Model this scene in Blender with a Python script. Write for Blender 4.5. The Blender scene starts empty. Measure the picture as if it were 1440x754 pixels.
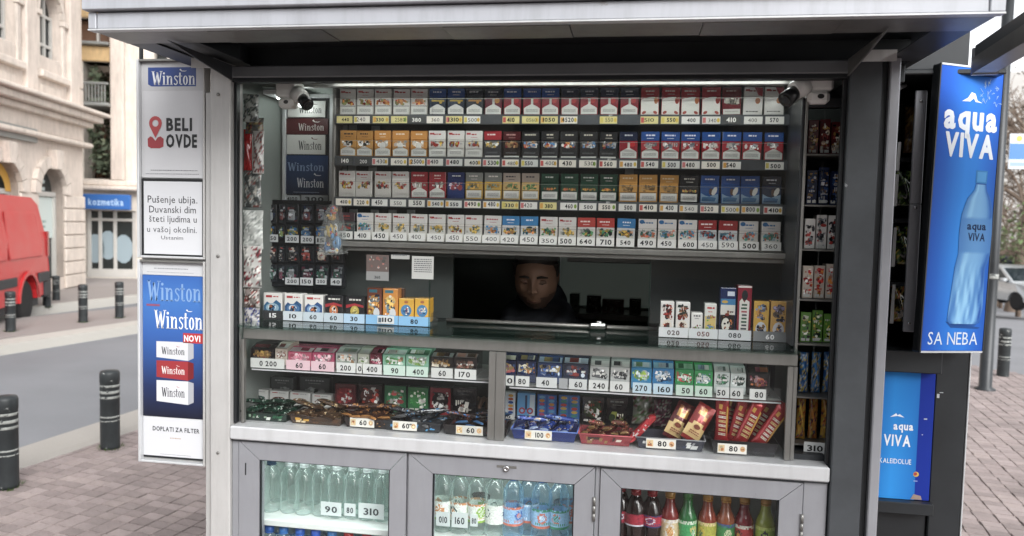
import bpy, math, random
from mathutils import Vector, Matrix
R = math.radians
rnd = random.Random(7)
scn = bpy.context.scene
col = scn.collection

# ---------------------------------------------------------------- camera
F_PX, YAW, PITCH, ROLL = 1070.4, R(9.07), R(3.38), R(1.34)
CAM = Vector((0, 0, 1.62))
FW = Vector((-math.sin(YAW) * math.cos(PITCH), math.cos(YAW) * math.cos(PITCH), -math.sin(PITCH)))
_r = Vector((math.cos(YAW), math.sin(YAW), 0)); _u = _r.cross(FW)
RT = _r * math.cos(ROLL) + _u * math.sin(ROLL)
UP = -_r * math.sin(ROLL) + _u * math.cos(ROLL)
cd = bpy.data.cameras.new('camera'); cam = bpy.data.objects.new('camera', cd); col.objects.link(cam)
cam.matrix_world = Matrix(((RT.x, UP.x, -FW.x, CAM.x), (RT.y, UP.y, -FW.y, CAM.y), (RT.z, UP.z, -FW.z, CAM.z), (0, 0, 0, 1)))
cd.sensor_width = 36; cd.lens = 36 * F_PX / 1440; cd.clip_start = .05; cd.clip_end = 600
cd.dof.use_dof = True; cd.dof.focus_distance = 2.3; cd.dof.aperture_fstop = 3.6
scn.camera = cam

# ---------------------------------------------------------------- sky, sun, exposure
SUN_EL, SUN_AZ = R(34), R(148)          # azimuth clockwise from +Y: veiled sun to the right, a little behind the photographer
w = bpy.data.worlds.new('World'); scn.world = w; w.use_nodes = True
nt = w.node_tree; nt.nodes.clear()
sky = nt.nodes.new('ShaderNodeTexSky'); sky.sky_type = 'NISHITA'; sky.sun_disc = False
sky.sun_elevation = SUN_EL; sky.sun_rotation = SUN_AZ; sky.air_density = 1.0; sky.dust_density = 1.5; sky.ozone_density = 1.0
hs = nt.nodes.new('ShaderNodeHueSaturation'); hs.inputs['Saturation'].default_value = .12
bg = nt.nodes.new('ShaderNodeBackground'); bg.inputs['Strength'].default_value = .15
wo = nt.nodes.new('ShaderNodeOutputWorld')
nt.links.new(sky.outputs[0], hs.inputs['Color']); nt.links.new(hs.outputs[0], bg.inputs['Color']); nt.links.new(bg.outputs[0], wo.inputs[0])
sl = bpy.data.lights.new('sun', 'SUN'); sl.energy = 1.5; sl.angle = R(40); sl.color = (1, .985, .965)
so = bpy.data.objects.new('sun', sl); col.objects.link(so)
sd = Vector((math.sin(SUN_AZ) * math.cos(SUN_EL), math.cos(SUN_AZ) * math.cos(SUN_EL), math.sin(SUN_EL)))
so.rotation_euler = sd.to_track_quat('Z', 'Y').to_euler(); so.location = (0, -3, 8)
vs = scn.view_settings; vs.view_transform = 'Standard'; vs.look = 'None'; vs.exposure = 1.3; vs.gamma = 1
scn.cycles.use_denoising = True
scn.cycles.max_bounces = 10; scn.cycles.transparent_max_bounces = 24; scn.cycles.caustics_reflective = False; scn.cycles.caustics_refractive = False

# ---------------------------------------------------------------- pixel of the photograph -> direction -> point on a known plane
def ray(x, y): return FW + RT * ((x - 720) / F_PX) - UP * ((y - 377) / F_PX)
def at(x, y, Y): d = ray(x, y); return CAM + d * (Y / d.y)
def gnd(x, y, z=0): d = ray(x, y); return CAM + d * ((z - CAM.z) / d.z)
def far(x, y, dist): return CAM + ray(x, y) * dist
def proj(p):
    d = Vector(p) - CAM; k = d.dot(FW)
    return (720 + F_PX * d.dot(RT) / k, 377 - F_PX * d.dot(UP) / k, k)

# ---------------------------------------------------------------- colours and materials
def lin(h):
    h = h.lstrip('#'); o = []
    if len(h) == 3: h = ''.join(c * 2 for c in h)
    for i in (0, 2, 4):
        c = int(h[i:i + 2], 16) / 255
        o.append(c / 12.92 if c <= .04045 else ((c + .055) / 1.055) ** 2.4)
    g = .3 * o[0] + .55 * o[1] + .15 * o[2]; return tuple(v * .86 + g * .12 for v in o) + (1,)
M = {}
def newmat(n):
    m = bpy.data.materials.new(n); m.use_nodes = True; M[n] = m
    t = m.node_tree; return m, t, t.nodes['Principled BSDF']
def N(t, k, **kw):
    n = t.nodes.new(k)
    for a, b in kw.items(): setattr(n, a, b)
    return n
def painted(n, c, rough=.45, metal=0, var=.12, scale=6, bump=.02, wear=None, wear_lo=.66, wear_scale=14, coord='Object', stretch=(1, 1, 1), dirt=0):
    """paint or sheet metal: base colour with mottling, dirt and chips"""
    m, t, b = newmat(n); L = t.links.new
    tc = N(t, 'ShaderNodeTexCoord'); mp = N(t, 'ShaderNodeMapping'); mp.inputs['Scale'].default_value = stretch
    L(tc.outputs[coord], mp.inputs[0])
    no = N(t, 'ShaderNodeTexNoise'); no.inputs['Scale'].default_value = scale; no.inputs['Detail'].default_value = 6; no.inputs['Roughness'].default_value = .65
    L(mp.outputs[0], no.inputs['Vector'])
    c = lin(c) if isinstance(c, str) else c
    mx = N(t, 'ShaderNodeMix', data_type='RGBA')
    mx.inputs['A'].default_value = tuple(v * (1 - var) for v in c[:3]) + (1,); mx.inputs['B'].default_value = tuple(min(1, v * (1 + var)) for v in c[:3]) + (1,)
    rp = N(t, 'ShaderNodeMapRange'); rp.inputs['From Min'].default_value = .3; rp.inputs['From Max'].default_value = .7
    L(no.outputs[0], rp.inputs[0]); L(rp.outputs[0], mx.inputs['Factor'])
    out = mx.outputs['Result']
    if wear:
        n2 = N(t, 'ShaderNodeTexNoise'); n2.inputs['Scale'].default_value = wear_scale; n2.inputs['Detail'].default_value = 8; n2.inputs['Roughness'].default_value = .7
        L(mp.outputs[0], n2.inputs['Vector'])
        cr = N(t, 'ShaderNodeMapRange'); cr.inputs['From Min'].default_value = wear_lo; cr.inputs['From Max'].default_value = wear_lo + .03
        L(n2.outputs[0], cr.inputs[0])
        m2 = N(t, 'ShaderNodeMix', data_type='RGBA'); L(cr.outputs[0], m2.inputs['Factor']); L(out, m2.inputs['A']); m2.inputs['B'].default_value = lin(wear)
        out = m2.outputs['Result']
    if dirt:
        m3 = N(t, 'ShaderNodeMapping'); m3.inputs['Scale'].default_value = (9, 9, 1.1); L(tc.outputs[coord], m3.inputs[0])
        n3 = N(t, 'ShaderNodeTexNoise'); n3.inputs['Scale'].default_value = 2.2; n3.inputs['Detail'].default_value = 7; n3.inputs['Roughness'].default_value = .7; L(m3.outputs[0], n3.inputs['Vector'])
        r3 = N(t, 'ShaderNodeMapRange'); r3.inputs['From Min'].default_value = .46; r3.inputs['From Max'].default_value = .72; r3.inputs['To Max'].default_value = dirt; L(n3.outputs[0], r3.inputs[0])
        x3 = N(t, 'ShaderNodeMix', data_type='RGBA'); L(r3.outputs[0], x3.inputs['Factor']); L(out, x3.inputs['A']); x3.inputs['B'].default_value = lin('#4a453f'); out = x3.outputs['Result']
    L(out, b.inputs['Base Color'])
    b.inputs['Metallic'].default_value = metal
    rr = N(t, 'ShaderNodeMapRange'); rr.inputs['To Min'].default_value = max(.05, rough - .1); rr.inputs['To Max'].default_value = rough + .12
    L(no.outputs[0], rr.inputs[0]); L(rr.outputs[0], b.inputs['Roughness'])
    if bump:
        bp = N(t, 'ShaderNodeBump'); bp.inputs['Strength'].default_value = bump * 4; bp.inputs['Distance'].default_value = .004
        L(no.outputs[0], bp.inputs['Height']); L(bp.outputs[0], b.inputs['Normal'])
    return m
def printed(n, rough=.35, metal=0, spec=.5, bump=0, bscale=60, coat=0):
    """colour comes from the printed artwork on the faces"""
    m, t, b = newmat(n); L = t.links.new
    a = N(t, 'ShaderNodeAttribute'); a.attribute_name = 'Col'
    L(a.outputs['Color'], b.inputs['Base Color'])
    b.inputs['Roughness'].default_value = rough; b.inputs['Metallic'].default_value = metal; b.inputs['Specular IOR Level'].default_value = spec
    b.inputs['Coat Weight'].default_value = coat; b.inputs['Coat Roughness'].default_value = .15
    if bump:
        tc = N(t, 'ShaderNodeTexCoord'); no = N(t, 'ShaderNodeTexNoise'); no.inputs['Scale'].default_value = bscale; no.inputs['Detail'].default_value = 3
        L(tc.outputs['Object'], no.inputs['Vector'])
        bp = N(t, 'ShaderNodeBump'); bp.inputs['Strength'].default_value = bump; bp.inputs['Distance'].default_value = .004
        L(no.outputs[0], bp.inputs['Height']); L(bp.outputs[0], b.inputs['Normal'])
    return m
def glassy(n, tint=(.985, .99, .988), ior=1.30, rough=.02, body=0, bodycol=(.8, .9, .9), edge=0):
    """thin clear sheet: lets light through, mirrors by Fresnel; body = milky share"""
    m, t, b = newmat(n); L = t.links.new; t.nodes.remove(b)
    tr = N(t, 'ShaderNodeBsdfTransparent'); tr.inputs[0].default_value = tint + (1,)
    gl = N(t, 'ShaderNodeBsdfGlossy'); gl.inputs['Roughness'].default_value = rough; gl.inputs['Color'].default_value = (1, 1, 1, 1)
    lw_ = N(t, 'ShaderNodeLayerWeight'); lw_.inputs[0].default_value = .5; pw = N(t, 'ShaderNodeMath', operation='POWER'); L(lw_.outputs['Facing'], pw.inputs[0]); pw.inputs[1].default_value = 5
    r0 = ((ior - 1) / (ior + 1)) ** 2; fr = N(t, 'ShaderNodeMath', operation='MULTIPLY_ADD'); L(pw.outputs[0], fr.inputs[0]); fr.inputs[1].default_value = .85 * (1 - r0); fr.inputs[2].default_value = r0
    mx = N(t, 'ShaderNodeMixShader'); L(fr.outputs[0], mx.inputs[0])
    src = tr.outputs[0]
    if body:
        di = N(t, 'ShaderNodeBsdfTranslucent'); di.inputs[0].default_value = bodycol + (1,)
        d2 = N(t, 'ShaderNodeBsdfDiffuse'); d2.inputs[0].default_value = bodycol + (1,)
        ad = N(t, 'ShaderNodeMixShader'); ad.inputs[0].default_value = .5; L(di.outputs[0], ad.inputs[1]); L(d2.outputs[0], ad.inputs[2])
        mb = N(t, 'ShaderNodeMixShader'); mb.inputs[0].default_value = body
        if edge:
            p2 = N(t, 'ShaderNodeMath', operation='POWER'); L(lw_.outputs['Facing'], p2.inputs[0]); p2.inputs[1].default_value = 2.2
            ma = N(t, 'ShaderNodeMath', operation='MULTIPLY_ADD'); L(p2.outputs[0], ma.inputs[0]); ma.inputs[1].default_value = edge; ma.inputs[2].default_value = body; L(ma.outputs[0], mb.inputs[0])
        L(src, mb.inputs[1]); L(ad.outputs[0], mb.inputs[2]); src = mb.outputs[0]
    L(src, mx.inputs[1]); L(gl.outputs[0], mx.inputs[2])
    L(mx.outputs[0], t.nodes['Material Output'].inputs[0])
    return m
def glow(n, c, s):
    m, t, b = newmat(n); b.inputs['Base Color'].default_value = c + (1,); b.inputs['Emission Color'].default_value = c + (1,); b.inputs['Emission Strength'].default_value = s
    return m
printed('print'); printed('print_gloss', .16, coat=.5); printed('print_matte', .7, spec=.3); printed('foil', .22, .35, bump=.5, bscale=45, coat=.4)
printed('satin', .5, spec=.15); printed('cloth', .9, spec=.2, bump=.3, bscale=40); printed('plastic', .3); printed('stone_paint', .8, spec=.3, bump=.25, bscale=9)
printed('skin', .55, spec=.4, bump=.05, bscale=90)
painted('white_alu', '#c9cbcd', .38, .25, .06, 3, .004, '#8f8f8e', .68, 9, dirt=.13)
painted('fascia', '#adb0b7', .4, .15, .07, 2.2, .006, '#8b8781', .69, 7, dirt=.20)
painted('grey_alu', '#9a9ca2', .36, .35, .08, 4, .004, '#777a80', .69, 11, dirt=.10)
painted('light_post', '#b9b8b6', .42, .2, .09, 3, .006, '#7d7975', .68, 8, dirt=.22)
painted('dark_post', '#464a4e', .42, .2, .18, 7, .02, '#b0b3b3', .675, 9)
painted('dark_metal', '#2c2f32', .4, .3, .2, 5, .015, '#86898a', .70, 12)
painted('black_metal', '#1d2023', .42, .1, .25, 6, .01)
painted('soffit', '#494c4f', .38, .4, .25, 2.5, .02)
painted('mid_metal', '#84837f', .34, .55, .1, 5, .004, dirt=.25)
painted('liner', '#d3dcd9', .5, 0, .04, 3, 0)
painted('interior', '#a3aca6', .7, 0, .12, 2, 0)
painted('interior_mid', '#7a817d', .7, 0, .1, 2, 0)
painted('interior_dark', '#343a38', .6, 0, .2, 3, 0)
painted('interior_pale', '#b9c2bc', .7, 0, .08, 2, 0)
painted('chrome', '#c8c8c8', .15, 1, .05, 5, 0)
glassy('glass'); glassy('glass_edge', (.72, .80, .77), 1.35, .05, .06, (.10, .16, .14))
glassy('pane_glass', (.985, .99, .988), 1.30, .02, .003, (.75, .78, .78)); glassy('acrylic', (.97, .98, .98), 1.25, .08, .03, (.8, .85, .85))
glassy('pet', (.93, .965, .955), 1.6, .05, .05, (.85, .96, .94), .75); glassy('pet_blue', (.84, .92, .97), 1.6, .05, .10, (.5, .76, .95), .75)
glassy('pouch', (.85, .87, .86), 1.55, .12, .22, (.8, .83, .82))
glow('tube', (.93, 1, .96), 4.5); glow('fridge_tube', (.90, 1, .97), 9.0); glow('rack_tube', (.97, 1, .97), 9.0)

# ---------------------------------------------------------------- lettering: outlines of the built-in font, taken once per character
GL = {}
def load_glyphs(chars):
    tmp = []
    for bold in (0, 1):
        for ch in chars:
            cu = bpy.data.curves.new('g', 'FONT'); cu.body = ch; cu.size = 1; cu.resolution_u = 2; cu.fill_mode = 'FRONT'; cu.offset = (0, .028, .052)[bold]
            o = bpy.data.objects.new('g', cu); col.objects.link(o); tmp.append((bold, ch, o))
    bpy.context.view_layer.update(); dg = bpy.context.evaluated_depsgraph_get()
    for bold, ch, o in tmp:
        e = o.evaluated_get(dg); me = e.to_mesh()
        vv = [(v.co.x, v.co.y) for v in me.vertices]; ff = [tuple(p.vertices) for p in me.polygons]
        if vv:
            x0 = min(a for a, _ in vv); x1 = max(a for a, _ in vv)
            GL[(bold, ch)] = ([(a - x0, b) for a, b in vv], ff, x1 - x0)
        e.to_mesh_clear()
    for _, _, o in tmp:
        cu = o.data; bpy.data.objects.remove(o); bpy.data.curves.remove(cu)
load_glyphs('ABCDEFGHIJKLMNOPRSTUVWZabcdefghijklmnopqrstuvwyzš0123456789.,-')

# ---------------------------------------------------------------- mesh builder
class MB:
    def __init__(s): s.v = []; s.f = []; s.c = []; s.m = []; s.sm = []
    def wallface(s, p, q, z0, z1, out, mat=0):
        n = (Vector((q.x - p.x, q.y - p.y, 0))).cross(Vector((0, 0, 1))); a, b = (p, q) if n.dot(out) > 0 else (q, p)
        s.poly([(a.x, a.y, z0), (b.x, b.y, z0), (b.x, b.y, z1), (a.x, a.y, z1)], mat=mat)
    def poly(s, pts, c='#808080', mat=0, smooth=False):
        i = len(s.v); s.v += [tuple(p) for p in pts]; s.f.append(tuple(range(i, i + len(pts)))); s.c.append(c); s.m.append(mat); s.sm.append(smooth)
    def faces(s, vs, fs, c='#808080', mat=0, smooth=False):
        i = len(s.v); s.v += [tuple(p) for p in vs]
        for f in fs: s.f.append(tuple(i + k for k in f)); s.c.append(c); s.m.append(mat); s.sm.append(smooth)
    def box(s, x0, x1, y0, y1, z0, z1, c='#808080', mat=0, b=0):
        if x1 < x0: x0, x1 = x1, x0
        if y1 < y0: y0, y1 = y1, y0
        if z1 < z0: z0, z1 = z1, z0
        if not b:
            v = [(x, y, z) for x in (x0, x1) for y in (y0, y1) for z in (z0, z1)]
            s.faces(v, [(0, 1, 3, 2), (4, 6, 7, 5), (0, 4, 5, 1), (2, 3, 7, 6), (0, 2, 6, 4), (1, 5, 7, 3)], c, mat); return
        b = min(b, (x1 - x0) * .45, (y1 - y0) * .45, (z1 - z0) * .45)
        lo = (x0, y0, z0); hi = (x1, y1, z1); idx = {}; v = []
        for cx in (0, 1):
            for cy in (0, 1):
                for cz in (0, 1):
                    k = (cx, cy, cz)
                    for a in range(3):
                        p = [(hi if k[i] else lo)[i] for i in range(3)]
                        for i in range(3):
                            if i != a: p[i] += -b if k[i] else b
                        idx[(k, a)] = len(v); v.append(p)
        fs = []
        for a in range(3):
            o1, o2 = [i for i in range(3) if i != a]
            for sd_ in (0, 1):
                q = []
                for (p1, p2) in ((0, 0), (1, 0), (1, 1), (0, 1)):
                    k = [0, 0, 0]; k[a] = sd_; k[o1] = p1; k[o2] = p2; q.append(idx[(tuple(k), a)])
                if (sd_ == 1) == (a == 1): q.reverse()
                fs.append(q)
        for a in range(3):
            o1, o2 = [i for i in range(3) if i != a]
            for p1 in (0, 1):
                for p2 in (0, 1):
                    q = []
                    for (e, ax) in ((0, o1), (1, o1), (1, o2), (0, o2)):
                        k = [0, 0, 0]; k[a] = e; k[o1] = p1; k[o2] = p2; q.append(idx[(tuple(k), ax)])
                    if ((p1 == p2)) == (a == 1): q.reverse()
                    fs.append(q)
        for cx in (0, 1):
            for cy in (0, 1):
                for cz in (0, 1):
                    q = [idx[((cx, cy, cz), a)] for a in range(3)]
                    if (cx + cy + cz) % 2 == 0: q.reverse()
                    fs.append(q)
        s.faces(v, fs, c, mat)
    def prism(s, pts, y0, y1, c='#808080', mat=0, axis='y'):
        """pts in the plane across the axis, counter-clockwise"""
        def P(a, b, t): return (a, t, b) if axis == 'y' else ((t, a, b) if axis == 'x' else (a, b, t))
        n = len(pts); v = [P(a, b, y0) for a, b in pts] + [P(a, b, y1) for a, b in pts]
        fs = [tuple(range(n)), tuple(reversed(range(n, 2 * n)))] + [((i + 1) % n, i, n + i, n + (i + 1) % n) for i in range(n)]
        if axis != 'y': fs = [tuple(reversed(f)) for f in fs]
        s.faces(v, fs, c, mat)
    def lathe(s, prof, n=16, c='#808080', mat=0, cx=0, cy=0, cols=None, a0=0, a1=2 * math.pi, smooth=True):
        full = abs(a1 - a0 - 2 * math.pi) < 1e-6; k = n if full else n + 1
        i0 = len(s.v)
        for r, z in prof:
            for j in range(k):
                a = a0 + (a1 - a0) * j / n; s.v.append((cx + r * math.cos(a), cy + r * math.sin(a), z))
        for i in range(len(prof) - 1):
            for j in range(n):
                j2 = (j + 1) % k
                s.f.append((i0 + i * k + j, i0 + i * k + j2, i0 + (i + 1) * k + j2, i0 + (i + 1) * k + j)); s.c.append(cols[i] if cols else c); s.m.append(mat); s.sm.append(smooth)
        if full:
            s.f.append(tuple(i0 + j for j in reversed(range(n)))); s.c.append(cols[0] if cols else c); s.m.append(mat); s.sm.append(False)
            s.f.append(tuple(i0 + (len(prof) - 1) * k + j for j in range(n))); s.c.append(cols[-1] if cols else c); s.m.append(mat); s.sm.append(False)
    def tube(s, pts, rad, n=8, c='#808080', mat=0, cap=True):
        pts = [Vector(p) for p in pts]; rads = rad if isinstance(rad, (list, tuple)) else [rad] * len(pts); i0 = len(s.v)
        for i, p in enumerate(pts):
            d = (pts[min(i + 1, len(pts) - 1)] - pts[max(i - 1, 0)]).normalized()
            a = d.cross(Vector((0, 0, 1)) if abs(d.z) < .9 else Vector((1, 0, 0))).normalized(); b = d.cross(a)
            for j in range(n):
                t = 2 * math.pi * j / n; q = p + (a * math.cos(t) + b * math.sin(t)) * rads[i]; s.v.append(tuple(q))
        for i in range(len(pts) - 1):
            for j in range(n):
                j2 = (j + 1) % n; s.f.append((i0 + i * n + j2, i0 + i * n + j, i0 + (i + 1) * n + j, i0 + (i + 1) * n + j2)); s.c.append(c); s.m.append(mat); s.sm.append(True)
        if cap:
            s.f.append(tuple(i0 + j for j in range(n))); s.c.append(c); s.m.append(mat); s.sm.append(False)
            k = i0 + (len(pts) - 1) * n; s.f.append(tuple(k + j for j in reversed(range(n)))); s.c.append(c); s.m.append(mat); s.sm.append(False)
    def ellipsoid(s, c0, r, n=12, m=8, c='#808080', mat=0, rot=None):
        vs = []; fs = []
        for i in range(m + 1):
            t = math.pi * i / m
            for j in range(n):
                a = 2 * math.pi * j / n; p = Vector((r[0] * math.sin(t) * math.cos(a), r[1] * math.sin(t) * math.sin(a), r[2] * math.cos(t)))
                if rot: p = rot @ p
                vs.append(Vector(c0) + p)
        for i in range(m):
            for j in range(n): j2 = (j + 1) % n; fs.append((i * n + j, (i + 1) * n + j, (i + 1) * n + j2, i * n + j2))
        s.faces(vs, fs, c, mat, True)
    # ---- flat print on a plane y = const that faces -Y
    def rect(s, x0, x1, z0, z1, y, c, mat=0): s.poly([(x0, y, z0), (x1, y, z0), (x1, y, z1), (x0, y, z1)], c, mat)
    def flat(s, pts, y, c, mat=0): s.poly([(a, y, b) for a, b in pts], c, mat)
    def disc(s, x, z, rx, rz, y, c, n=12, mat=0, rot=0):
        s.flat([(x + rx * math.cos(t) * math.cos(rot) - rz * math.sin(t) * math.sin(rot), z + rx * math.cos(t) * math.sin(rot) + rz * math.sin(t) * math.cos(rot)) for t in [2 * math.pi * i / n for i in range(n)]], y, c, mat)
    def line(s, pts, w, y, c, mat=0):
        for i in range(len(pts) - 1):
            (x0, z0), (x1, z1) = pts[i], pts[i + 1]; L = math.hypot(x1 - x0, z1 - z0) or 1e-9; nx, nz = -(z1 - z0) / L * w / 2, (x1 - x0) / L * w / 2
            s.flat([(x0 - nx, z0 - nz), (x1 - nx, z1 - nz), (x1 + nx, z1 + nz), (x0 + nx, z0 + nz)], y, c, mat)
    def ring(s, x, z, ro, ri, y, c, n=16, a0=0, a1=2 * math.pi, kz=1, mat=0):
        for i in range(n):
            t0 = a0 + (a1 - a0) * i / n; t1 = a0 + (a1 - a0) * (i + 1) / n
            s.flat([(x + ri * math.cos(t0), z + kz * ri * math.sin(t0)), (x + ro * math.cos(t0), z + kz * ro * math.sin(t0)), (x + ro * math.cos(t1), z + kz * ro * math.sin(t1)), (x + ri * math.cos(t1), z + kz * ri * math.sin(t1))], y, c, mat)
    def text(s, tx, x, z, y, h, c, wid=None, align='c', bold=0, sq=1.0, mat=0, gap=.10, fat=0):
        """h = capital height; wid = fit to this width"""
        k = h / .70; xs = []; cur = 0
        for ch in tx:
            g = GL.get((bold, ch))
            if g is None: cur += .30; continue
            xs.append((cur, g)); cur += g[2] + gap
        tot = (cur - gap) * k * sq
        if wid: sq *= wid / tot; tot = wid
        ox = x - (tot / 2 if align == 'c' else (tot if align == 'r' else 0))
        for j, (du, dv) in enumerate([(0, 0)] + ([(fat, 0), (-fat, 0), (0, fat), (0, -fat)] if fat else [])):
            for cx, (vv, ff, _) in xs: s.faces([(ox + (cx + a) * k * sq + du, y - .00005 * j, z + b * k + dv) for a, b in vv], ff, c, mat)
    def build(s, name, mats, smooth_all=False):
        me = bpy.data.meshes.new(name); me.from_pydata(s.v, [], s.f)
        for m in mats: me.materials.append(M[m])
        me.polygons.foreach_set('material_index', s.m); me.polygons.foreach_set('use_smooth', [True] * len(s.f) if smooth_all else s.sm)
        at_ = me.color_attributes.new('Col', 'FLOAT_COLOR', 'CORNER'); buf = []
        cache = {}
        for f, c in zip(s.f, s.c):
            if isinstance(c, list):
                for cc in c: buf += lin(cc)
            else:
                if c not in cache: cache[c] = lin(c)
                buf += cache[c] * len(f)
        at_.data.foreach_set('color', buf); me.update()
        return me

LABELS = {}
def tag(o, label=None, cat=None, group=None, kind=None):
    if label:
        if label in LABELS and not (group and LABELS[label] == group): print('DUPLICATE LABEL', label)
        LABELS[label] = group; o['label'] = label
    if cat: o['category'] = cat
    if group: o['group'] = group
    if kind: o['kind'] = kind
    return o
def empty(name, loc, label=None, cat=None, group=None, rz=0):
    o = bpy.data.objects.new(name, None); col.objects.link(o); o.location = loc; o.rotation_euler.z = rz; o.empty_display_size = .05
    return tag(o, label, cat, group)
def wloc(o):
    p = Vector(o.location); q = o.parent
    while q: p = p + Vector(q.location); q = q.parent
    return p
def ob(name, mb, mats, parent=None, local=False, loc=None, rz=0, rx=0, ry=0, label=None, cat=None, group=None, kind=None, smooth=False, me=None):
    """mesh object; with local=False the vertices are world coordinates and the origin goes to the piece's base"""
    mats = [mats] if isinstance(mats, str) else mats
    off = Vector((0, 0, 0))
    if me is None:
        if not local and mb.v:
            xs, ys, zs = zip(*mb.v); off = Vector(((min(xs) + max(xs)) / 2, (min(ys) + max(ys)) / 2, min(zs)))
            mb.v = [(a - off.x, b - off.y, c - off.z) for a, b, c in mb.v]
        me = mb.build(name, mats, smooth)
    o = bpy.data.objects.new(name, me); col.objects.link(o)
    if parent:
        o.parent = parent
        o.location = Vector(loc) if loc is not None else (off - wloc(parent) if not local else (0, 0, 0))
    else: o.location = Vector(loc) if loc is not None else off
    o.rotation_euler = (rx, ry, rz)
    return tag(o, label, cat, group, kind)
ORD = ['zeroth', 'first', 'second', 'third', 'fourth', 'fifth', 'sixth', 'seventh', 'eighth', 'ninth', 'tenth', 'eleventh', 'twelfth', 'thirteenth', 'fourteenth', 'fifteenth', 'sixteenth', 'seventeenth', 'eighteenth', 'nineteenth', 'twentieth', 'twenty-first', 'twenty-second', 'twenty-third']

m, t, b = newmat('daylight_panel_sheet'); t.nodes.remove(b); _tr = N(t, 'ShaderNodeBsdfTranslucent'); _tr.inputs[0].default_value = (.075, .092, .082, 1); _di = N(t, 'ShaderNodeBsdfDiffuse'); _di.inputs[0].default_value = (.35, .4, .37, 1)  # translucent sheet for the daylight panel added in the back wall
_mx = N(t, 'ShaderNodeMixShader'); _mx.inputs[0].default_value = .5; t.links.new(_tr.outputs[0], _mx.inputs[1]); t.links.new(_di.outputs[0], _mx.inputs[2]); t.links.new(_mx.outputs[0], t.nodes['Material Output'].inputs[0])
# ================================================================ ground, road, pavements
KZ = -.12                                     # carriageway level; pavements at 0
def strip(name, near, farr, z, mat, thick=.3, ext=(-30, 60), label=None):
    """band between two lines on the ground, each given by two photo pixels, drawn out along the street"""
    mb = MB(); q = []
    d = (gnd(*near[1]) - gnd(*near[0]) + gnd(*farr[1]) - gnd(*farr[0])).normalized()              # the two edges run parallel
    for (a, b) in (near, farr):
        A = (gnd(*a) + gnd(*b)) / 2; q.append((A + d * ext[0], A + d * ext[1]))
    (a0, a1), (b0, b1) = q
    top_ = [(a0.x, a0.y, z), (a1.x, a1.y, z), (b1.x, b1.y, z), (b0.x, b0.y, z)]; mb.poly(top_ if (a1 - a0).cross(b0 - a0).z > 0 else top_[::-1])
    for (p, r_, o_) in ((a0, a1, a0 - b0), (b0, b1, b0 - a0)): mb.wallface(p, r_, z - thick, z, o_)
    return tag(ob(name, mb, mat), kind='structure')
def asphalt(n, c, var=.15):
    m, t, b = newmat(n); L = t.links.new
    tc = N(t, 'ShaderNodeTexCoord'); n1 = N(t, 'ShaderNodeTexNoise'); n1.inputs['Scale'].default_value = 120; n1.inputs['Detail'].default_value = 4
    n2 = N(t, 'ShaderNodeTexNoise'); n2.inputs['Scale'].default_value = .7; n2.inputs['Detail'].default_value = 5
    L(tc.outputs['Object'], n1.inputs[0]); L(tc.outputs['Object'], n2.inputs[0])
    ad = N(t, 'ShaderNodeMath', operation='ADD'); L(n1.outputs[0], ad.inputs[0]); L(n2.outputs[0], ad.inputs[1])
    mr = N(t, 'ShaderNodeMapRange'); mr.inputs['From Min'].default_value = .6; mr.inputs['From Max'].default_value = 1.4; L(ad.outputs[0], mr.inputs[0])
    mx = N(t, 'ShaderNodeMix', data_type='RGBA'); L(mr.outputs[0], mx.inputs['Factor'])
    c = lin(c); mx.inputs['A'].default_value = tuple(v * (1 - var) for v in c[:3]) + (1,); mx.inputs['B'].default_value = tuple(v * (1 + var) for v in c[:3]) + (1,)
    L(mx.outputs['Result'], b.inputs['Base Color']); b.inputs['Roughness'].default_value = .85
    bp = N(t, 'ShaderNodeBump'); bp.inputs['Strength'].default_value = .4; bp.inputs['Distance'].default_value = .01; L(n1.outputs[0], bp.inputs['Height']); L(bp.outputs[0], b.inputs['Normal'])
asphalt('asphalt', '#76787c', .24); asphalt('asphalt_far', '#7b7c80'); asphalt('concrete', '#9c9790', .1); asphalt('kerb_stone', '#b0aca4', .08); asphalt('mortar', '#746b68', .12); asphalt('far_paving', '#8f8783', .1)
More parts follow.
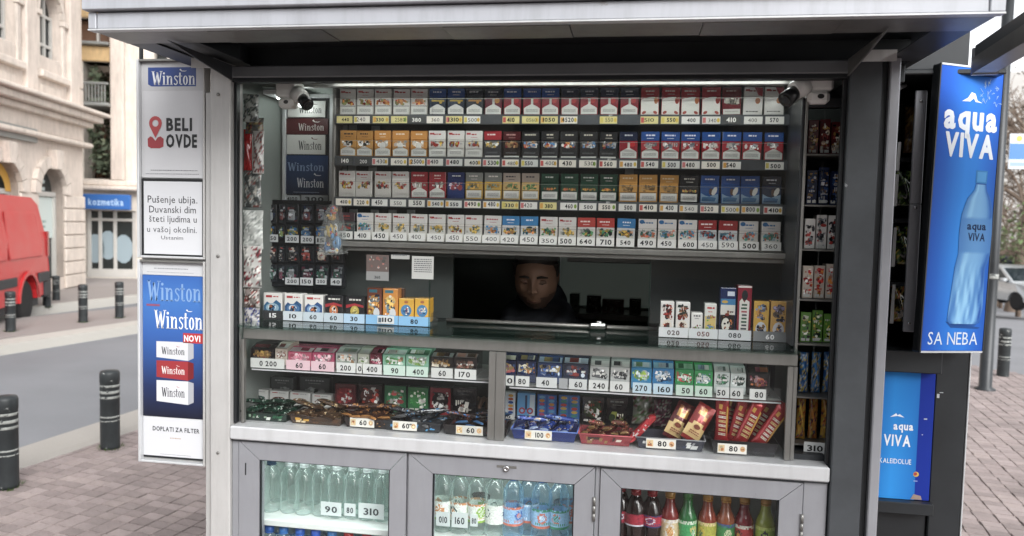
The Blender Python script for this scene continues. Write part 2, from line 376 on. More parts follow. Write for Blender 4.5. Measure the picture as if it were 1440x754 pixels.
def brickmat():
    m, t, b = newmat('block'); L = t.links.new
    oi = N(t, 'ShaderNodeObjectInfo'); at_ = N(t, 'ShaderNodeAttribute'); at_.attribute_name = 'Col'
    tc = N(t, 'ShaderNodeTexCoord'); n1 = N(t, 'ShaderNodeTexNoise'); n1.inputs['Scale'].default_value = 60; n1.inputs['Detail'].default_value = 5; L(tc.outputs['Object'], n1.inputs[0])
    hs_ = N(t, 'ShaderNodeHueSaturation'); L(at_.outputs[0], hs_.inputs['Color'])
    mr = N(t, 'ShaderNodeMapRange'); mr.inputs['To Min'].default_value = .91; mr.inputs['To Max'].default_value = 1.09; L(oi.outputs['Random'], mr.inputs[0])
    m2 = N(t, 'ShaderNodeMapRange'); m2.inputs['To Min'].default_value = .8; m2.inputs['To Max'].default_value = 1.2; L(n1.outputs[0], m2.inputs[0])
    mu = N(t, 'ShaderNodeMath', operation='MULTIPLY'); L(mr.outputs[0], mu.inputs[0]); L(m2.outputs[0], mu.inputs[1]); ge = N(t, 'ShaderNodeNewGeometry'); n5 = N(t, 'ShaderNodeTexNoise'); n5.inputs['Scale'].default_value = 1.6; n5.inputs['Detail'].default_value = 6; n5.inputs['Roughness'].default_value = .7; L(ge.outputs['Position'], n5.inputs['Vector']); m5 = N(t, 'ShaderNodeMapRange'); m5.inputs['From Min'].default_value = .3; m5.inputs['From Max'].default_value = .7; m5.inputs['To Min'].default_value = .72; m5.inputs['To Max'].default_value = 1.15; L(n5.outputs[0], m5.inputs[0])
    mu2 = N(t, 'ShaderNodeMath', operation='MULTIPLY'); L(mu.outputs[0], mu2.inputs[0]); L(m5.outputs[0], mu2.inputs[1]); L(mu2.outputs[0], hs_.inputs['Value'])
    L(hs_.outputs[0], b.inputs['Base Color']); b.inputs['Roughness'].default_value = .8
    bp = N(t, 'ShaderNodeBump'); bp.inputs['Strength'].default_value = .3; bp.inputs['Distance'].default_value = .005; L(n1.outputs[0], bp.inputs['Height']); L(bp.outputs[0], b.inputs['Normal'])
brickmat()
SLOPE0 = 9.0                                   # beyond this depth the side street on the right falls away
mb = MB(); mb.poly([(-200, -120, KZ - .004), (200, -120, KZ - .004), (200, 9.0, KZ - .004), (-200, 9.0, KZ - .004)])
mb.poly([(-200, 9, KZ - .004), (2.2, 9, KZ - .004), (2.2, 300, KZ - .004), (-200, 300, KZ - .004)])
ob('ground', mb, 'asphalt', kind='structure')
# side street on the right: falls about five per cent
mb = MB()
def sz(y): return -.10 - max(0, y - 9.6) * .062 if y < 45 else -.10 - 35.4 * .062
ys = [9.0, 9.6, 12, 16, 20, 25, 30, 36, 45, 60, 300]
for a, b in zip(ys[:-1], ys[1:]): mb.poly([(2.2, a, sz(a)), (160, a, sz(a)), (160, b, sz(b)), (2.2, b, sz(b))])
ob('side_street', mb, 'asphalt_far', kind='structure')
kerb_near = ((0, 664), (195, 600)); kerb_in = ((0, 640), (195, 573)); far_n = ((0, 486), (190, 458)); far_w = ((0, 478), (190, 451))
lay_n = ((0, 447), (190, 437)); lay_f = ((0, 447 - 3), (190, 421))
def lines(pair): A = gnd(*pair[0]); B = gnd(*pair[1]); return A, (B - A).normalized()
strip('gutter_strip', kerb_near, kerb_in, -.004, 'concrete', .12)
strip('far_kerb', far_n, far_w, 0.0, 'kerb_stone', .14)
strip('far_pavement', far_w, ((-100, 456), (190, 433)), -.004, 'far_paving', .14)
A, d = lines(((85, 430), (190, 418)))
nrm = Vector((-d.y, d.x, 0)); 
mb = MB()
for (o0, o1, zz) in ((0, .16, .03), (.16, 14, .026)):
    p = [A + d * -30 + nrm * o0, A + d * 60 + nrm * o0, A + d * 60 + nrm * o1, A + d * -30 + nrm * o1]
    mb.poly([(q.x, q.y, zz) for q in p], mat=0 if o0 == 0 else 1)
mb.wallface(A + d * -30, A + d * 60, -.13, .03, -nrm)
ob('building_pavement', mb, ['kerb_stone', 'far_paving'], kind='structure')
# pavement the kiosk stands on: mortar bed and paving blocks
A, d = lines(kerb_near); KA, KD = A, d
PE = [A + d * -14, A + d * 3.6, Vector((2.2, 9.7, 0)), Vector((4.16, 10.19, 0)), Vector((4.6, 9.62, 0)), Vector((9.5, 4.4, 0)), Vector((9.5, -12, 0))]
PE[1] = A + d * 5.0
mb = MB(); top = [(p.x, p.y, -.012) for p in PE]
mb.poly(top if sum(PE[i].x * PE[(i + 1) % len(PE)].y - PE[(i + 1) % len(PE)].x * PE[i].y for i in range(len(PE))) > 0 else top[::-1])
for i in range(len(PE)):
    a, b = PE[i], PE[(i + 1) % len(PE)]; mb.wallface(a, b, KZ - .3, -.012, (a + b) / 2 - Vector((1, 2, 0)))
pave = ob('pavement', mb, 'mortar', kind='structure')
mb = MB(); q0, q1 = KA - KD * 14, KA + KD * 5.0; sn = Vector((KD.y, -KD.x, 0)); mb.box(0, 19, -.06, .05, -.1, .003, b=.004)
o = ob('kerb_edge', mb, 'concrete', local=True, loc=(q0.x, q0.y, 0), rz=math.atan2(KD.y, KD.x), kind='structure')
def inside(p):
    c = False; n = len(PE)
    for i in range(n):
        a, b = PE[i], PE[(i + 1) % n]
        if (a.y > p.y) != (b.y > p.y) and p.x < (b.x - a.x) * (p.y - a.y) / (b.y - a.y) + a.x: c = not c
    return c
BW, BD, BROT = .112, .076, R(-8)
ux = Vector((math.cos(BROT), math.sin(BROT), 0)); uy = Vector((-math.sin(BROT), math.cos(BROT), 0))
cols_b = ['#938582', '#8e807d', '#978986', '#8a7d7a', '#958783', '#877a77']
bmeshes = []
for c_ in cols_b:
    mb = MB(); g = .0035
    # block with gently waved long sides, chamfered top
    nx = 4; lo = []; hi = []
    for i in range(nx + 1):
        x = -BW / 2 + g + (BW - 2 * g) * i / nx; wv = .003 * math.sin(i / nx * 2 * math.pi); lo.append((x, -BD / 2 + g + wv)); hi.append((x, BD / 2 - g + wv))
    loop = lo + list(reversed(hi)); cx_ = [(a * .975, b * .96) for a, b in loop]; n = len(loop)
    mb.faces([(a, b, 0) for a, b in cx_] + [(a, b, -.005) for a, b in loop] + [(a, b, -.05) for a, b in loop],
             [tuple(range(n))] + [(i, n + i, n + (i + 1) % n, (i + 1) % n) for i in range(n)] + [(n + i, 2 * n + i, 2 * n + (i + 1) % n, n + (i + 1) % n) for i in range(n)], c_)
    bmeshes.append((mb, mb.build('paving_block', ['block'])))
vis = []; rest = []
for i in range(-110, 115):
    for j in range(-90, 135):
        p = ux * (i * BW + rnd.uniform(-.004, .004)) + uy * (j * BD) + Vector((0, 3, 0))
        if not inside(p): continue
        if not inside(p + ux * .03) or not inside(p - ux * .03): continue
        if -1.22 < p.x < .98 and 2.25 < p.y < 3.6: continue
        if p.y < -1.5 or p.x > 8 or p.x < -6: 
            continue
        x, y, k = proj(p) if (p - CAM).dot(FW) > .5 else (-999, -999, 1)
        seen = (-20 < x < 300 or 1235 < x < 1460) and 500 < y < 775 and k > 0
        (vis if seen else rest).append((k if seen else 99, p))
vis.sort(key=lambda t: t[0])
for k, p in vis[300:]: rest.append((k, p))
for k, p in vis[:300]:
    o = bpy.data.objects.new('paving_block', bmeshes[rnd.randrange(len(bmeshes))][1]); col.objects.link(o); o.parent = pave
    o.location = p - wloc(pave) + Vector((0, 0, rnd.uniform(-.0025, .0015))); o.rotation_euler = (rnd.uniform(-.008, .008), rnd.uniform(-.008, .008), BROT + rnd.uniform(-.008, .008))
mb = MB(); cb, sb = math.cos(BROT), math.sin(BROT)
for k, p in rest:
    src = bmeshes[rnd.randrange(len(bmeshes))][0]; zz = rnd.uniform(-.0025, .0015)
    mb.faces([(p.x + a * cb - b * sb, p.y + a * sb + b * cb, c + zz) for a, b, c in src.v], src.f, src.c[0])
o = ob('paving_blocks', mb, 'block', pave, kind='stuff')

# ================================================================ the kiosk
XL, XR = -1.258, .625                     # outer faces of the front posts
CT, LZ, SO = .986, 1.292, 2.073           # counter top, glass ledge, soffit
kiosk = empty('kiosk', (-.3, 2.9, 0), 'grey metal street kiosk with glazed front, roof overhang and three fridge doors', 'kiosk')
def kp(name, mb, mats, parent=kiosk, **k): return ob(name, mb, mats, parent, **k)
def kbox(name, x0, x1, y0, y1, z0, z1, mat, b=.003, parent=kiosk, **k):
    mb = MB(); mb.box(x0, x1, y0, y1, z0, z1, b=b); return ob(name, mb, mat, parent, **k)
# posts
mb = MB(); mb.box(XL, -1.194, 2.115, 2.19, 0, SO - .002, b=.003); lp = kp('post', mb, 'light_post', label='light grey front left post')
for z in (.35, .9, 1.5, 1.98):
    m2 = MB(); m2.lathe([(.0055, 0), (.0055, .002), (.003, .0035)], 8); r_ = ob('rivet', m2, 'mid_metal', lp, local=True, loc=Vector((-1.232, 2.115, z)) - wloc(lp), rx=R(90))
mb = MB(); mb.box(-1.285, XL - .0005, 2.135, 2.175, 0, 1.99, b=.002); kp('post_flange', mb, 'light_post')
mb = MB(); mb.box(.540, .619, 2.115, 2.19, 0, SO - .002, b=.003); rp_ = kp('post', mb, 'dark_post', label='worn dark grey front right post')
mb = MB(); mb.box(.6195, .638, 2.135, 2.19, 0, SO - .003, b=.002); kp('post_recess', mb, 'dark_metal')
mb = MB(); mb.box(.6385, .664, 2.118, 2.19, 0, SO - .004, b=.003); kp('post_flange', mb, 'grey_alu')
for x0, x1 in ((XL, -1.20), (.60, .66)): kbox('post', x0, x1, 3.55, 3.62, 0, SO - .002, 'dark_post')
# walls, floor, ceiling of the cabin
kbox('side_wall', -1.252, -1.222, 2.192, 3.548, 0.0, SO - .004, 'interior_mid', 0)
kbox('roof_filler', -1.34, .726, 3.605, 3.70, SO - .003, SO + .0545, 'dark_metal', 0); kbox('roof_filler', -1.30, -1.16, 2.112, 2.20, SO + .0045, SO + .0545, 'dark_metal', 0); kbox('roof_filler', -1.159, .70, 2.17, 2.20, SO - .005, SO + .0545, 'black_metal', 0)
kbox('side_wall', .606, .64, 2.2, 3.548, 0.0, SO - .004, 'dark_post', 0)
for (a_, b_, c_, d_) in ((-1.198, -.34, 0, SO - .004), (.45, .598, 0, SO - .004), (-.3395, .4495, 0, 1.24), (-.3395, .4495, 1.50, SO - .004)): kbox('back_wall', a_, b_, 3.56, 3.6, c_, d_, 'interior', 0)
mb = MB(); mb.rect(-.3395, .4495, 1.24, 1.50, 3.58, '#808080'); kp('added_daylight_panel', mb, 'daylight_panel_sheet')  # translucent panel added here to let daylight into the dark cabin
kbox('cabin_floor', -1.22, .604, 2.2, 3.55, -.01, .06, 'interior', 0)
kbox('ceiling_panel', -1.22, .604, 2.21, 3.55, SO - .012, SO - .006, 'interior_pale', 0)
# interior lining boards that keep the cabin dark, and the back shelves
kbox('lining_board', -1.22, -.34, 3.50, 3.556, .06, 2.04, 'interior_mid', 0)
kbox('back_shelf', -.29, .60, 3.36, 3.55, 1.455, 1.475, 'mid_metal', .002)
kbox('back_shelf', -.29, .60, 3.33, 3.55, 1.205, 1.23, 'mid_metal', .002)
# roof
roof = kbox('roof', -1.34, .726, 1.735, 3.75, SO + .055, 2.20, 'dark_metal', 0)
def rb(name, x0, x1, y0, y1, z0, z1, mat, b=.002): return kbox(name, x0, x1, y0, y1, z0, z1, mat, b, roof)
rb('fascia_board', -1.322, .700, 1.716, 1.733, SO, 2.112, 'fascia')
rb('corner_cap', -1.345, -1.3235, 1.714, 1.733, SO, 2.112, 'fascia'); rb('corner_cap', .7015, .731, 1.714, 1.733, SO, 2.112, 'fascia')
rb('fascia_board', -1.352, .738, 1.700, 1.733, 2.1155, 2.24, 'fascia')
rb('fascia_lip', -1.345, .731, 1.713, 1.738, SO - .004, SO - .0005, 'white_alu', 0)
rb('side_fascia', -1.345, -1.3405, 1.734, 3.75, SO, 2.112, 'dark_post'); rb('side_fascia', .7265, .731, 1.734, 3.75, SO, 2.112, 'dark_metal')
for i in range(7):                                              # soffit sheets with lapped joints
    x0 = -1.338 + i * .2945; rb('soffit_sheet', x0 + .001, x0 + .2935, 1.74, 2.113 if i in (0, 6) and False else 1.855, SO - .004 - .0015 * (i % 2), SO - .001, 'mid_metal', 0)
rb('soffit_sheet', -1.338, -1.262, 1.856, 3.7, SO - .003, SO - .001, 'soffit', 0); rb('soffit_sheet', -1.2615, -1.15, 1.856, 2.11, SO + .002, SO + .004, 'soffit', 0); rb('soffit_sheet', .64, .724, 1.856, 3.7, SO - .003, SO - .001, 'soffit', 0); rb('soffit_back', -1.149, .639, 1.8555, 1.859, SO - .003, SO + .054, 'black_metal', 0)
for x0, x1, m in ((XL - .002, -1.19, 'light_post'), (.536, .622, 'light_post')):
    mb = MB(); mb.prism([(2.02, SO - .034), (2.112, SO - .016), (2.112, SO - .006), (2.02, SO - .006)], x0, x1, axis='x'); br = kp('roof_bracket', mb, m)
    mb = MB(); xi = x1 if x0 < 0 else x0 - .004
    mb.prism([(1.80, SO - .009), (1.94, SO - .030), (2.112, SO - .052), (2.112, SO - .009)], xi, xi + .004, axis='x'); kp('gusset_plate', mb, 'soffit' if x0 < 0 else 'mid_metal')
# header
painted('header_paint', '#6c7073', .45, .2, .14, 4, .01, '#3a3d40', .70, 6)
kbox('header_beam', -1.193, .539, 2.118, 2.165, 2.030, SO - .009, 'header_paint', .003)
kbox('header_channel', -1.193, .539, 2.125, 2.16, 2.018, 2.0295, 'black_metal', .001)
kbox('window_rail', -1.19, .535, 2.30, 2.325, 2.034, 2.05, 'mid_metal', .002)
kbox('window_jamb', -1.193, -1.184, 2.135, 2.155, .99, 2.017, 'black_metal', .001)
kbox('window_jamb', .529, .5385, 2.135, 2.150, .99, 2.017, 'black_metal', .001)
# counter
kbox('counter', -1.193, .537, 2.112, 2.60, CT - .041, CT, 'white_alu', .004)
mb = MB(); mb.box(-1.19, .535, 2.118, 2.13, CT - .046, CT - .0412); kp('counter_seam', mb, 'dark_metal')
# fridge cabinet
kbox('cabinet_stile', -1.193, -1.170, 2.128, 2.17, .05, CT - .047, 'grey_alu', .002)
kbox('cabinet_stile', -.638, -.6335, 2.132, 2.17, .05, CT - .047, 'grey_alu', .0)
kbox('cabinet_stile', -.0865, -.0735, 2.130, 2.17, .05, CT - .047, 'grey_alu', .001)
kbox('cabinet_stile', .4745, .537, 2.128, 2.17, .05, CT - .047, 'grey_alu', .002)
kbox('plinth', -1.19, .535, 2.15, 2.2, 0, .0495, 'dark_metal', .002)
kbox('fridge_liner', -1.19, .535, 2.56, 2.58, .06, CT - .05, 'liner', 0)
kbox('fridge_liner', -1.19, .535, 2.18, 2.559, .052, .062, 'liner', 0)
kbox('fridge_liner', -1.19, .535, 2.20, 2.559, CT - .052, CT - .0465, 'liner', 0)
for x in (-1.1895, -.640, -.084, .5245): kbox('fridge_liner', x, x + .010, 2.172, 2.559, .063, CT - .053, 'liner', 0)
FZ1, FZ2, FZ3 = at(382, 717, 2.275).z, at(623, 745, 2.275).z, at(905, 685, 2.275).z - .242; FZ4 = at(380, 737, 2.25).z - .2035
for (x0, x1, z) in ((-1.178, -.642, FZ1), (-.628, -.086, FZ2), (-.072, .523, FZ3), (-1.178, -.642, FZ4), (-.628, -.086, .42), (-.072, .523, .32)):
    kbox('fridge_shelf', x0, x1, 2.20, 2.55, z - .022, z, 'liner', .003, label='white shelf inside the fridge')
def door(x0, x1, gx0, gx1, zt, gz, hinge, n):
    y0, y1 = 2.124, 2.158; mb = MB(); zb, gb = .06, .20
    # four mitred rails
    quads = [((x0, zt), (x1, zt), (gx1, gz), (gx0, gz)), ((x0, zb), (gx0, gb), (gx1, gb), (x1, zb)), ((x0, zt), (gx0, gz), (gx0, gb), (x0, zb)), ((x1, zt), (x1, zb), (gx1, gb), (gx1, gz))]
    e = empty('fridge_door', ((x0 + x1) / 2, 2.14, zb)); e.parent = kiosk; e.location = Vector(((x0 + x1) / 2, 2.14, zb)) - Vector(kiosk.location); tag(e, label=n)
    for q in quads:
        cx, cz = sum(p[0] for p in q) / 4, sum(p[1] for p in q) / 4
        q2 = [(a + (cx - a) * .002, b + (cz - b) * .004) for a, b in q]
        mb = MB(); mb.prism(list(reversed(q2)), y0, y1); 
        ob('door_rail', mb, 'grey_alu', e)
    mb = MB(); mb.box(gx0 - .004, gx1 + .004, y0 + .012, y0 + .016, gb - .004, gz + .004); ob('pane', mb, 'glass', e)
    for (a, b, c_, d_) in ((gx0 - .0005, gx0 + .004, gb, gz), (gx1 - .004, gx1 + .0005, gb, gz), (gx0, gx1, gz - .003, gz + .0005)):
        mb = MB(); mb.box(a, b, y0 + .004, y0 + .0118, c_, d_); ob('gasket', mb, 'black_metal', e)
    for hz in (zt - .12, zb + .2):
        if hinge:
            hx = x1 if hinge > 0 else x0; mb = MB(); mb.lathe([(.0045, hz - .035), (.0045, hz - .012)], 10, cx=hx, cy=y0 - .003); mb.lathe([(.0045, hz - .0105), (.0045, hz + .010)], 10, cx=hx, cy=y0 - .003); mb.lathe([(.0045, hz + .0115), (.0045, hz + .035)], 10, cx=hx, cy=y0 - .003); ob('hinge', mb, 'mid_metal', e)
    return e
d1 = door(-1.168, -.6395, -1.102, -.690, .940, .885, 0, 'left fridge door with a slot by its edge')
mb = MB(); mb.box(-1.1475, -1.1445, 2.1225, 2.1245, .835, .872); ob('slot', mb, 'black_metal', d1)
d2 = door(-.632, -.088, -.560, -.145, .938, .884, 1, 'middle fridge door with a lock on its top rail')
mb = MB(); mb.box(-.370, -.312, 2.1225, 2.1245, .916, .924, b=.001); ob('lock_plate', mb, 'mid_metal', d2)
mb = MB(); mb.lathe([(.0085, 0), (.0085, .008), (.004, .0085), (.004, .003)], 14); ob('lock', mb, 'chrome', d2, local=True, loc=Vector((-.341, 2.1235, .916)) - wloc(d2), rx=R(90))
d3 = door(-.072, .473, -.014, .413, .936, .884, 1, 'right fridge door')
# lamps inside the fridges (lit in the photograph)
for x0, x1 in ((-1.12, -.70), (-.57, -.14)):
    mb = MB(); mb.tube([(x0, 2.19, .912), (x1, 2.19, .912)], .006, 8); ob('fridge_lamp', mb, 'fridge_tube', kiosk)
# lower display case
mb = MB(); mb.box(-1.175, .43, 2.168, 2.172, CT + .001, 1.246); kp('case_glass', mb, 'pane_glass')
kbox('case_rail', -1.176, .452, 2.160, 2.19, 1.247, 1.279, 'mid_metal', .002)
kbox('case_upright', -.405, -.384, 2.150, 2.1675, CT + .001, 1.2465, 'mid_metal', .0015); kbox('case_upright', -.3835, -.356, 2.148, 2.1675, CT + .001, 1.2465, 'mid_metal', .0015)
kbox('case_upright', .425, .440, 2.150, 2.1675, CT + .001, 1.2465, 'mid_metal', .0015); kbox('case_upright', .4405, .452, 2.155, 2.42, CT + .001, 1.2465, 'mid_metal', .0015)
kbox('case_upright', -1.176, -1.168, 2.150, 2.1675, CT + .001, 1.2465, 'mid_metal', .001)
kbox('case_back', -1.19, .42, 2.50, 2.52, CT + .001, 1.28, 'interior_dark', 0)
kbox('case_shelf', -1.166, -.41, 2.20, 2.42, 1.150, 1.157, 'mid_metal', .001); kbox('case_shelf', -.35, .42, 2.20, 2.42, 1.139, 1.146, 'mid_metal', .001)
kbox('case_step', -1.17, .42, 2.32, 2.49, CT + .001, CT + .012, 'mid_metal', .001)
# glass ledge and the rail at the serving hatch
mb = MB(); mb.box(-1.19, .452, 2.136, 2.52, LZ - .007, LZ, b=.001); kp('glass_ledge', mb, 'glass_edge')
mb = MB(); mb.tube([(-.595, 2.40, LZ + .008), (.08, 2.40, LZ + .008)], .007, 10); kp('hatch_rail', mb, 'mid_metal')
mb = MB(); mb.box(-.13, -.075, 2.36, 2.41, LZ + .001, LZ + .022, b=.006); mb.lathe([(.012, LZ + .022), (.012, LZ + .027), (.006, LZ + .029)], 12, cx=-.10, cy=2.385); kp('hatch_latch', mb, 'chrome')
# upper glazing: fixed panes left and right of the hatch and above it
GY = 2.20
mb = MB(); mb.box(-1.175, -.600, GY, GY + .004, LZ + .001, 2.030); kp('front_pane', mb, 'pane_glass')
mb = MB(); mb.box(-.599, .049, GY, GY + .004, 1.515, 2.030); kp('front_pane', mb, 'pane_glass')
mb = MB(); mb.box(.050, .440, GY, GY + .004, LZ + .001, 2.030); kp('front_pane', mb, 'pane_glass')
for x in (-.601, .046): mb = MB(); mb.box(x, x + .003, GY - .002, GY + .006, LZ + .001, 1.52); kp('pane_edge', mb, 'glass_edge')
# fluorescent lamp at the upper left, lit
mb = MB(); mb.box(-1.165, -1.115, 2.26, 2.62, 2.005, 2.02, b=.002); lampo = kp('lamp_housing', mb, 'white_alu')
mb = MB(); mb.tube([(-1.118, 2.27, 1.998), (-1.118, 2.60, 1.998)], .007, 8); ob('lamp_tube', mb, 'tube', lampo)
kbox('wall_trim', -1.10, -1.075, 2.60, 2.63, 1.30, 2.03, 'white_alu', .002); kbox('wall_panel', -1.215, -1.101, 2.61, 2.63, 1.30, 2.03, 'interior_mid', 0)
kbox('wall_panel', -1.074, -.99, 2.62, 2.64, 1.30, 2.03, 'interior_mid', 0)
# lit lamp strip along the top of the window, in front of the rack
mb = MB(); mb.box(-.97, .43, 2.225, 2.255, 2.053, 2.060, b=.002); ls = kp('lamp_strip', mb, 'white_alu')
mb = MB(); mb.box(-.96, .42, 2.230, 2.250, 2.0485, 2.0525); ob('lamp_tube', mb, 'rack_tube', ls)
# dark board behind the rack and cabin partition
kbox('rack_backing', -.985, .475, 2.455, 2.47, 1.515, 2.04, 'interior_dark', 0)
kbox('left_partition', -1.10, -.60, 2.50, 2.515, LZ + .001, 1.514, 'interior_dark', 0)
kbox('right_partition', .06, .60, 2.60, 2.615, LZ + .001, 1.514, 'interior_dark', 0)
# ================================================================ printed artwork helpers
WH = '#d9d7d3'
def tone(h, a=.28):
    h = h.lstrip('#'); h = ''.join(c * 2 for c in h) if len(h) == 3 else h; k = 1 + rnd.uniform(-a, a); return '#' + ''.join('%02x' % max(0, min(255, int(int(h[i:i + 2], 16) * k))) for i in (0, 2, 4))
def blobs(mb, x0, x1, z0, z1, y, pal, n, r, smin=.35):
    n = int(n * 2.4)
    for i in range(n):
        q = r * (1 if i < n * .3 else .55); rx = q * rnd.uniform(smin, 1); rz = q * rnd.uniform(smin, 1)
        rx = min(rx, (x1 - x0) * .48); rz = min(rz, (z1 - z0) * .48)
        cx, cz, c = rnd.uniform(x0 + rx, x1 - rx), rnd.uniform(z0 + rz, z1 - rz), tone(rnd.choice(pal)); k = rnd.random(); yy = y - .00004 * (i + 1)
        if k < .45: mb.disc(cx, cz, rx, rz, yy, c, 7)
        elif k < .75: mb.flat([(cx - rx, cz - rz * rnd.uniform(.4, 1)), (cx + rx * rnd.uniform(.3, 1), cz - rz), (cx + rx, cz + rz * rnd.uniform(.2, 1)), (cx - rx * rnd.uniform(.2, .9), cz + rz)], yy, c)
        else:
            for j in range(3): mb.rect(cx - rx + j * rx * .7, cx - rx + j * rx * .7 + rx * .4, cz - rz * rnd.uniform(.3, 1), cz + rz * rnd.uniform(.3, 1), yy, c)
def scribble(mb, x0, x1, z, y, h, c, n=1, w=.0011):
    """short run of tiny unreadable print"""
    for k in range(n):
        zz = z - k * h * 2.1; x = x0
        while x < x1 - h * .5:
            a = rnd.uniform(.8, 2.6) * h; a = min(a, x1 - x); mb.rect(x, x + a, zz, zz + h, y, c); x += a + h * rnd.uniform(.35, .6)
def bird(mb, x, z, s, y, c):
    mb.flat([(x - .9 * s, z + .35 * s), (x - .35 * s, z + .02 * s), (x, z), (x - .1 * s, z + .12 * s), (x - .45 * s, z + .22 * s)], y, c)
    mb.flat([(x - .3 * s, z + .1 * s), (x, z), (x + .5 * s, z - .02 * s), (x + 1.0 * s, z + .2 * s), (x + .35 * s, z + .12 * s), (x, z + .18 * s)], y - .00004, c)
    mb.flat([(x - .9 * s, z + .35 * s), (x - .65 * s, z + .62 * s), (x - .3 * s, z + .22 * s), (x - .35 * s, z + .02 * s)], y - .00008, c)
def winston(mb, x, z, wd, h, y, c):
    """narrow serif word, drawn stroke by stroke; x = left edge, z = base line, h = capital height"""
    k = wd / 3.62
    def r(a, b, c0, c1): mb.rect(x + a * k, x + b * k, z + c0 * h, z + c1 * h, y, c)
    def st(p, q, w_):
        (a, b), (e, g) = p, q; mb.flat([(x + (a - w_ / 2) * k, z + b * h), (x + (e - w_ / 2) * k, z + g * h), (x + (e + w_ / 2) * k, z + g * h), (x + (a + w_ / 2) * k, z + b * h)] if b < g else
                                        [(x + (e - w_ / 2) * k, z + g * h), (x + (e + w_ / 2) * k, z + g * h), (x + (a + w_ / 2) * k, z + b * h), (x + (a - w_ / 2) * k, z + b * h)], y, c)
    st((.12, 1), (.30, 0), .15); st((.30, 0), (.47, .92), .07); st((.47, .92), (.64, 0), .15); st((.64, 0), (.82, 1), .07)
    r(0, .26, .96, 1); r(.70, .93, .96, 1)
    xh = .66
    def stem(a, top=xh): r(a, a + .13, 0, top); r(a - .06, a + .19, 0, .04); r(a - .06, a, top - .05, top)
    stem(.98); mb.disc(x + 1.045 * k, z + .84 * h, .085 * k, .075 * h, y, c, 10)
    def n_(a):
        stem(a); r(a + .30, a + .43, 0, .48); r(a + .24, a + .49, 0, .04)
        for i in range(6):
            t0, t1 = math.pi * i / 6, math.pi * (i + 1) / 6; o = a + .265
            q = [(o + math.cos(t) * rx_, .46 + math.sin(t) * rz_) for t, rx_, rz_ in ((t0, .10, .12), (t0, .165, .20), (t1, .165, .20), (t1, .10, .12))]
            mb.flat([(x + p * k, z + q_ * h) for p, q_ in q], y, c)
    n_(1.30)
    s0 = 1.87; pts = [(.33, .55), (.24, .64), (.10, .62), (.06, .52), (.12, .42), (.24, .32), (.30, .20), (.24, .06), (.12, .02), (.03, .12)]
    mb.line([(x + (s0 + a) * k, z + b * h) for a, b in pts], .085 * k, y, c)
    t_ = 2.33; r(t_, t_ + .12, .08, .88); r(t_ - .08, t_ + .24, xh - .05, xh); mb.line([(x + (t_ + a) * k, z + b * h) for a, b in ((.06, .1), (.12, .03), (.24, .06))], .07 * k, y, c)
    for i in range(14):
        t0, t1 = 2 * math.pi * i / 14, 2 * math.pi * (i + 1) / 14
        mb.flat([(x + (2.84 + math.cos(t) * a) * k, z + (.33 + math.sin(t) * b) * h) for t, a, b in ((t0, .08, .28), (t0, .20, .34), (t1, .20, .34), (t1, .08, .28))], y, c)
    n_(3.16)

# ================================================================ cigarette rack
rack = empty('cigarette_rack', (-.26, 2.42, 1.515), 'aluminium framed wall rack of four shelves full of cigarette packs', 'display rack')
def rk(name, x0, x1, y0, y1, z0, z1, mat, b=.002, parent=None): mb = MB(); mb.box(x0, x1, y0, y1, z0, z1, b=b); return ob(name, mb, mat, parent or rack)
rk('frame_rail', -.978, .470, 2.36, 2.45, 1.518, 1.531, 'mid_metal'); rk('frame_rail', -.978, .470, 2.345, 2.45, 1.5315, 1.549, 'mid_metal')
rk('frame_stile', -.985, -.974, 2.38, 2.45, 1.55, 2.05, 'mid_metal'); rk('frame_stile', .452, .476, 2.38, 2.45, 1.55, 2.05, 'mid_metal')
rk('frame_rail', -.973, .451, 2.37, 2.45, 2.052, 2.06, 'mid_metal')
ROWZ = [1.960, 1.826, 1.694, 1.556]
PX = [[488, 513, 538.5, 564, 589, 615, 641, 667, 694, 720.5, 747.5, 774.5, 801.5, 829, 857, 885, 914, 943, 971, 1000, 1029, 1058.5, 1088.5],
      [489, 513, 538.5, 564, 589, 615, 641, 667, 692.5, 719.5, 746, 773, 800, 828, 855.5, 884, 914, 943, 971, 1000, 1029, 1058, 1088],
      [487.5, 511.5, 537.5, 563, 589, 615, 641, 667, 693, 719, 745.5, 773, 801, 828, 855, 883.5, 912, 940.5, 969, 998, 1027, 1056, 1086],
      [488, 513, 538, 563.5, 589, 615, 641, 666.5, 692, 718, 745, 772, 798.5, 825, 852, 880, 910, 938, 967, 995, 1024, 1053, 1084]]
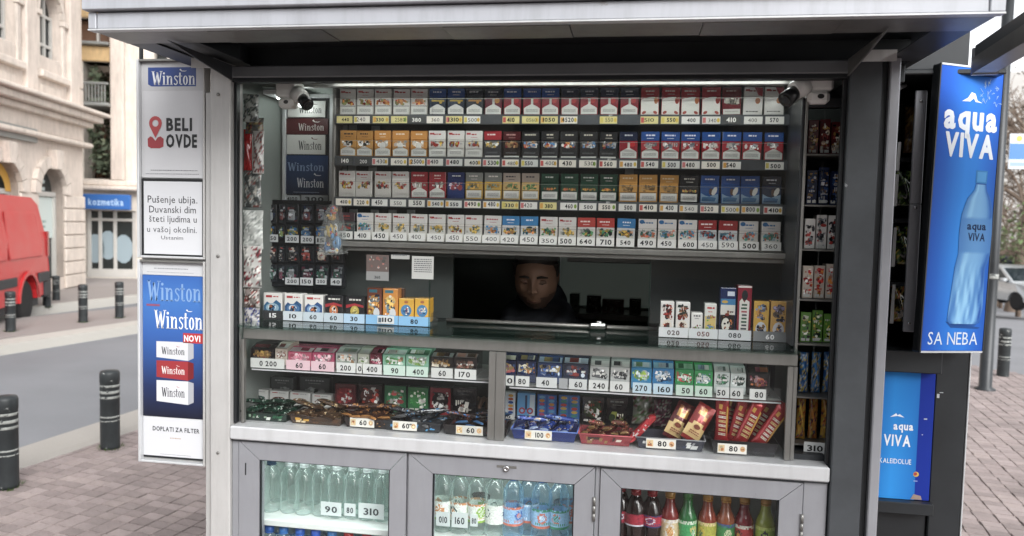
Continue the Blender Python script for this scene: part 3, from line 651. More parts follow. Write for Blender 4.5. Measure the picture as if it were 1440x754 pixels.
# style: lid, body, lower field, picture palette, logo colour, what it looks like
ST = {
 'wo': (WH, '#cfcac4', 'rect', ['#c2702a', '#a33a24', '#d08a3a', '#8a8f55'], '#a33', 'white cigarette pack with an orange and red picture'),
 'by': ('#1d4b92', '#27303f', 'pent', ['#d9b52c', '#caa21f', '#3b4a52'], '#dfe4ea', 'blue cigarette pack with a yellow stripe'),
 'ny': ('#1b2232', '#2a2f36', 'pent', ['#c98a2c', '#a6432f', '#3b4a52'], '#c9ccd2', 'near-black cigarette pack with an orange stripe'),
 'nm': ('#1b2740', '#6d2434', 'pent', ['#c9862c', '#d9d7d3'], '#c9ccd2', 'navy and maroon cigarette pack with an orange spot'),
 'br': ('#1f4f9e', '#8e2431', 'pent', ['#c0282c', '#d9d7d3', '#c9962c'], '#dfe4ea', 'blue cigarette pack with a red middle'),
 'nr': ('#1d2740', '#8e2431', 'pent', ['#c0282c', '#d9d7d3'], '#c9ccd2', 'navy cigarette pack with a red middle'),
 'ra': ('#a5202c', '#a5202c', 'arch', ['#b0602a', '#9c3020'], '#e2dcd8', 'white cigarette pack with an arched red top'),
 'dr': ('#6e1620', '#701822', 'low', ['#a39a86', '#55524a', '#c8c2b4'], '#b9a9a4', 'dark red cigarette pack'),
 'wr': (WH, WH, 'corner', ['#a32a3a', '#a8683c'], '#8a2a34', 'white cigarette pack with a red corner'),
 'od': ('#b07c34', '#c08a3c', 'hump', ['#3c3a36', '#d9d7d3'], '#2e2a26', 'orange cigarette pack with a dark top edge'),
 'of': ('#c98a3c', '#c98a3c', 'hump', ['#d6d2cb', '#b9b2a6'], '#e8dcc4', 'plain orange cigarette pack with a white figure'),
 'wp': (WH, '#cfccc6', 'hump', ['#b3362f', '#c8a53a', '#5c6670', '#87302c'], '#a33', 'white cigarette pack with a red and yellow picture'),
 'rd': ('#a3232f', '#3a3c42', 'strip', ['#c8a53a', '#d9d7d3', '#7a7a5c'], '#e2dcd8', 'cigarette pack with a red top and dark body'),
 'dk': ('#4c1219', '#261c1d', 'strip', ['#7a5a3a', '#6e1620', '#b08a5a'], '#c99a94', 'very dark red cigarette pack'),
 'bk': ('#26282b', '#2b2d31', 'strip', ['#b3362f', '#4a7fb0', '#d9d7d3', '#8c8f92', '#c08a3c'], '#d8d2c0', 'black cigarette pack with a coloured collage'),
 'bR': ('#1b4a8e', '#a3232f', 'pent', ['#d9d7d3', '#b9b5ae', '#7a7f88'], '#dfe4ea', 'cigarette pack with a blue top over red and white'),
 'ww': (WH, '#d2cec8', 'none', ['#a33a34', '#b0a89c', '#c8a53a', '#4c4c50'], '#a33', 'white cigarette pack with small red pictures'),
 'rp': ('#a12a33', '#9c2630', 'pent', ['#d9d7d3', '#c8c2b4', '#5a5a5a'], '#e8d8d4', 'red cigarette pack with a white point'),
 'nv': ('#27386e', '#27386e', 'none', ['#b3463f', '#c8c2d0', '#8a3a4a'], '#dfe4ea', 'navy cigarette pack with pale lettering'),
 'gy': ('#8c918c', '#d0a53e', 'rect', ['#6f7f70', '#c89a3a'], '#e8e4da', 'cigarette pack with a grey top and yellow band'),
 'bg': ('#b7aa9c', '#d2ae6a', 'rect', ['#5a8a52', '#7a8a5a', '#c89a5a'], '#4a4a52', 'beige cigarette pack with a green picture band'),
 'gr': ('#1d4a38', '#1f4636', 'rect', ['#d08a3a', '#c8a53a', '#b0603a'], '#d9e2da', 'dark green cigarette pack with an orange strip'),
 'go': ('#cf9640', '#cf9640', 'rect', ['#9a7a4a', '#8a6a3a'], '#e8d2a4', 'golden cigarette pack with a white panel'),
 'kb': ('#202226', '#24272a', 'rect', ['#c08a3c', '#a8703a', '#8a9a4a'], '#d8d4c8', 'black cigarette pack with an orange strip'),
 'bh': ('#1f5098', '#234f8c', 'wave', ['#6a4a3a', '#d9d7d3', '#3a3a3a'], '#e4eaf0', 'blue cigarette pack with a pale blue wave'),
 'nh': ('#1b2436', '#1d2a44', 'wave', ['#6a5a4a', '#d9d7d3', '#3a3a3a'], '#e4eaf0', 'navy cigarette pack with a pale blue wave'),
 'pk': ('#4a3a40', '#54585a', 'none', ['#2c4a52', '#a33a34', '#6a7a72'], '#a33', 'dark cigarette pack beside the hanging toy'),
 'wy': (WH, '#d4d0ca', 'none', ['#c8a53a', '#8a8f8a', '#6a7a72', '#d6b25a'], '#b4545c', 'white cigarette pack with a yellow and grey picture'),
 'wb': (WH, '#d4d0ca', 'none', ['#2f6fa0', '#6a8aa0', '#d08a4a'], '#b4545c', 'white cigarette pack with a blue picture band'),
 'bt': ('#3a82ba', '#d0d2d2', 'none', ['#3a4a52', '#2c5a6a', '#d08a4a', '#c8a53a'], '#e8eef2', 'cigarette pack with a sky blue top'),
 'wg': (WH, '#d4d0ca', 'none', ['#c8a53a', '#4a8a5a', '#2f5a4a', '#d06a4a'], '#b4545c', 'white cigarette pack with a yellow and green picture'),
 'rt': ('#bb4038', '#d0ccc8', 'none', ['#3a4a4a', '#4a8a5a', '#c8a53a', '#2f3a3a'], '#f0e4e0', 'cigarette pack with a light red top'),
 'wc': (WH, '#d4d0ca', 'none', ['#3a82a8', '#4a8a7a', '#c86a4a', '#8aa0a8'], '#3a74a8', 'white cigarette pack with a blue corner'),
 'rb': ('#9c2a2c', '#c9cdd0', 'none', ['#4a7f9a', '#3a5f72', '#a33a34', '#7aa0b0'], '#f0e4e0', 'cigarette pack with a dark red top and blue picture'),
}
ROWS = [['wo'] * 5 + ['by', 'by', 'ny', 'nm', 'br', 'br', 'br', 'nr', 'nr', 'nr', 'nr', 'ra', 'ra', 'ra', 'ra', 'dr', 'wr', 'wr'],
        ['od', 'od', 'of', 'of', 'of', 'wp', 'wp', 'wp', 'rd', 'dk', 'bk', 'bk', 'bk', 'bk', 'bk', 'nr'] + ['bR'] * 7,
        ['ww', 'ww', 'ww', 'ww', 'rp', 'rp', 'nv', 'gy', 'gy', 'bg', 'bg', 'gr', 'gr', 'gr', 'gr', 'go', 'go', 'go', 'kb', 'bh', 'bh', 'bh', 'nh'],
        ['pk', 'wc', 'wy', 'wy', 'wy', 'wy', 'ww', 'wy', 'wb', 'bt', 'bt', 'wg', 'wy', 'rt', 'rt', 'bt', 'wc', 'wc', 'wc', 'rb', 'rb', 'wc', 'wc']]
TAGS = [['440', '240', '330', '2580', '380', '360', '1310', '500', '', '410', '0560', '1050', '4520', '', '550', '', '510', '550', '400', '340', '410', '400', '570'],
        ['140', '200', '430', '490', '2500', '410', '480', '400', '530', '480', '550', '400', '430', '530', '560', '480', '540', '500', '480', '500', '540', '', '500'],
        ['410', '220', '450', '550', '550', '540', '550', '490', '480', '330', '420', '380', '460', '500', '550', '500', '410', '430', '540', '520', '500', '800', '410'],
        ['450', '410', '450', '450', '400', '450', '450', '550', '400', '420', '450', '350', '500', '640', '710', '540', '490', '450', '600', '450', '590', '500', '360']]
PW, PD, PH = .0555, .022, .0845
def pack(code, hgt=PH):
    lid, body, low, pal, lg, _ = ST[code]; hw = PW / 2; y = -PD / 2; zs = hgt * .66
    b = MB(); b.box(-hw, hw, y, PD / 2, 0, zs - .0003, body, b=.0012)
    l = MB(); l.box(-hw, hw, y, PD / 2, zs, hgt, lid, b=.0012); f = y - .0001
    p = MB()
    # logo on the lid
    z = zs + (hgt - zs) * .52; wd = rnd.uniform(.022, .034); scribble(l, -wd / 2 + rnd.uniform(-.006, .004), wd / 2, z, f, .0042, lg)
    if rnd.random() < .5: scribble(l, -.010, .011, z - .008, f, .0016, lg)
    if code in ('wo', 'ww', 'wy', 'wp', 'wr', 'wg'): l.rect(-hw + .004, -hw + rnd.uniform(.012, .02), z + .001, z + .007, f, '#b23a3c')
    if code in ('wc',): l.disc(-hw + .010, hgt - .009, .008, .0065, f, '#2f6fa8', 10)
    pz0, pz1 = (.36 * hgt, zs - .002)
    if low == 'none': pz0 = .30 * hgt
    if low == 'wave':
        b.flat([(-hw + .002, .002), (hw - .002, .002), (hw - .002, .34 * hgt), (.012, .30 * hgt), (0, .24 * hgt), (-.012, .27 * hgt), (-hw + .002, .36 * hgt)], f, '#7d9cb8')
        b.flat([(-hw + .005, .006), (hw - .012, .006), (hw - .008, .2 * hgt), (0, .24 * hgt), (-hw + .006, .22 * hgt)], f - .00012, '#3f6c96')
        b.disc(.004, .42 * hgt, .006, .011, f, '#5b4236', 8); b.disc(.014, .44 * hgt, .007, .014, f - .0002, '#d4d2cc', 8, rot=-.4); p = None
    elif low == 'arch':
        pts = [(-hw + .0015, .002), (hw - .0015, .002), (hw - .0015, zs * .55)] + [(hw - .004 - (PW - .006) * t, zs * (.86 + .13 * math.sin(math.pi * (.25 + .75 * t)))) for t in (0, .2, .4, .6, .8, 1)] + [(-hw + .0015, zs * .7)]
        p.flat(pts, f - .0002, '#dcdad4'); p.disc(hw - .009, zs * .80, .0065, .011, f - .0004, rnd.choice(pal), 10)
        for sx in (-1, 1): p.disc(sx * .017, .008, .007, .0045, f - .0004, '#a8463c', 8, rot=-sx * .5)
    elif low == 'corner':
        l.flat([(.002, hgt - .0014), (.014, zs + .004), (hw - .0014, zs + .001), (hw - .0014, hgt - .0014)], f, '#98202e'); b.disc(.013, zs * .78, .0075, .0095, f, rnd.choice(pal), 10)
        scribble(b, -hw + .008, hw - .01, .010, f, .003, '#4a4a4a'); p = None
    else:
        n = {'rect': 8, 'pent': 6, 'strip': 14, 'none': 11, 'hump': 6, 'low': 8}[low]
        if low == 'pent' and code in ('br', 'nr', 'nm'):
            b.rect(-.003, .004, pz0, pz1 - .003, f, '#c9c6c0'); b.disc(.012, pz1 - .008, .0085, .0085, f - .0002, pal[0], 10)
        elif code in ('by', 'ny'):
            b.rect(-hw + .008, hw - .006, pz1 - .011, pz1 - .006, f, pal[0]); b.disc(.010, pz1 - .012, .005, .006, f - .0002, pal[0], 8)
        elif code in ('gr', 'kb'): blobs(b, -hw + .006, hw - .006, pz0 + .001, pz0 + .010, f, pal, 9, .005)
        else: blobs(b, -hw + .004, hw - .004, pz0, pz1, f, pal, n, .010)
        if low in ('rect',):
            b.rect(-hw + .001, hw - .001, .335 * hgt, .355 * hgt, f, '#2a2a2a'); p.rect(-hw + .0035, hw - .0035, .004, .325 * hgt, f - .0003, '#d6d5d0'); scribble(p, -hw + .009, hw - .009, .21 * hgt, f - .0005, .0016, '#6d6d6d', 3)
        elif low in ('pent', 'hump'):
            top = .30 * hgt; pk_ = .40 * hgt
            mid = [(hw - .010, top + .001), (.003, pk_), (-.003, pk_), (-hw + .010, top + .001)] if low == 'pent' else [(hw - .010, top), (.009, top + .003), (.008, pk_ + .008), (0, pk_ + .014), (-.008, pk_ + .008), (-.009, top + .003), (-hw + .010, top)]
            if code in ('wp', 'od'): mid = [(hw - .010, top), (0, pk_), (-hw + .010, top)]
            p.flat([(-hw + .003, .003), (hw - .003, .003), (hw - .003, top - .004)] + mid + [(-hw + .003, top - .004)], f - .0003 - .0008, '#d6d5d0'); scribble(p, -hw + .009, hw - .009, .20 * hgt, f - .0013, .0016, '#7a7a7a', 3)
        elif low == 'low':
            p.rect(-hw + .003, hw - .003, .003, .22 * hgt, f - .0010, '#cfccc6'); scribble(p, -hw + .009, hw - .009, .13 * hgt, f - .0012, .0016, '#7a7a7a', 1)
        elif low == 'strip':
            p.rect(-hw + .004, hw - .004, .002, .075 * hgt, f - .0012, '#d6d5d0'); scribble(b, -hw + .008, hw - .012, .2 * hgt, f, .0013, '#6d7076', 2)
        else: p = None
    return b, l, p
RN = ['top row', 'second row', 'third row', 'bottom row']
shelves = []
for r_ in range(4):
    zb = ROWZ[r_]; sh = rk('shelf', -.972, .450, 2.378, 2.448, zb - .005, zb - .0005, 'mid_metal', .001); shelves.append(sh)
    if r_ < 3: rk('tag_rail', -.972, .450, 2.374, 2.3775, zb - .032, zb - .001, 'dark_post', 0, sh)
    lip = MB(); lip.box(-.968, .448, 2.376, 2.3775, zb + .001, zb + .048); ob('acrylic_lip', lip, 'glass', sh)
    lip = MB(); lip.box(-.968, .448, 2.3755, 2.378, zb + .0482, zb + .0494); ob('lip_edge', lip, 'mid_metal', sh)
    for i, (px, code) in enumerate(zip(PX[r_], ROWS[r_])):
        ymid = (143, 204, 264, 322)[r_]; X = at(px, ymid, 2.395).x
        b, l, p = pack(code, PH * (1 if r_ != 3 else 1.02))
        o = ob('cigarette_pack', b, 'print_gloss', local=True, loc=(X + rnd.uniform(-.0012, .0012), 2.406 + rnd.uniform(-.002, .003), zb), rz=rnd.gauss(0, .035), ry=rnd.gauss(0, .010),
               label='%s, %s, %s from left' % (ST[code][5], RN[r_], ORD[i + 1]), cat='cigarette pack', group='cigarette packs in the rack')
        ob('lid', l, 'print_gloss', o, local=True)
        if p and p.v: ob('warning_panel', p, 'print_matte', o, local=True)
        tg = TAGS[r_][i]
        if not tg: continue
        dark = (r_, i) in ((0, 4), (1, 0), (1, 1), (0, 20)); yl = rnd.random() < (.5 if r_ == 0 else .12)
        mb = MB()
        if r_ < 3:
            h0, h1 = zb - .029, zb - .007; X += rnd.uniform(-.0015, .0015)
            mb.box(X - .0265, X + .0265, 2.3722, 2.3737, h0, h1, '#4a4c4c' if dark else ('#d2c884' if yl else rnd.choice(['#d8d8d2', '#cfcfc8', '#dcd8cc', '#c9ccc8'])))
            f = 2.3720; e0 = X - .018 if len(tg) < 4 else X - .024
            if not dark and rnd.random() < .7: mb.rect(X - .025, X - .016, h0 + .003, h1 - .003, f, rnd.choice(['#c0504a', '#d09a3a', '#c9b950', '#c46a6a'])); e0 += .004
            if not dark and rnd.random() < .45: mb.disc(X + .0205, (h0 + h1) / 2, .0045, .007, f, rnd.choice(['#7a9a3a', '#d0b23a', '#c9a23a']), 8)
            mb.text(tg, X + rnd.uniform(-.003, .004), h0 + rnd.uniform(.004, .0065), f - .0002, rnd.uniform(.0105, .0135), '#e6e6e0' if dark else rnd.choice(['#1c1c20', '#26262c', '#34343c', '#1c1c20']), wid=min(.038, rnd.uniform(.0078, .0100) * len(tg)), bold=rnd.choice((0, 1, 1)))
        else:
            mb.box(X - .0275, X + .0275, 2.3722, 2.3737, zb - .001, zb + .0245, '#d8d8d4'); mb.text(tg, X + rnd.uniform(-.003, .003), zb + rnd.uniform(.004, .006), 2.3720, rnd.uniform(.0125, .0155), rnd.choice(['#202226', '#2c2e34']), wid=rnd.uniform(.030, .040), bold=rnd.choice((0, 1)))
        ob('price_tag', mb, 'print_matte', sh)
# grey spacer cards seen between the rows
for (x, y) in ((483, 182), (496, 182), (528, 183), (482, 238), (495, 239), (524, 240), (497, 300), (527, 301), (552, 301), (578, 301), (885, 244)):
    p = at(x, y, 2.445); mb = MB(); mb.box(p.x - .014, p.x + .014, 2.444, 2.447, p.z - .014, p.z + .014, '#8f9390'); ob('spacer_card', mb, 'print_matte', rack)

# ================================================================ generic printed box
def carton(name, x, y, z, w_, d_, h_, base, art, label, cat, group=None, rz=0, mat='print_gloss', top=None, bev=.0015, rx=0):
    """art(mb, w, h, y) prints on the front; base at (x, y, z), y = front face"""
    mb = MB(); mb.box(-w_ / 2, w_ / 2, 0, d_, 0, h_, base, b=bev)
    if top: mb.poly([(-w_ / 2 + bev, bev, h_ + .0002), (w_ / 2 - bev, bev, h_ + .0002), (w_ / 2 - bev, d_ - bev, h_ + .0002), (-w_ / 2 + bev, d_ - bev, h_ + .0002)], top)
    if art: art(mb, w_, h_, -.0002)
    return ob(name, mb, mat, local=True, loc=(x, y, z), rz=rz, rx=rx, label=label, cat=cat, group=group)
def art_face(bandc, pal, logo, bz=.5, n=9, top=True):
    def f(mb, w_, h_, y):
        if bandc: mb.rect(-w_ / 2 + .0015, w_ / 2 - .0015, .0015, h_ * bz, y, bandc)
        blobs(mb, -w_ * .38, w_ * .38, h_ * .08, h_ * (bz + .12), y - .0002, pal, n, w_ * .22)
        scribble(mb, -w_ * .30, w_ * .32, h_ * .84, y - .0002, h_ * .055, logo); scribble(mb, -w_ * .2, w_ * .2, h_ * .74, y - .0002, h_ * .025, logo)
    return f
def px_box(x0, x1, ytop, ybot, Y):
    a = at((x0 + x1) / 2, ybot, Y); return a.x, a.z, at(x1, ybot, Y).x - at(x0, ybot, Y).x, at((x0 + x1) / 2, ytop, Y).z - a.z

# ---- boxes on the glass ledge, left of the hatch, standing in a clear tray with a price strip
LY = 2.285
def ledge_item(x0, x1, ytop, base, art, label, cat='box', Y=LY, d_=.04, top=None, zb=LZ + .012):
    ax, az, w_, _ = px_box(x0, x1, ytop, 460, Y); h_ = at((x0 + x1) / 2, ytop, Y).z - zb
    return carton('candy_box' if cat == 'box' else 'snack_carton', ax, Y, zb, w_ * .97, d_, h_, base, art, label, cat, None, rnd.uniform(-.02, .02), top=top)
def cloud(c1, c2, hat):
    def f(mb, w_, h_, y):
        mb.flat([(-w_ / 2 + .002, .002), (w_ / 2 - .002, .002), (w_ / 2 - .002, h_ * .55), (w_ * .2, h_ * .70), (-w_ * .05, h_ * .50), (-w_ * .3, h_ * .62), (-w_ / 2 + .002, h_ * .45)], y, c1)
        mb.disc(0, h_ * .36, w_ * .36, h_ * .20, y - .0002, c2, 14); mb.disc(-w_ * .02, h_ * .38, w_ * .22, h_ * .13, y - .0004, '#c9d4dc', 12); blobs(mb, -w_ * .2, w_ * .2, h_ * .2, h_ * .5, y - .0006, [c1, '#b5683c', '#20242c'], 6, w_ * .12)
        mb.rect(-w_ * .36, -w_ * .02, h_ * .80, h_ * .90, y - .0002, hat); scribble(mb, w_ * .04, w_ * .36, h_ * .82, y - .0002, h_ * .05, hat)
    return f
def flame(c1, c2):
    def f(mb, w_, h_, y):
        mb.flat([(-w_ / 2 + .002, h_ * .62), (w_ * .0, h_ * .70), (w_ / 2 - .002, h_ * .62), (w_ / 2 - .002, h_ * .52), (0, h_ * .60), (-w_ / 2 + .002, h_ * .48)], y, '#a3232c')
        mb.disc(0, h_ * .36, w_ * .24, h_ * .24, y - .0002, c1, 12); mb.disc(w_ * .02, h_ * .36, w_ * .12, h_ * .18, y - .0004, c2, 10); blobs(mb, -w_ * .16, w_ * .16, h_ * .2, h_ * .5, y - .0006, ['#20242c', c2, c1], 5, w_ * .08)
        scribble(mb, -w_ * .3, w_ * .34, h_ * .82, y - .0002, h_ * .07, '#d8d4cc'); mb.rect(-w_ * .3, w_ * .34, h_ * .02, h_ * .13, y - .0002, '#d2cfc8')
    return f
ledge_item(370, 396, 412, WH, cloud('#2b5f86', '#8aa8b8', '#a83a3c'), 'white box with a teal cartoon print, leftmost on the glass ledge')
ledge_item(399, 425, 413, WH, cloud('#27507c', '#3f6d9c', '#a83a3c'), 'white box with a blue print, second from the left on the glass ledge')
ledge_item(427.5, 454, 415, WH, cloud('#2c4f80', '#6f94bb', '#a83a3c'), 'white box with a blue print, third from the left on the glass ledge')
ledge_item(456, 482, 416, '#1d1c1e', flame('#c06a32', '#d8d2c8'), 'black box with a red band and orange figure on the glass ledge')
ledge_item(485, 512, 417, '#1d1c1e', flame('#b6a03a', '#cdbf6a'), 'black box with a red band and yellow figure on the glass ledge')
def totem(c1):
    def f(mb, w_, h_, y):
        mb.disc(0, h_ * .62, w_ * .36, h_ * .16, y, c1, 12); blobs(mb, -w_ * .42, w_ * .42, h_ * .15, h_ * .82, y - .0002, ['#3a3a4a', '#c9a23a', '#5a7a8a', c1, '#d8d0c0'], 16, w_ * .2)
        mb.rect(-w_ * .36, w_ * .2, h_ * .86, h_ * .95, y - .0002, '#3a7a8a'); mb.disc(w_ * .18, h_ * .24, w_ * .22, h_ * .16, y - .002, '#c8cacc', 10)
    return f
ledge_item(515.5, 536, 405, '#7c4028', totem('#c08a3a'), 'tall brown box with a gold mask print on the glass ledge')
ledge_item(537.5, 559, 406, '#d0872c', totem('#d8b25a'), 'tall orange box with a mask print on the glass ledge')
ledge_item(557, 567.5, 405.5, '#5a3a26', art_face(None, ['#8a5a3a', '#3a2a22'], '#a87a4a', n=4), 'narrow brown box half hidden behind the tall orange box', Y=2.335, d_=.02)
def smiley(mb, w_, h_, y):
    mb.disc(0, h_ * .48, w_ * .36, h_ * .26, y, '#3f7fae', 12); blobs(mb, -w_ * .25, w_ * .25, h_ * .3, h_ * .66, y - .0002, ['#c9d8e0', '#b04a4a', '#27507c', '#e0d8c8'], 8, w_ * .14)
    mb.disc(0, h_ * .85, w_ * .14, h_ * .06, y, '#a8663c', 10); mb.disc(0, h_ * .12, w_ * .13, h_ * .055, y, '#4a3a1c', 10)
ledge_item(560, 581.5, 420, '#dba621', smiley, 'yellow box with a blue ball print, left one of the pair on the ledge', d_=.05)
ledge_item(582.5, 604, 420, '#dba621', smiley, 'yellow box with a blue ball print, right one beside the hatch', d_=.05)
def tray_strip(x0p, x1p, segs, label, Y=2.272):
    a = at(x0p, 464, Y).x; b = at(x1p, 464, Y).x; e = empty('price_tray', ((a + b) / 2, Y + .03, LZ), label, 'tray')
    mb = MB(); mb.box(a, b, Y, Y + .085, LZ + .0005, LZ + .004); ob('tray_floor', mb, 'acrylic', e)
    mb = MB(); mb.box(a, b, Y, Y + .002, LZ + .0042, LZ + .033); ob('tray_front', mb, 'acrylic', e)
    for xx in (a - .002, b): mb = MB(); mb.box(xx, xx + .002, Y, Y + .085, LZ + .0005, LZ + .045); ob('tray_end', mb, 'acrylic', e)
    for (p0, p1, tx, c_, tc) in segs:
        u0, u1 = at(p0, 464, Y).x + .001, at(p1, 464, Y).x - .001; mb = MB(); mb.box(u0, u1, Y - .002, Y - .0005, LZ + .002, LZ + .031, c_)
        if tx: mb.text(tx, (u0 + u1) / 2, LZ + .009, Y - .0023, .0135, tc, bold=1, wid=min((u1 - u0) * .7, .012 * len(tx)))
        ob('price_tag', mb, 'print_matte', e)
    return e
tray_strip(369, 606, [(370, 398, '15', '#2c2d2f', '#d8d8d8'), (398, 426, '10', '#c3ccd2', '#26282c'), (426, 455, '60', '#b9c6cf', '#26282c'), (455, 483, '60', '#b4c2cc', '#26282c'), (483, 513, '30', '#a9c6de', '#26282c'), (514, 560, '80', '#7fb4dc', '#1c1e22'), (560, 605, '80', '#7fb4dc', '#1c1e22')], 'clear tray with a pale blue price strip left of the hatch')
mb = MB(); p = at(543, 450, 2.268); mb.box(p.x - .028, p.x + .026, 2.2665, 2.268, p.z - .012, p.z + .012, '#d4d6d6'); mb.text('110', p.x + .004, p.z - .006, 2.2662, .013, '#26282c', bold=1, wid=.034); mb.rect(p.x - .025, p.x - .015, p.z - .008, p.z + .006, 2.2662, '#5a6a7a')
tag(ob('price_card', mb, 'print_matte'), 'small white price card clipped in front of the tall boxes', 'price card')
# ---- right of the hatch
def figure(c0, pal):
    def f(mb, w_, h_, y): blobs(mb, -w_ * .42, w_ * .42, h_ * .45, h_ * .95, y, pal, 12, w_ * .25); mb.disc(0, h_ * .26, w_ * .36, h_ * .20, y, c0, 12); blobs(mb, -w_ * .3, w_ * .3, h_ * .08, h_ * .42, y - .0003, pal, 8, w_ * .18)
    return f
RI = [(928, 947.5, 424, WH, figure('#ddd2c4', ['#8a2a24', '#5a2a20', '#b05a3a', '#3a3a3a']), 'white box with dark red pictures, leftmost right of the hatch'),
      (949.5, 970, 425, WH, figure('#ddd2c4', ['#7a2a24', '#4a2a20', '#a06a4a', '#2c3a32']), 'white box with dark red pictures, second right of the hatch'),
      (971.5, 988, 440, WH, art_face('#c9c6be', ['#a33a34', '#5a7a3a', '#8a6a3a'], '#4a4a52', .4, 6), 'short white carton with a small fruit picture right of the hatch'),
      (990, 1007, 427, '#d4d6d0', art_face('#cdb66a', ['#5a8a3a', '#a33a5a', '#5a7fae', '#c9a23a'], '#c04a4a', .62, 9), 'white and green carton with fruit colours right of the hatch'),
      (1011, 1034, 405, '#1d2b57', None, 'tall blue and black carton with a white panel right of the hatch'),
      (1035.5, 1056, 402, '#84182c', None, 'tallest box, maroon with a white lettered front, right of the hatch'),
      (1059, 1081, 424, '#d0a437', figure('#c9cdd4', ['#2c3242', '#b5843a', '#6a7f9a', '#8a5a2c']), 'yellow box with a blue cartoon figure right of the hatch'),
      (1083, 1106, 424, '#c99a44', figure('#cdcdd0', ['#2c2c34', '#b5843a', '#8a7f9a', '#5a4a3c']), 'tan box with a grey cartoon figure, rightmost on the ledge')]
def tall_blue(mb, w_, h_, y):
    mb.rect(-w_ / 2 + .002, w_ / 2 - .002, h_ * .46, h_ * .66, y, '#cfcdc6'); mb.rect(-w_ / 2 + .002, w_ / 2 - .002, h_ * .66, h_ * .78, y, '#3a7aa8'); mb.rect(-w_ / 2 + .002, w_ / 2 - .002, .002, h_ * .46, y, '#1b1718')
    mb.rect(-w_ * .05, w_ * .4, h_ * .84, h_ * .93, y, '#c9d2e0'); mb.disc(-w_ * .2, h_ * .72, w_ * .2, h_ * .03, y - .0002, '#c9a23a', 10); mb.disc(-w_ * .1, h_ * .26, w_ * .26, h_ * .14, y - .0002, '#d8d4c8', 12); blobs(mb, -w_ * .3, w_ * .4, h_ * .1, h_ * .6, y - .0004, ['#2c2020', '#a8622c', '#1b1718', '#7a2a24'], 9, w_ * .16); mb.rect(-w_ * .4, w_ * .4, h_ * .02, h_ * .07, y - .0002, '#c9ccd2')
def tall_red(mb, w_, h_, y):
    mb.flat([(-w_ * .34, .003), (w_ * .30, .003), (w_ * .34, h_ * .70), (w_ * .1, h_ * .74), (-w_ * .02, h_ * .68), (-w_ * .2, h_ * .76), (-w_ * .36, h_ * .70)], y, '#d6d4ce'); mb.disc(0, h_ * .82, w_ * .22, h_ * .10, y - .0002, '#26282c', 12)
    for k in range(9): mb.rect(-w_ * .2 + rnd.uniform(-.002, .002), w_ * .18, h_ * (.10 + k * .065), h_ * (.135 + k * .065), y - .0002, rnd.choice(['#4a4c52', '#6a5a5c', '#3c5a4a', '#a8525a'])) ; 
    mb.rect(-w_ * .5 + .001, w_ * .5 - .001, h_ * .965, h_ - .001, y - .0002, '#d8d2ce')
for (a, b, yt, c_, ar, lb) in RI:
    ledge_item(a, b, yt, c_, tall_blue if 'blue and black' in lb else (tall_red if 'maroon' in lb else ar), lb, Y=2.30, d_=.045, top='#d8d2ce' if 'maroon' in lb else None, zb=LZ + .006)
tray_strip(926, 1108, [(926, 968, '020', '#cfd2d4', '#5a4a4a'), (968, 1010, '050', '#ccd0d2', '#7a5a5a'), (1010, 1057, '080', '#c9cdd0', '#4a4c50'), (1059, 1107, '60', '#7d8082', '#f0f0f0')], 'clear tray with a grey price strip right of the hatch', 2.285)
# ================================================================ poster case at the left of the rack
Y0 = 2.50
a, b = at(398, 285, Y0), at(470, 133, Y0)
pc = empty('poster_case', ((a.x + b.x) / 2, Y0, a.z), 'white framed poster case with stacked pack pictures left of the rack', 'poster case')
def pcb(n, x0, x1, y0, y1, z0, z1, m, c='#808080', b_=.001, parent=None): mb = MB(); mb.box(x0, x1, y0, y1, z0, z1, c, b=b_); return ob(n, mb, m, parent or pc)
fx0, fx1, fz0, fz1 = a.x, b.x, a.z, b.z
pcb('backing', fx0 + .004, fx1 - .004, Y0 + .006, Y0 + .012, fz0, fz1 - .004, 'dark_metal')
pcb('frame_side', fx0, fx0 + .012, Y0 - .01, Y0 + .005, fz0, fz1, 'white_alu'); pcb('frame_side', fx1 - .012, fx1, Y0 - .01, Y0 + .005, fz0, fz1, 'white_alu'); pcb('frame_top', fx0 + .0125, fx1 - .0125, Y0 - .01, Y0 + .005, fz1 - .012, fz1, 'white_alu')
def card(n, x0, x1, y0, y1, c, draw, Y=Y0): # pixel rectangle
    p, q = at(x0, y1, Y), at(x1, y0, Y); mb = MB(); mb.box(p.x, q.x, Y - .003, Y + .004, p.z, q.z, c, b=.0008); draw(mb, p.x, q.x, p.z, q.z, Y - .0033); return ob(n, mb, 'print', pc)
def wtxt(c, bc, k=.25):
    def f(mb, x0, x1, z0, z1, y):
        w_ = x1 - x0; h_ = z1 - z0; winston(mb, x0 + w_ * .30, z0 + h_ * .24, w_ * .60, h_ * .46, y, c); bird(mb, x0 + w_ * .72, z0 + h_ * .76, w_ * .10, y, bc)
    return f
card('pack_picture', 405, 458, 142, 165, '#d0d0cc', wtxt('#222428', '#3a3a3e')); card('pack_picture', 402, 462, 167, 189, '#4e1a1e', wtxt('#c9c4c0', '#d8d4d0')); card('pack_picture', 404, 458, 190, 217, '#cfcfcb', wtxt('#222428', '#6a3a3e'))
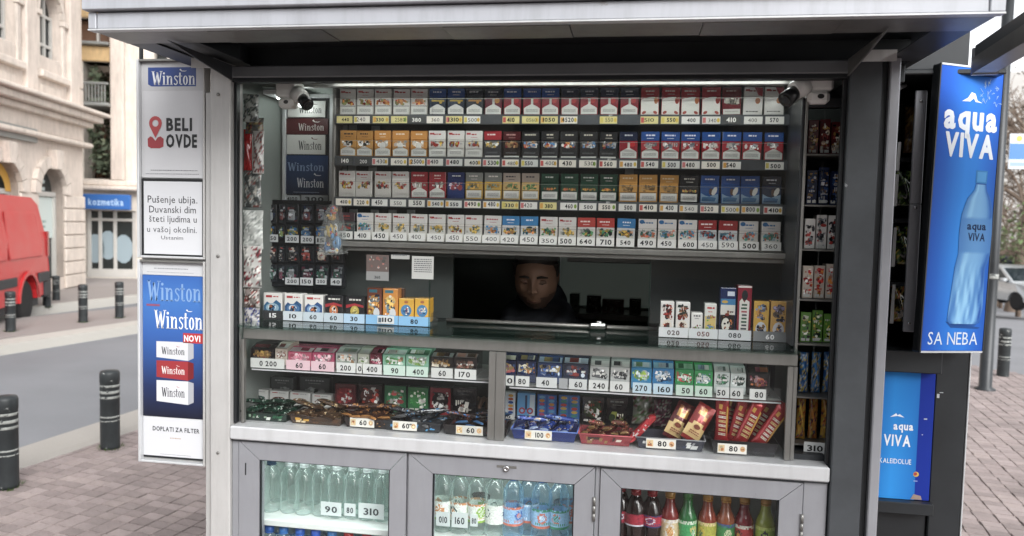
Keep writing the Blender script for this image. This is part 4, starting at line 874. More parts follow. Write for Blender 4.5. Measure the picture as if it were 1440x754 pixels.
def blue(mb, x0, x1, z0, z1, y):
    w_ = x1 - x0; h_ = z1 - z0; mb.poly([(x0, y, z0), (x1, y, z0), (x1, y, z1), (x0, y, z1)], ['#131c33', '#131c33', '#274672', '#223a62']); winston(mb, x0 + w_ * .28, z0 + h_ * .18, w_ * .62, h_ * .24, y - .0002, '#c9cdd2'); bird(mb, x0 + w_ * .76, z0 + h_ * .48, w_ * .1, y - .0002, '#c9cdd2')
    winston(mb, x0 + w_ * .06, z0 + h_ * .60, w_ * .84, h_ * .22, y - .0002, '#7d94b4'); mb.rect(x0 + w_ * .2, x0 + w_ * .8, z0 + h_ * .05, z0 + h_ * .06, y - .0002, '#8a98ac')
card('blue_poster', 401, 462, 219, 273, '#1d3050', blue)
def two(tx):
    def f(mb, x0, x1, z0, z1, y): mb.text(tx, (x0 + x1) / 2, z0 + (z1 - z0) * .28, y, (z1 - z0) * .5, '#26282a', bold=1, wid=(x1 - x0) * .7)
    return f
card('price_tag', 401, 422, 275, 285, '#a9adb0', two('4100')); card('price_tag', 424, 461, 275, 286, '#9a9ea1', two('300'))

# ---- dark hanging board with small carded goods
Yb = 2.44
a, b = at(371, 402, Yb), at(487, 283, Yb)
mb = MB(); mb.box(a.x, b.x, Yb, Yb + .012, a.z, b.z, '#14161a', b=.002)
board = ob('display_board', mb, 'print_matte', label='black hanging board with rows of small carded goods', cat='display board')
cx_px = [[380, 397, 411, 432, 453], [379, 396, 411, 432, 452], [381, 396, 411, 432, 453, 474], [381, 396, 410, 432, 453, 474]]
rowy = [(288, 314), (317, 336), (346, 369), (373, 396)]
cn = 0; pals = [['#5a2a2c', '#27304a', '#8a8f94'], ['#2a5a8a', '#c9a23a', '#7fa8c4', '#6a7a3a'], ['#8a3a34', '#b5a89a', '#26282c'], ['#5a2a3a', '#9aa0a4', '#2c5a4a']]
rows_n = ['top', 'second', 'third', 'lowest']
for ri in range(4):
    for ci, cx in enumerate(cx_px[ri]):
        wpx = 9 if ci in (1,) else 18; y0_, y1_ = rowy[ri]
        p, q = at(cx - wpx / 2, y1_, Yb - .006), at(cx + wpx / 2, y0_, Yb - .006); mb = MB(); w_, h_ = q.x - p.x, q.z - p.z
        mb.box(-w_ / 2, w_ / 2, -.003, .003, 0, h_, '#1d2026', b=.0008); blobs(mb, -w_ * .46, w_ * .46, h_ * .08, h_ * .95, -.0033, pals[ri] + ['#3a3d44'], 9, w_ * .28)
        c = ob('carded_item', mb, 'print_gloss', local=True, loc=(p.x + w_ / 2, Yb - .0045, p.z), label='small dark carded item, %s from the left in the %s row of the hanging board' % (ORD[ci + 1], rows_n[ri]), cat='carded item', group='carded goods on the hanging board')
        m2 = MB(); c2 = tone(rnd.choice(pals[ri])); m2.box(-w_ * .26, w_ * .26, -.011, -.0045, h_ * .16, h_ * .60, c2, b=.003); blobs(m2, -w_ * .22, w_ * .22, h_ * .2, h_ * .56, -.0113, pals[ri] + ['#b9bcc0'], 4, w_ * .14); m2.box(-w_ * .18, w_ * .18, -.010, -.0045, h_ * .62, h_ * .74, '#9a9da0', b=.002); ob('item', m2, 'plastic', c, local=True)
for (x0, x1, y0_, y1_, tx) in ((373, 391, 330, 340, '250'), (401, 420, 331, 341, '200'), (423, 441, 332, 342, '200'), (444, 458, 333, 343, '15'), (401, 420, 391, 400, '200'), (422, 440, 391, 401, '150'), (444, 459, 392, 400, '200'), (465, 480, 392, 401, '40')):
    p, q = at(x0, y1_, Yb - .016), at(x1, y0_, Yb - .016); mb = MB(); mb.box(p.x, q.x, Yb - .016, Yb - .015, p.z, q.z, '#bfc2c4'); mb.text(tx, (p.x + q.x) / 2, p.z + (q.z - p.z) * .25, Yb - .0163, (q.z - p.z) * .5, '#1c1e22', bold=1, wid=(q.x - p.x) * .72); ob('price_tag', mb, 'print_matte', board)
# ---- the hanging bag with a bright toy
Yt = 2.34; c0 = at(468, 322, Yt)
toy = empty('toy_bag', (c0.x, Yt, at(468, 358, Yt).z), 'clear hanging bag with a bright yellow, red and blue toy', 'toy')
mb = MB(); pz0, pz1 = at(468, 360, Yt).z, at(468, 287, Yt).z; hw = .045
mb.flat([(c0.x - hw * .9, pz0), (c0.x + hw, pz0 + .008), (c0.x + hw * .8, (pz0 + pz1) / 2), (c0.x + hw * .5, pz1 - .01), (c0.x, pz1), (c0.x - hw * .3, pz1 - .02), (c0.x - hw * .7, (pz0 + pz1) / 2)], Yt - .022, '#808080'); mb.flat([(c0.x - hw * .9, pz0), (c0.x + hw, pz0 + .008), (c0.x + hw * .8, (pz0 + pz1) / 2), (c0.x + hw * .5, pz1 - .01), (c0.x, pz1), (c0.x - hw * .3, pz1 - .02), (c0.x - hw * .7, (pz0 + pz1) / 2)], Yt + .02, '#808080'); ob('bag', mb, 'pouch', toy)
for nm, (px, py), rr, c_ in (('figure_head', (469, 296), (.016, .012, .018), '#c4372c'), ('figure_cap', (467, 306), (.017, .012, .012), '#d9962c'), ('figure_body', (464, 324), (.016, .012, .028), '#d6b340'), ('figure_arm', (472, 322), (.010, .010, .022), '#c9ccd0'), ('figure_leg', (460, 348), (.014, .012, .016), '#3a6ea8'), ('figure_leg', (474, 342), (.018, .012, .030), '#4a86b8'), ('figure_base', (468, 353), (.024, .012, .008), '#c9d4dc')):
    q = at(px, py, Yt); mb = MB(); mb.ellipsoid(q, tuple(v * .8 for v in rr), 10, 7, c_)
    for k_ in range(7): mb.ellipsoid(q + Vector((rnd.uniform(-1, 1) * rr[0] * .8, -rr[1] * .6, rnd.uniform(-1, 1) * rr[2] * .8)), tuple(v * rnd.uniform(.2, .42) for v in rr), 8, 5, tone(rnd.choice([c_, c_, '#c9c4b8', '#a33a34', '#2c5a8a', '#c9a23a', '#3a3a3c'])))
    ob(nm, mb, 'print_gloss', toy)
# ---- pouches and bags hung on the inner left wall
LX = at(352, 300, 2.34)
def pouch(name, px0, px1, y0_, y1_, Y, base, pal, label, cat, clear=False, th=.022, n=10):
    p, q = at(px0, y1_, Y), at(px1, y0_, Y); w_, h_ = q.x - p.x, q.z - p.z; mb = MB(); nx, nz = 12, max(8, min(22, int(12 * h_ / w_)))
    def pt(i, j, s): 
        u, v = i / nx, j / nz; bul = math.sin(math.pi * u) ** .6 * math.sin(math.pi * v) ** .5; ww = w_ * (1 - .08 * math.sin(math.pi * v))
        return ((u - .5) * ww, s * th * bul * (1 + .25 * math.sin(7 * u + 9 * v)), v * h_)
    def vcol(i, j):
        g_ = math.sin(i * .8 + j * .5 + len(label)) + math.sin(j * .75 - i * .45 + w_ * 90) + .5 * math.sin(i * 1.9 + j * 1.3)
        if not pal or j in (0, nz) or g_ < -.35: return base
        return tone(pal[int((g_ + .35) / 2.86 * len(pal) * 1.6) % len(pal)], .12)
    vc = [[vcol(i, j) for i in range(nx + 1)] for j in range(nz + 1)]
    for s in (-1, 1):
        i0 = len(mb.v); mb.v += [pt(i, j, s) for j in range(nz + 1) for i in range(nx + 1)]
        for j in range(nz):
            for i in range(nx):
                k = i0 + j * (nx + 1) + i; mb.f.append((k, k + 1, k + nx + 2, k + nx + 1) if s < 0 else (k + 1, k, k + nx + 1, k + nx + 2)); cs_ = [vc[j][i], vc[j][i + 1], vc[j + 1][i + 1], vc[j + 1][i]]
                mb.c.append(cs_ if s < 0 else [cs_[1], cs_[0], cs_[3], cs_[2]]); mb.m.append(0); mb.sm.append(True)
    return ob(name, mb, 'pouch' if clear else 'print_gloss', local=True, loc=(p.x + w_ / 2, Y, p.z), label=label, cat=cat, rz=rnd.uniform(-.1, .1))
HB = [('hanging_bag', 342, 364, 132, 172, '#a9b0aa', ['#3a3f3c', '#7d8a80', '#c9ccc4', '#5a6a72'], 'pale bag with dark marks hanging highest on the inner left wall'),
      ('hanging_bag', 344, 372, 166, 188, '#5a5c58', ['#8a7a3a', '#8a3a34', '#c9c4b4', '#2c302e'], 'dark mottled bag hanging second on the inner left wall'),
      ('hanging_packet', 342.5, 355, 182, 242, '#a5201f', ['#a5201f', '#8e1a1c'], 'long red packet hanging on the inner left wall'),
      ('hanging_packet', 355, 372, 184, 244, '#c9c6c2', ['#6a4a4a', '#a85a54', '#d4d0ca', '#8a8a8e'], 'white and red printed packet beside the long red packet'),
      ('hanging_bag', 343, 368, 240, 292, '#3c403f', ['#8a8f8c', '#5a5c5a', '#a8a49a', '#6a3a34'], 'grey printed bag hanging below the red packet'),
      ('hanging_bag', 342, 370, 296, 350, '#a3a6a2', ['#c9ccc8', '#8a8f8c'], 'plain pale grey bag hanging on the inner left wall'),
      ('hanging_bag', 342, 368, 346, 404, '#b5b4b0', ['#7a2430', '#d0cec8', '#8a8a86', '#3a3a3a'], 'white bag with dark red drops hanging on the inner left wall'),
      ('hanging_bag', 342, 366, 404, 432, '#7a706c', ['#4a3a36', '#c4c0ba', '#8a3a34'], 'brownish bag hanging low on the inner left wall'),
      ('hanging_bag', 342, 366, 428, 462, '#a9a6a6', ['#2c3a7a', '#c9c6c2', '#4a3a4a', '#8a8a8e'], 'white and violet bag hanging lowest on the inner left wall')]
for i, h in enumerate(HB): pouch(h[0], h[1], h[2], h[3], h[4], 2.222 + .008 * (i % 3), h[5], h[6], h[7], 'bag' if 'bag' in h[0] else 'packet', th=.010)
# ---- notes taped to the glass above the ledge
def note(x0, x1, y0_, y1_, c, label, draw):
    Y = GY - .0015; p, q = at(x0, y1_, Y), at(x1, y0_, Y); mb = MB(); mb.box(p.x, q.x, Y - .0006, Y + .0006, p.z, q.z, c); draw(mb, p.x, q.x, p.z, q.z, Y - .0009); return ob('paper_note', mb, 'print_matte', label=label, cat='paper note')
def lines_(n, c='#55585a'):
    def f(mb, x0, x1, z0, z1, y): scribble(mb, x0 + (x1 - x0) * .1, x1 - (x1 - x0) * .08, z1 - (z1 - z0) * .16, y, (z1 - z0) * .42 / n / 1.4, c, n)
    return f
def note1(mb, x0, x1, z0, z1, y): mb.rect(x0, x1, z0 + (z1 - z0) * .35, z1, y, '#5c504c'); blobs(mb, x0 + .004, x1 - .004, z0 + (z1 - z0) * .42, z1 - .003, y - .0001, ['#8a5a52', '#a8a49c', '#4a4a48'], 8, .008); mb.text('360', (x0 + x1) / 2, z0 + .006, y - .0002, .008, '#3a3c3e', bold=1)
note(515, 547, 359, 394, '#7d7f7e', 'grey and brown note taped to the glass left of the hatch', note1)
note(550, 576, 359, 364, '#9a9c98', 'narrow strip of paper taped under the rack', lines_(1)); note(579, 610, 361, 392, '#a9aba7', 'pale printed paper note taped beside the hatch', lines_(7))

# ================================================================ security cameras inside the glass
def cctv(x, y, Y, flip, label, sc_=1.0):
    c = at(x, y, Y); e = empty('security_camera', (c.x, c.y, c.z), label, 'security camera', 'security cameras'); s = -1 if flip else 1; e.scale = (sc_, sc_, sc_)
    def P(n, mb, m): return ob(n, mb, m, e, local=True)
    mb = MB(); mb.box(-.034, .034, -.014, .05, -.004, .047, '#e0e0dc', b=.006); P('housing', mb, 'plastic')
    mb = MB(); mb.box(-.024, .026, -.018, .03, -.036, -.0045, '#e2e2de', b=.008); P('bracket', mb, 'plastic')
    mb = MB(); mb.disc(.004, -.019, .008, .006, -.0184, '#141414', 14); mb.lathe([(.008, -.001), (.0075, .001)], 12, '#2a2a2a'); mb.v = mb.v; P('cable_hole', mb, 'plastic')
    mb = MB(); mb.tube([(-.030 * s, .0, .010), (-.058 * s, -.012, -.006)], [.026, .022], 14, '#d0d0cc'); P('camera_arm', mb, 'plastic')
    mb = MB(); mb.tube([(-.050 * s, -.008, -.004), (-.080 * s, -.03, -.030)], [.017, .020], 16, '#1c1d1f'); P('lens_hood', mb, 'plastic')
    mb = MB(); mb.tube([(-.080 * s, -.03, -.030), (-.0815 * s, -.031, -.0313)], [.014, .014], 14, '#05060a'); P('lens', mb, 'print_gloss')
cctv(404, 136, 2.235, True, 'white security camera with a black hood at the upper left of the window'); cctv(1150, 126, 2.20, False, 'white security camera with a black hood at the upper right of the window', 1.12)

# ================================================================ narrow side cabinet with snacks at the right
sc = empty('side_cabinet', (.497, 2.24, CT), 'narrow dark glazed side cabinet of snacks beside the right post', 'cabinet')
def sb_(n, x0, x1, y0, y1, z0, z1, m, b_=.001, parent=None): mb = MB(); mb.box(x0, x1, y0, y1, z0, z1, b=b_); return ob(n, mb, m, parent or sc)
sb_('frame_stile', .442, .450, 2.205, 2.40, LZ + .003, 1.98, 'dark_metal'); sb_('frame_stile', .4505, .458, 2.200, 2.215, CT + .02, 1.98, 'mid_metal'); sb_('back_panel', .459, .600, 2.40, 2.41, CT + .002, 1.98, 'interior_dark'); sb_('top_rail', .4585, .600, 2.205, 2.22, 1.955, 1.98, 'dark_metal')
mb = MB(); mb.box(.503, .5055, 2.212, 2.216, CT + .03, 1.955); ob('pane_edge', mb, 'acrylic', sc)
SC = [((168, 217), '#571a20', ['#8a3a34', '#c9b49a', '#26262a', '#d0ccc0', '#a8843a'], 'dark red'), ((236, 288), '#1d2a4a', ['#2c4a7a', '#c9ccd2', '#8a6a3a', '#101828'], 'dark blue'), ((304, 350), WH, ['#26282c', '#a33a34', '#8a8f94', '#3a3a40'], 'white and black'),
      ((372, 420), '#c9bcae', ['#a5282c', '#c43a2c', '#d0842c', '#e0dcd2'], 'red and white'), ((438, 482), '#5a8a34', ['#8aa83a', '#c9b23a', '#3a6a34', '#d0d4c0', '#2c3a2c'], 'green'), ((500, 556), '#2c5f9c', ['#3a82c4', '#c9b23a', '#d0d8e0', '#26344a'], 'blue'), ((563, 622), '#c99a2c', ['#d0842c', '#c9b23a', '#26345a', '#a33a24'], 'yellow and orange')]
scx = [(1126, 1142), (1143, 1159), (1160, 1180)]
for ri, ((y0_, y1_), base, pal, nm) in enumerate(SC):
    Yc = 2.25
    zt = at(1150, y1_, Yc).z; sb_('shelf', .459, .600, 2.225, 2.399, zt - .006, zt - .001, 'mid_metal')
    for k, (a0, a1) in enumerate(scx):
        dx = -(y0_ + y1_) / 2 * .05 + 15 if ri < 3 else -6 - ri * 2; dx = {0: 10, 1: 8, 2: 5, 3: 2, 4: -1, 5: -4, 6: -8}[ri]
        X0 = at(a0 + dx, (y0_ + y1_) / 2, Yc).x; X1 = at(a1 + dx, (y0_ + y1_) / 2, Yc).x; h_ = at(1150, y0_ + rnd.uniform(-2, 4), Yc).z - zt
        lab = '%s %s, %s on the %s shelf of the side cabinet' % (nm, 'pouch' if ri > 4 else 'packet', ('left', 'middle', 'right')[k], ('top', 'second', 'third', 'fourth', 'fifth', 'sixth', 'lowest')[ri])
        X0 = max(X0, .460)
        if ri > 4:
            pouch('snack_pouch', a0 + dx, a1 + dx, y0_, y1_, 2.275 + .01 * k, base if k != 1 else pal[0], pal, lab, 'snack', th=.014).location.z = zt + .001
        else: carton('snack_packet', (X0 + X1) / 2, Yc + .006 * k, zt, (X1 - X0) * .94, .05, h_, base, lambda mb, w_, hh, y, pal=pal: (blobs(mb, -w_ * .46, w_ * .46, hh * .06, hh * .94, y, pal, 13, w_ * .32), scribble(mb, -w_ * .4, w_ * .4, hh * .05, y - .001, hh * .08, '#c9ccc8')), lab, 'snack', 'snacks in the side cabinet')
mb = MB(); p = at(1146, 631, 2.20); mb.box(p.x - .030, p.x + .028, 2.199, 2.2005, p.z - .014, p.z + .018, '#c9ccca'); mb.text('310', p.x, p.z - .007, 2.1987, .016, '#1c1e20', bold=1, wid=.042); tag(ob('price_card', mb, 'print_matte'), 'white price card reading 310 at the foot of the side cabinet', 'price card')
kbox('cabinet_sill', .4525, .537, 2.17, 2.42, CT + .0005, CT + .016, 'dark_metal', .002)

# ================================================================ lower display case: gum boxes on the upper shelf
def gum(x0, x1, ytop, Yf, base, pal, label, zb, kind='gum', lidc=None, cat='box'):
    a0, a1 = at(x0, 515, Yf).x, at(x1, 515, Yf).x; w_ = (a1 - a0) * .98; h_ = at((x0 + x1) / 2, ytop, Yf).z - zb; dp = .085
    mb = MB(); hf = h_ * .78; 
    # counter display box: open front with wrapped sticks, sloping cover card
    mb.prism([(-0.0, 0), (dp, 0), (dp, h_), (dp * .45, h_), (0, hf)], -w_ / 2, w_ / 2, base, axis='x')
    l_ = lidc or WH
    mb.poly([(-w_ / 2 + .002, .004, hf + .0022), (w_ / 2 - .002, .004, hf + .0022), (w_ / 2 - .002, dp * .44, h_ - .0005), (-w_ / 2 + .002, dp * .44, h_ - .0005)], l_)
    for k in range(3): u = -w_ / 2 + .006 + rnd.uniform(0, w_ * .5); mb.poly([(u, .008, hf + .0040), (u + w_ * .35, .008, hf + .0040), (u + w_ * .35, dp * .3, hf + (h_ - hf) * .66 + .0026), (u, dp * .3, hf + (h_ - hf) * .66 + .0026)], rnd.choice(pal))
    y = -.0003; mb.disc(0, hf * .62, w_ * .40, hf * .20, y, rnd.choice(pal), 12); blobs(mb, -w_ * .45, w_ * .45, hf * .38, hf * .95, y - .0003, pal, 12, w_ * .18); scribble(mb, -w_ * .36, w_ * .36, hf * .60, y - .0012, hf * .10, pal[0] if rnd.random() < .5 else '#d9d9d4')
    return ob('gum_box', mb, 'print_gloss', local=True, loc=((a0 + a1) / 2, Yf, zb), label=label, cat=cat, group='gum boxes on the shelf of the lower case')
ZL, ZR = 1.158, 1.147
GUM = [(352, 385, 485, '#1c1516', ['#8a6a3a', '#3a2a24', '#6a1a20', '#b5944a'], 'black and gold gum box, leftmost on the left shelf', '#1c1516'),
       (387, 404, 484, '#bfb2a4', ['#a89888', '#d4cec4', '#8a5a54'], 'tall beige packet standing between black and pink boxes', WH),
       (405, 438, 490, '#b9536c', ['#d48a9c', '#e0c4c8', '#8a3a4c', '#c9a0a8'], 'pink gum box, left of the two, on the left shelf', '#d9c9cc'),
       (439, 470, 491, '#b5486a', ['#d48a9c', '#e0c4c8', '#6a5a5c', '#c9a0a8'], 'pink gum box, right of the two, on the left shelf', '#d9c9cc'),
       (472, 502, 491, '#a8aaa4', ['#d4d4ce', '#6a6c68', '#c48a5a', '#8a9a8a'], 'grey white gum box right of the pink boxes', '#c4c6c0'),
       (503, 519, 492, '#b0b4a4', ['#d4d4ce', '#7a9a5a', '#8a8c84'], 'narrow pale gum box with green marks on the left shelf', '#c9ccc0'),
       (520, 537, 492, '#6a2030', ['#b0526a', '#d4bcc0', '#4a1a24'], 'narrow maroon gum box on the left shelf', '#8a4a58'),
       (538, 570, 493, '#7fb59a', ['#c9dcd0', '#5a9a5a', '#e0e8e2', '#b58a6a'], 'mint green gum box, left of the two', '#cfe0d6'),
       (571, 603, 493, '#7fb59a', ['#c9dcd0', '#a8b0a8', '#e0e8e2', '#8ab05a'], 'mint green gum box, right of the two', '#4a7a5c'),
       (605, 637, 497, '#26221f', ['#8a6a3a', '#5a4a3a', '#c9bfae', '#3a2a24'], 'black gum box with a gold mark, second from the upright', '#8a8c8c'),
       (638, 671, 498, '#26201f', ['#6a3a2a', '#5a4a3a', '#a87a6a', '#3a2a24'], 'black gum box with brown marks next to the middle upright', '#9a8c8c')]
for (a, b, yt, c_, pl, lb, lc) in GUM: gum(a, b, yt, 2.225, c_, pl, lb, ZL, lidc=lc)
GUM2 = [(699, 726, 500, '#18264a', ['#8a7a4a', '#2c4a7a', '#a85a5a', '#c9c4b0'], 'navy gum box with gold specks, leftmost on the right shelf', '#18264a'),
        (727, 754, 500, '#18264a', ['#8a7a4a', '#2c4a7a', '#c98a4a', '#c9c4b0'], 'navy gum box with gold specks, second on the right shelf', '#18264a'),
        (756, 791, 503, '#233a66', ['#3a5a92', '#8a7a4a', '#c9d4e0', '#16223a'], 'wide blue foil gum box, left of the two', '#9ab0c9'),
        (792, 828, 504, '#262f42', ['#4a5468', '#8a3a34', '#c9d4e0', '#16223a'], 'wide dark foil gum box, right of the two', '#a8b5c4'),
        (830, 857, 508, '#b5b7b5', ['#3c3e40', '#d8d8d4', '#6a6c6e'], 'silver gum box with black marks, left of the two', WH),
        (859, 886, 509, '#b5b7b5', ['#3c3e40', '#d8d8d4', '#6a6c6e'], 'silver gum box with black marks, right of the two', WH),
        (888, 917, 510, '#2f86b8', ['#6a9a5a', '#c9dce4', '#1f5a7a', '#9ab83a'], 'sky blue gum box with a green oval', '#8ac0d8'),
        (918, 948, 511, '#2f7fb8', ['#c9d8e4', '#26486a', '#5a8aa8'], 'sky blue gum box with a grey oval', '#8ac0d8'),
        (950, 976, 512, '#2c9150', ['#d4e0d4', '#b04a4a', '#1c5a34', '#8ac09a'], 'bright green gum box with a red mark', '#6ab88a'),
        (977, 1003, 514, '#2f9a54', ['#d4e0d4', '#7a9ab0', '#1c5a34', '#e0e8e2'], 'bright green gum box with a white swirl', '#6ab88a'),
        (1005, 1027, 516, '#c9d2cf', ['#5a6a64', '#3a7a54', '#e4e8e6'], 'white gum box with a green arch, left of the two', WH),
        (1028, 1050, 518, '#c9d2cf', ['#5a6a64', '#3a4a44', '#e4e8e6'], 'white gum box with dark marks, right of the two', WH),
        (1052, 1084, 517, '#1a1819', ['#8a3a4a', '#b5683c', '#26221f', '#c9a0a8'], 'black gum box with pink marks above the red chocolate bars', '#1a1819')]
for (a, b, yt, c_, pl, lb, lc) in GUM2: gum(a, b, yt, 2.225, c_, pl, lb, ZR, lidc=lc)
cshelf = [o for o in kiosk.children if o.name.startswith('case_shelf')]
def strip_tags(sh, segs, Y, z0, z1):
    for (p0, p1, tx, c_) in segs:
        u0, u1 = at(p0, 525, Y).x + .0008, at(p1, 525, Y).x - .0008; mb = MB(); mb.box(u0, u1, Y, Y + .0012, z0, z1, c_)
        if tx: mb.text(tx, (u0 + u1) / 2 + rnd.uniform(-.004, .004), z0 + (z1 - z0) * .22, Y - .0003, (z1 - z0) * .52, '#1e2022', bold=1, wid=min((u1 - u0) * .8, .0115 * len(tx)))
        ob('price_tag', mb, 'print_matte', sh)
for sh, (x0, x1, zz) in zip(cshelf, ((-1.166, -.41, 1.150), (-.35, .42, 1.139))):
    mb = MB(); mb.box(x0, x1, 2.198, 2.1998, zz - .002, zz + .036); ob('label_rail', mb, 'acrylic', sh)
    mb = MB(); mb.box(x0, x1, 2.196, 2.2, zz - .006, zz - .0025); ob('shelf_edge', mb, 'white_alu', sh)
strip_tags(cshelf[0], [(352, 400, '0 200', '#b9bcb9'), (402, 436, '60', '#c9aab2'), (437, 470, '60', '#c9aab2'), (473, 500, '200', '#c3c5c3'), (501, 509, '0', '#c3c5c3'), (510, 537, '400', '#c3c5c3'), (539, 570, '90', '#b4c9be'), (571, 602, '400', '#b4c9be'), (606, 637, '60', '#babcba'), (639, 670, '170', '#c3c5c3')], 2.195, 1.152, 1.182)
strip_tags(cshelf[1], [(701, 723, '110', '#c3c5c3'), (725, 745, '80', '#c3c5c3'), (754, 784, '40', '#b9bcbc'), (786, 799, '', '#8f9294'), (800, 826, '60', '#b9bcbc'), (828, 856, '240', '#c3c5c3'), (858, 886, '60', '#c3c5c3'), (890, 917, '270', '#aec4d0'), (919, 947, '160', '#aec4d0'), (951, 976, '50', '#b4c9bc'), (978, 1003, '60', '#b4c9bc'), (1008, 1027, '50', '#c3c5c3'), (1028, 1047, '60', '#c3c5c3'), (1055, 1079, '80', '#d0d2d0')], 2.195, 1.141, 1.171)
# ---- goods standing on the step behind the trays
SY = 2.35; SZ = CT + .0125
def step(x0, x1, yt, base, art, label, name='small_box', cat='box', mat='print_gloss', d_=.03, Y=SY, group=None):
    a0, a1 = at(x0, 565, Y).x, at(x1, 565, Y).x; h_ = at((x0 + x1) / 2, yt, Y).z - SZ
    return carton(name, (a0 + a1) / 2, Y, SZ, (a1 - a0) * .97, d_, h_, base, art, label, cat, group, rnd.uniform(-.03, .03), mat=mat)
def sketch(c1, c2):
    def f(mb, w_, h_, y): mb.disc(0, h_ * .42, w_ * .36, h_ * .16, y, c1, 12); blobs(mb, -w_ * .36, w_ * .36, h_ * .22, h_ * .56, y - .0002, [c1, c2, '#d4d2cc'], 7, w_ * .14); mb.rect(-w_ * .36, -w_ * .06, h_ * .84, h_ * .90, y, '#b0484a'); scribble(mb, 0, w_ * .36, h_ * .84, y, h_ * .05, '#8a8c8e'); mb.text('400', 0, h_ * .20, y - .0008, h_ * .12, '#26282a', bold=1, wid=w_ * .6)
    return f
step(350, 377, 548, '#cfcfcc', sketch('#2c4a42', '#4a5a58'), 'small white box with a dark green sketch, leftmost below the left shelf'); step(379, 405, 550, '#cfcfcc', sketch('#6a3a2c', '#3a3a3a'), 'small white box with a brown sketch, second below the left shelf')
step(407, 436, 552, '#cfcfcc', sketch('#8a6a4a', '#3a4a5a'), 'small white box with a tan sketch, third below the left shelf'); step(438, 466, 555, '#cfcfcc', sketch('#5a3a26', '#26282a'), 'small white box with a brown door sketch, fourth below the left shelf')
for x0, x1, lb in ((380, 412, 'left'), (420, 464, 'right')):
    step(x0, x1, 531, '#5a5e5e', art_face(None, ['#8a8f8e', '#a8adac', '#3a3e3e'], '#9a9e9e', n=6), 'grey see-through box, %s of the two standing behind the small white boxes' % lb, Y=2.42, mat='print_gloss')
def letters(c1, c2): 
    def f(mb, w_, h_, y): mb.disc(0, h_ * .55, w_ * .40, h_ * .3, y, c2, 14); blobs(mb, -w_ * .42, w_ * .42, h_ * .2, h_ * .9, y - .0002, [c1, c2, '#d4d0ca'], 14, w_ * .16); scribble(mb, -w_ * .4, w_ * .4, h_ * .12, y - .0014, h_ * .08, '#d4d0ca')
    return f
step(470, 500, 540, '#5a2226', letters('#a83a3c', '#7a2a2e'), 'dark red sweets box below the left shelf'); step(503, 537, 541, '#2c1c1c', letters('#a83a2c', '#4a2a26'), 'brown black sweets box with red marks below the left shelf')
step(540, 571, 543, '#2f6a48', letters('#a84a4a', '#3f8a5a'), 'dark green sweets box with red marks below the left shelf'); step(573, 602, 545, '#3a7a4c', letters('#c9d4c4', '#3f8a4a'), 'green and white sweets box below the left shelf')
step(604, 634, 546, '#86202a', letters('#d4d0ca', '#26181a'), 'red and black sweets box below the left shelf'); step(636, 670, 545, '#151415', art_face(None, ['#2a2624', '#8a4a34', '#c9c4bc'], '#4a4642', n=5), 'plain black sweets box next to the middle upright')
def totem2(c1, pal):
    def f(mb, w_, h_, y):
        for sx in (-1, 1):
            mb.rect(sx * w_ * .25 - w_ * .20, sx * w_ * .25 + w_ * .20, h_ * .2, h_ * .96, y, c1)
            for k in range(6): mb.disc(sx * w_ * .25, h_ * (.27 + k * .125), w_ * .15, h_ * .055, y - .0003, pal[(k + (sx > 0)) % len(pal)], 9)
        mb.rect(-w_ * .42, w_ * .42, h_ * .03, h_ * .17, y - .0003, '#d4d4d0'); mb.text('100', 0, h_ * .055, y - .0006, h_ * .09, '#26282a', bold=1, wid=w_ * .5)
    return f
step(699, 725, 552, '#c9ccd0', totem2('#b9c4d0', ['#c9962c', '#2c4a8a', '#b5562c']), 'white box with yellow and blue columns, leftmost below the right shelf')
def guitar(mb, w_, h_, y): mb.rect(-w_ * .06, w_ * .06, h_ * .4, h_ * .92, y, '#3a4a6a'); [mb.disc(s * w_ * .22, h_ * .36, w_ * .18, h_ * .12, y - .0003, '#a84a54', 14) for s in (-1, 1)]; [mb.disc(s * w_ * .22, h_ * .36, w_ * .09, h_ * .06, y - .0006, '#7fb0d8', 12) for s in (-1, 1)]; mb.rect(w_ * .2, w_ * .48, h_ * .2, h_ * .95, y, '#c4d0d8'); mb.rect(-w_ * .4, w_ * .4, h_ * .03, h_ * .16, y - .0003, '#d0d8dc'); mb.text('140', 0, h_ * .055, y - .0006, h_ * .09, '#26282a', bold=1, wid=w_ * .5)
step(727, 753, 553, '#5a9fd4', guitar, 'light blue box with red wheels below the right shelf')
step(755, 783, 555, '#2f5a9c', totem2('#3f6fb4', ['#a84a6a', '#c98a3a', '#5a9ac4']), 'blue box with coloured columns, left of the two'); step(785, 816, 556, '#2f5f9c', totem2('#3a70b0', ['#b5463a', '#4a8a7a', '#c9a23a']), 'blue box with coloured columns, right of the two')
step(818, 850, 558, '#191718', letters('#b0442c', '#3a4a2c'), 'black box with red and yellow bottles printed on it'); step(852, 884, 560, '#131314', art_face(None, ['#3a4a2c', '#c9c4b4', '#5a2a24', '#8a8f3a'], '#8a8c84', n=7), 'black box with small pale pictures below the right shelf')
pouch('sweets_bag', 888, 924, 548, 596, 2.36, '#8a8f80', ['#5a7a4a', '#a8a090', '#7a3a44', '#c9ccc0'], 'clear bag of mixed sweets behind the red tray', 'sweets', False, .018); pouch('sweets_bag', 918, 945, 562, 600, 2.33, '#4a1c2c', ['#7a2a4a', '#a8a898', '#3a1422'], 'purple sweets bag behind the white tray', 'sweets', False, .016)
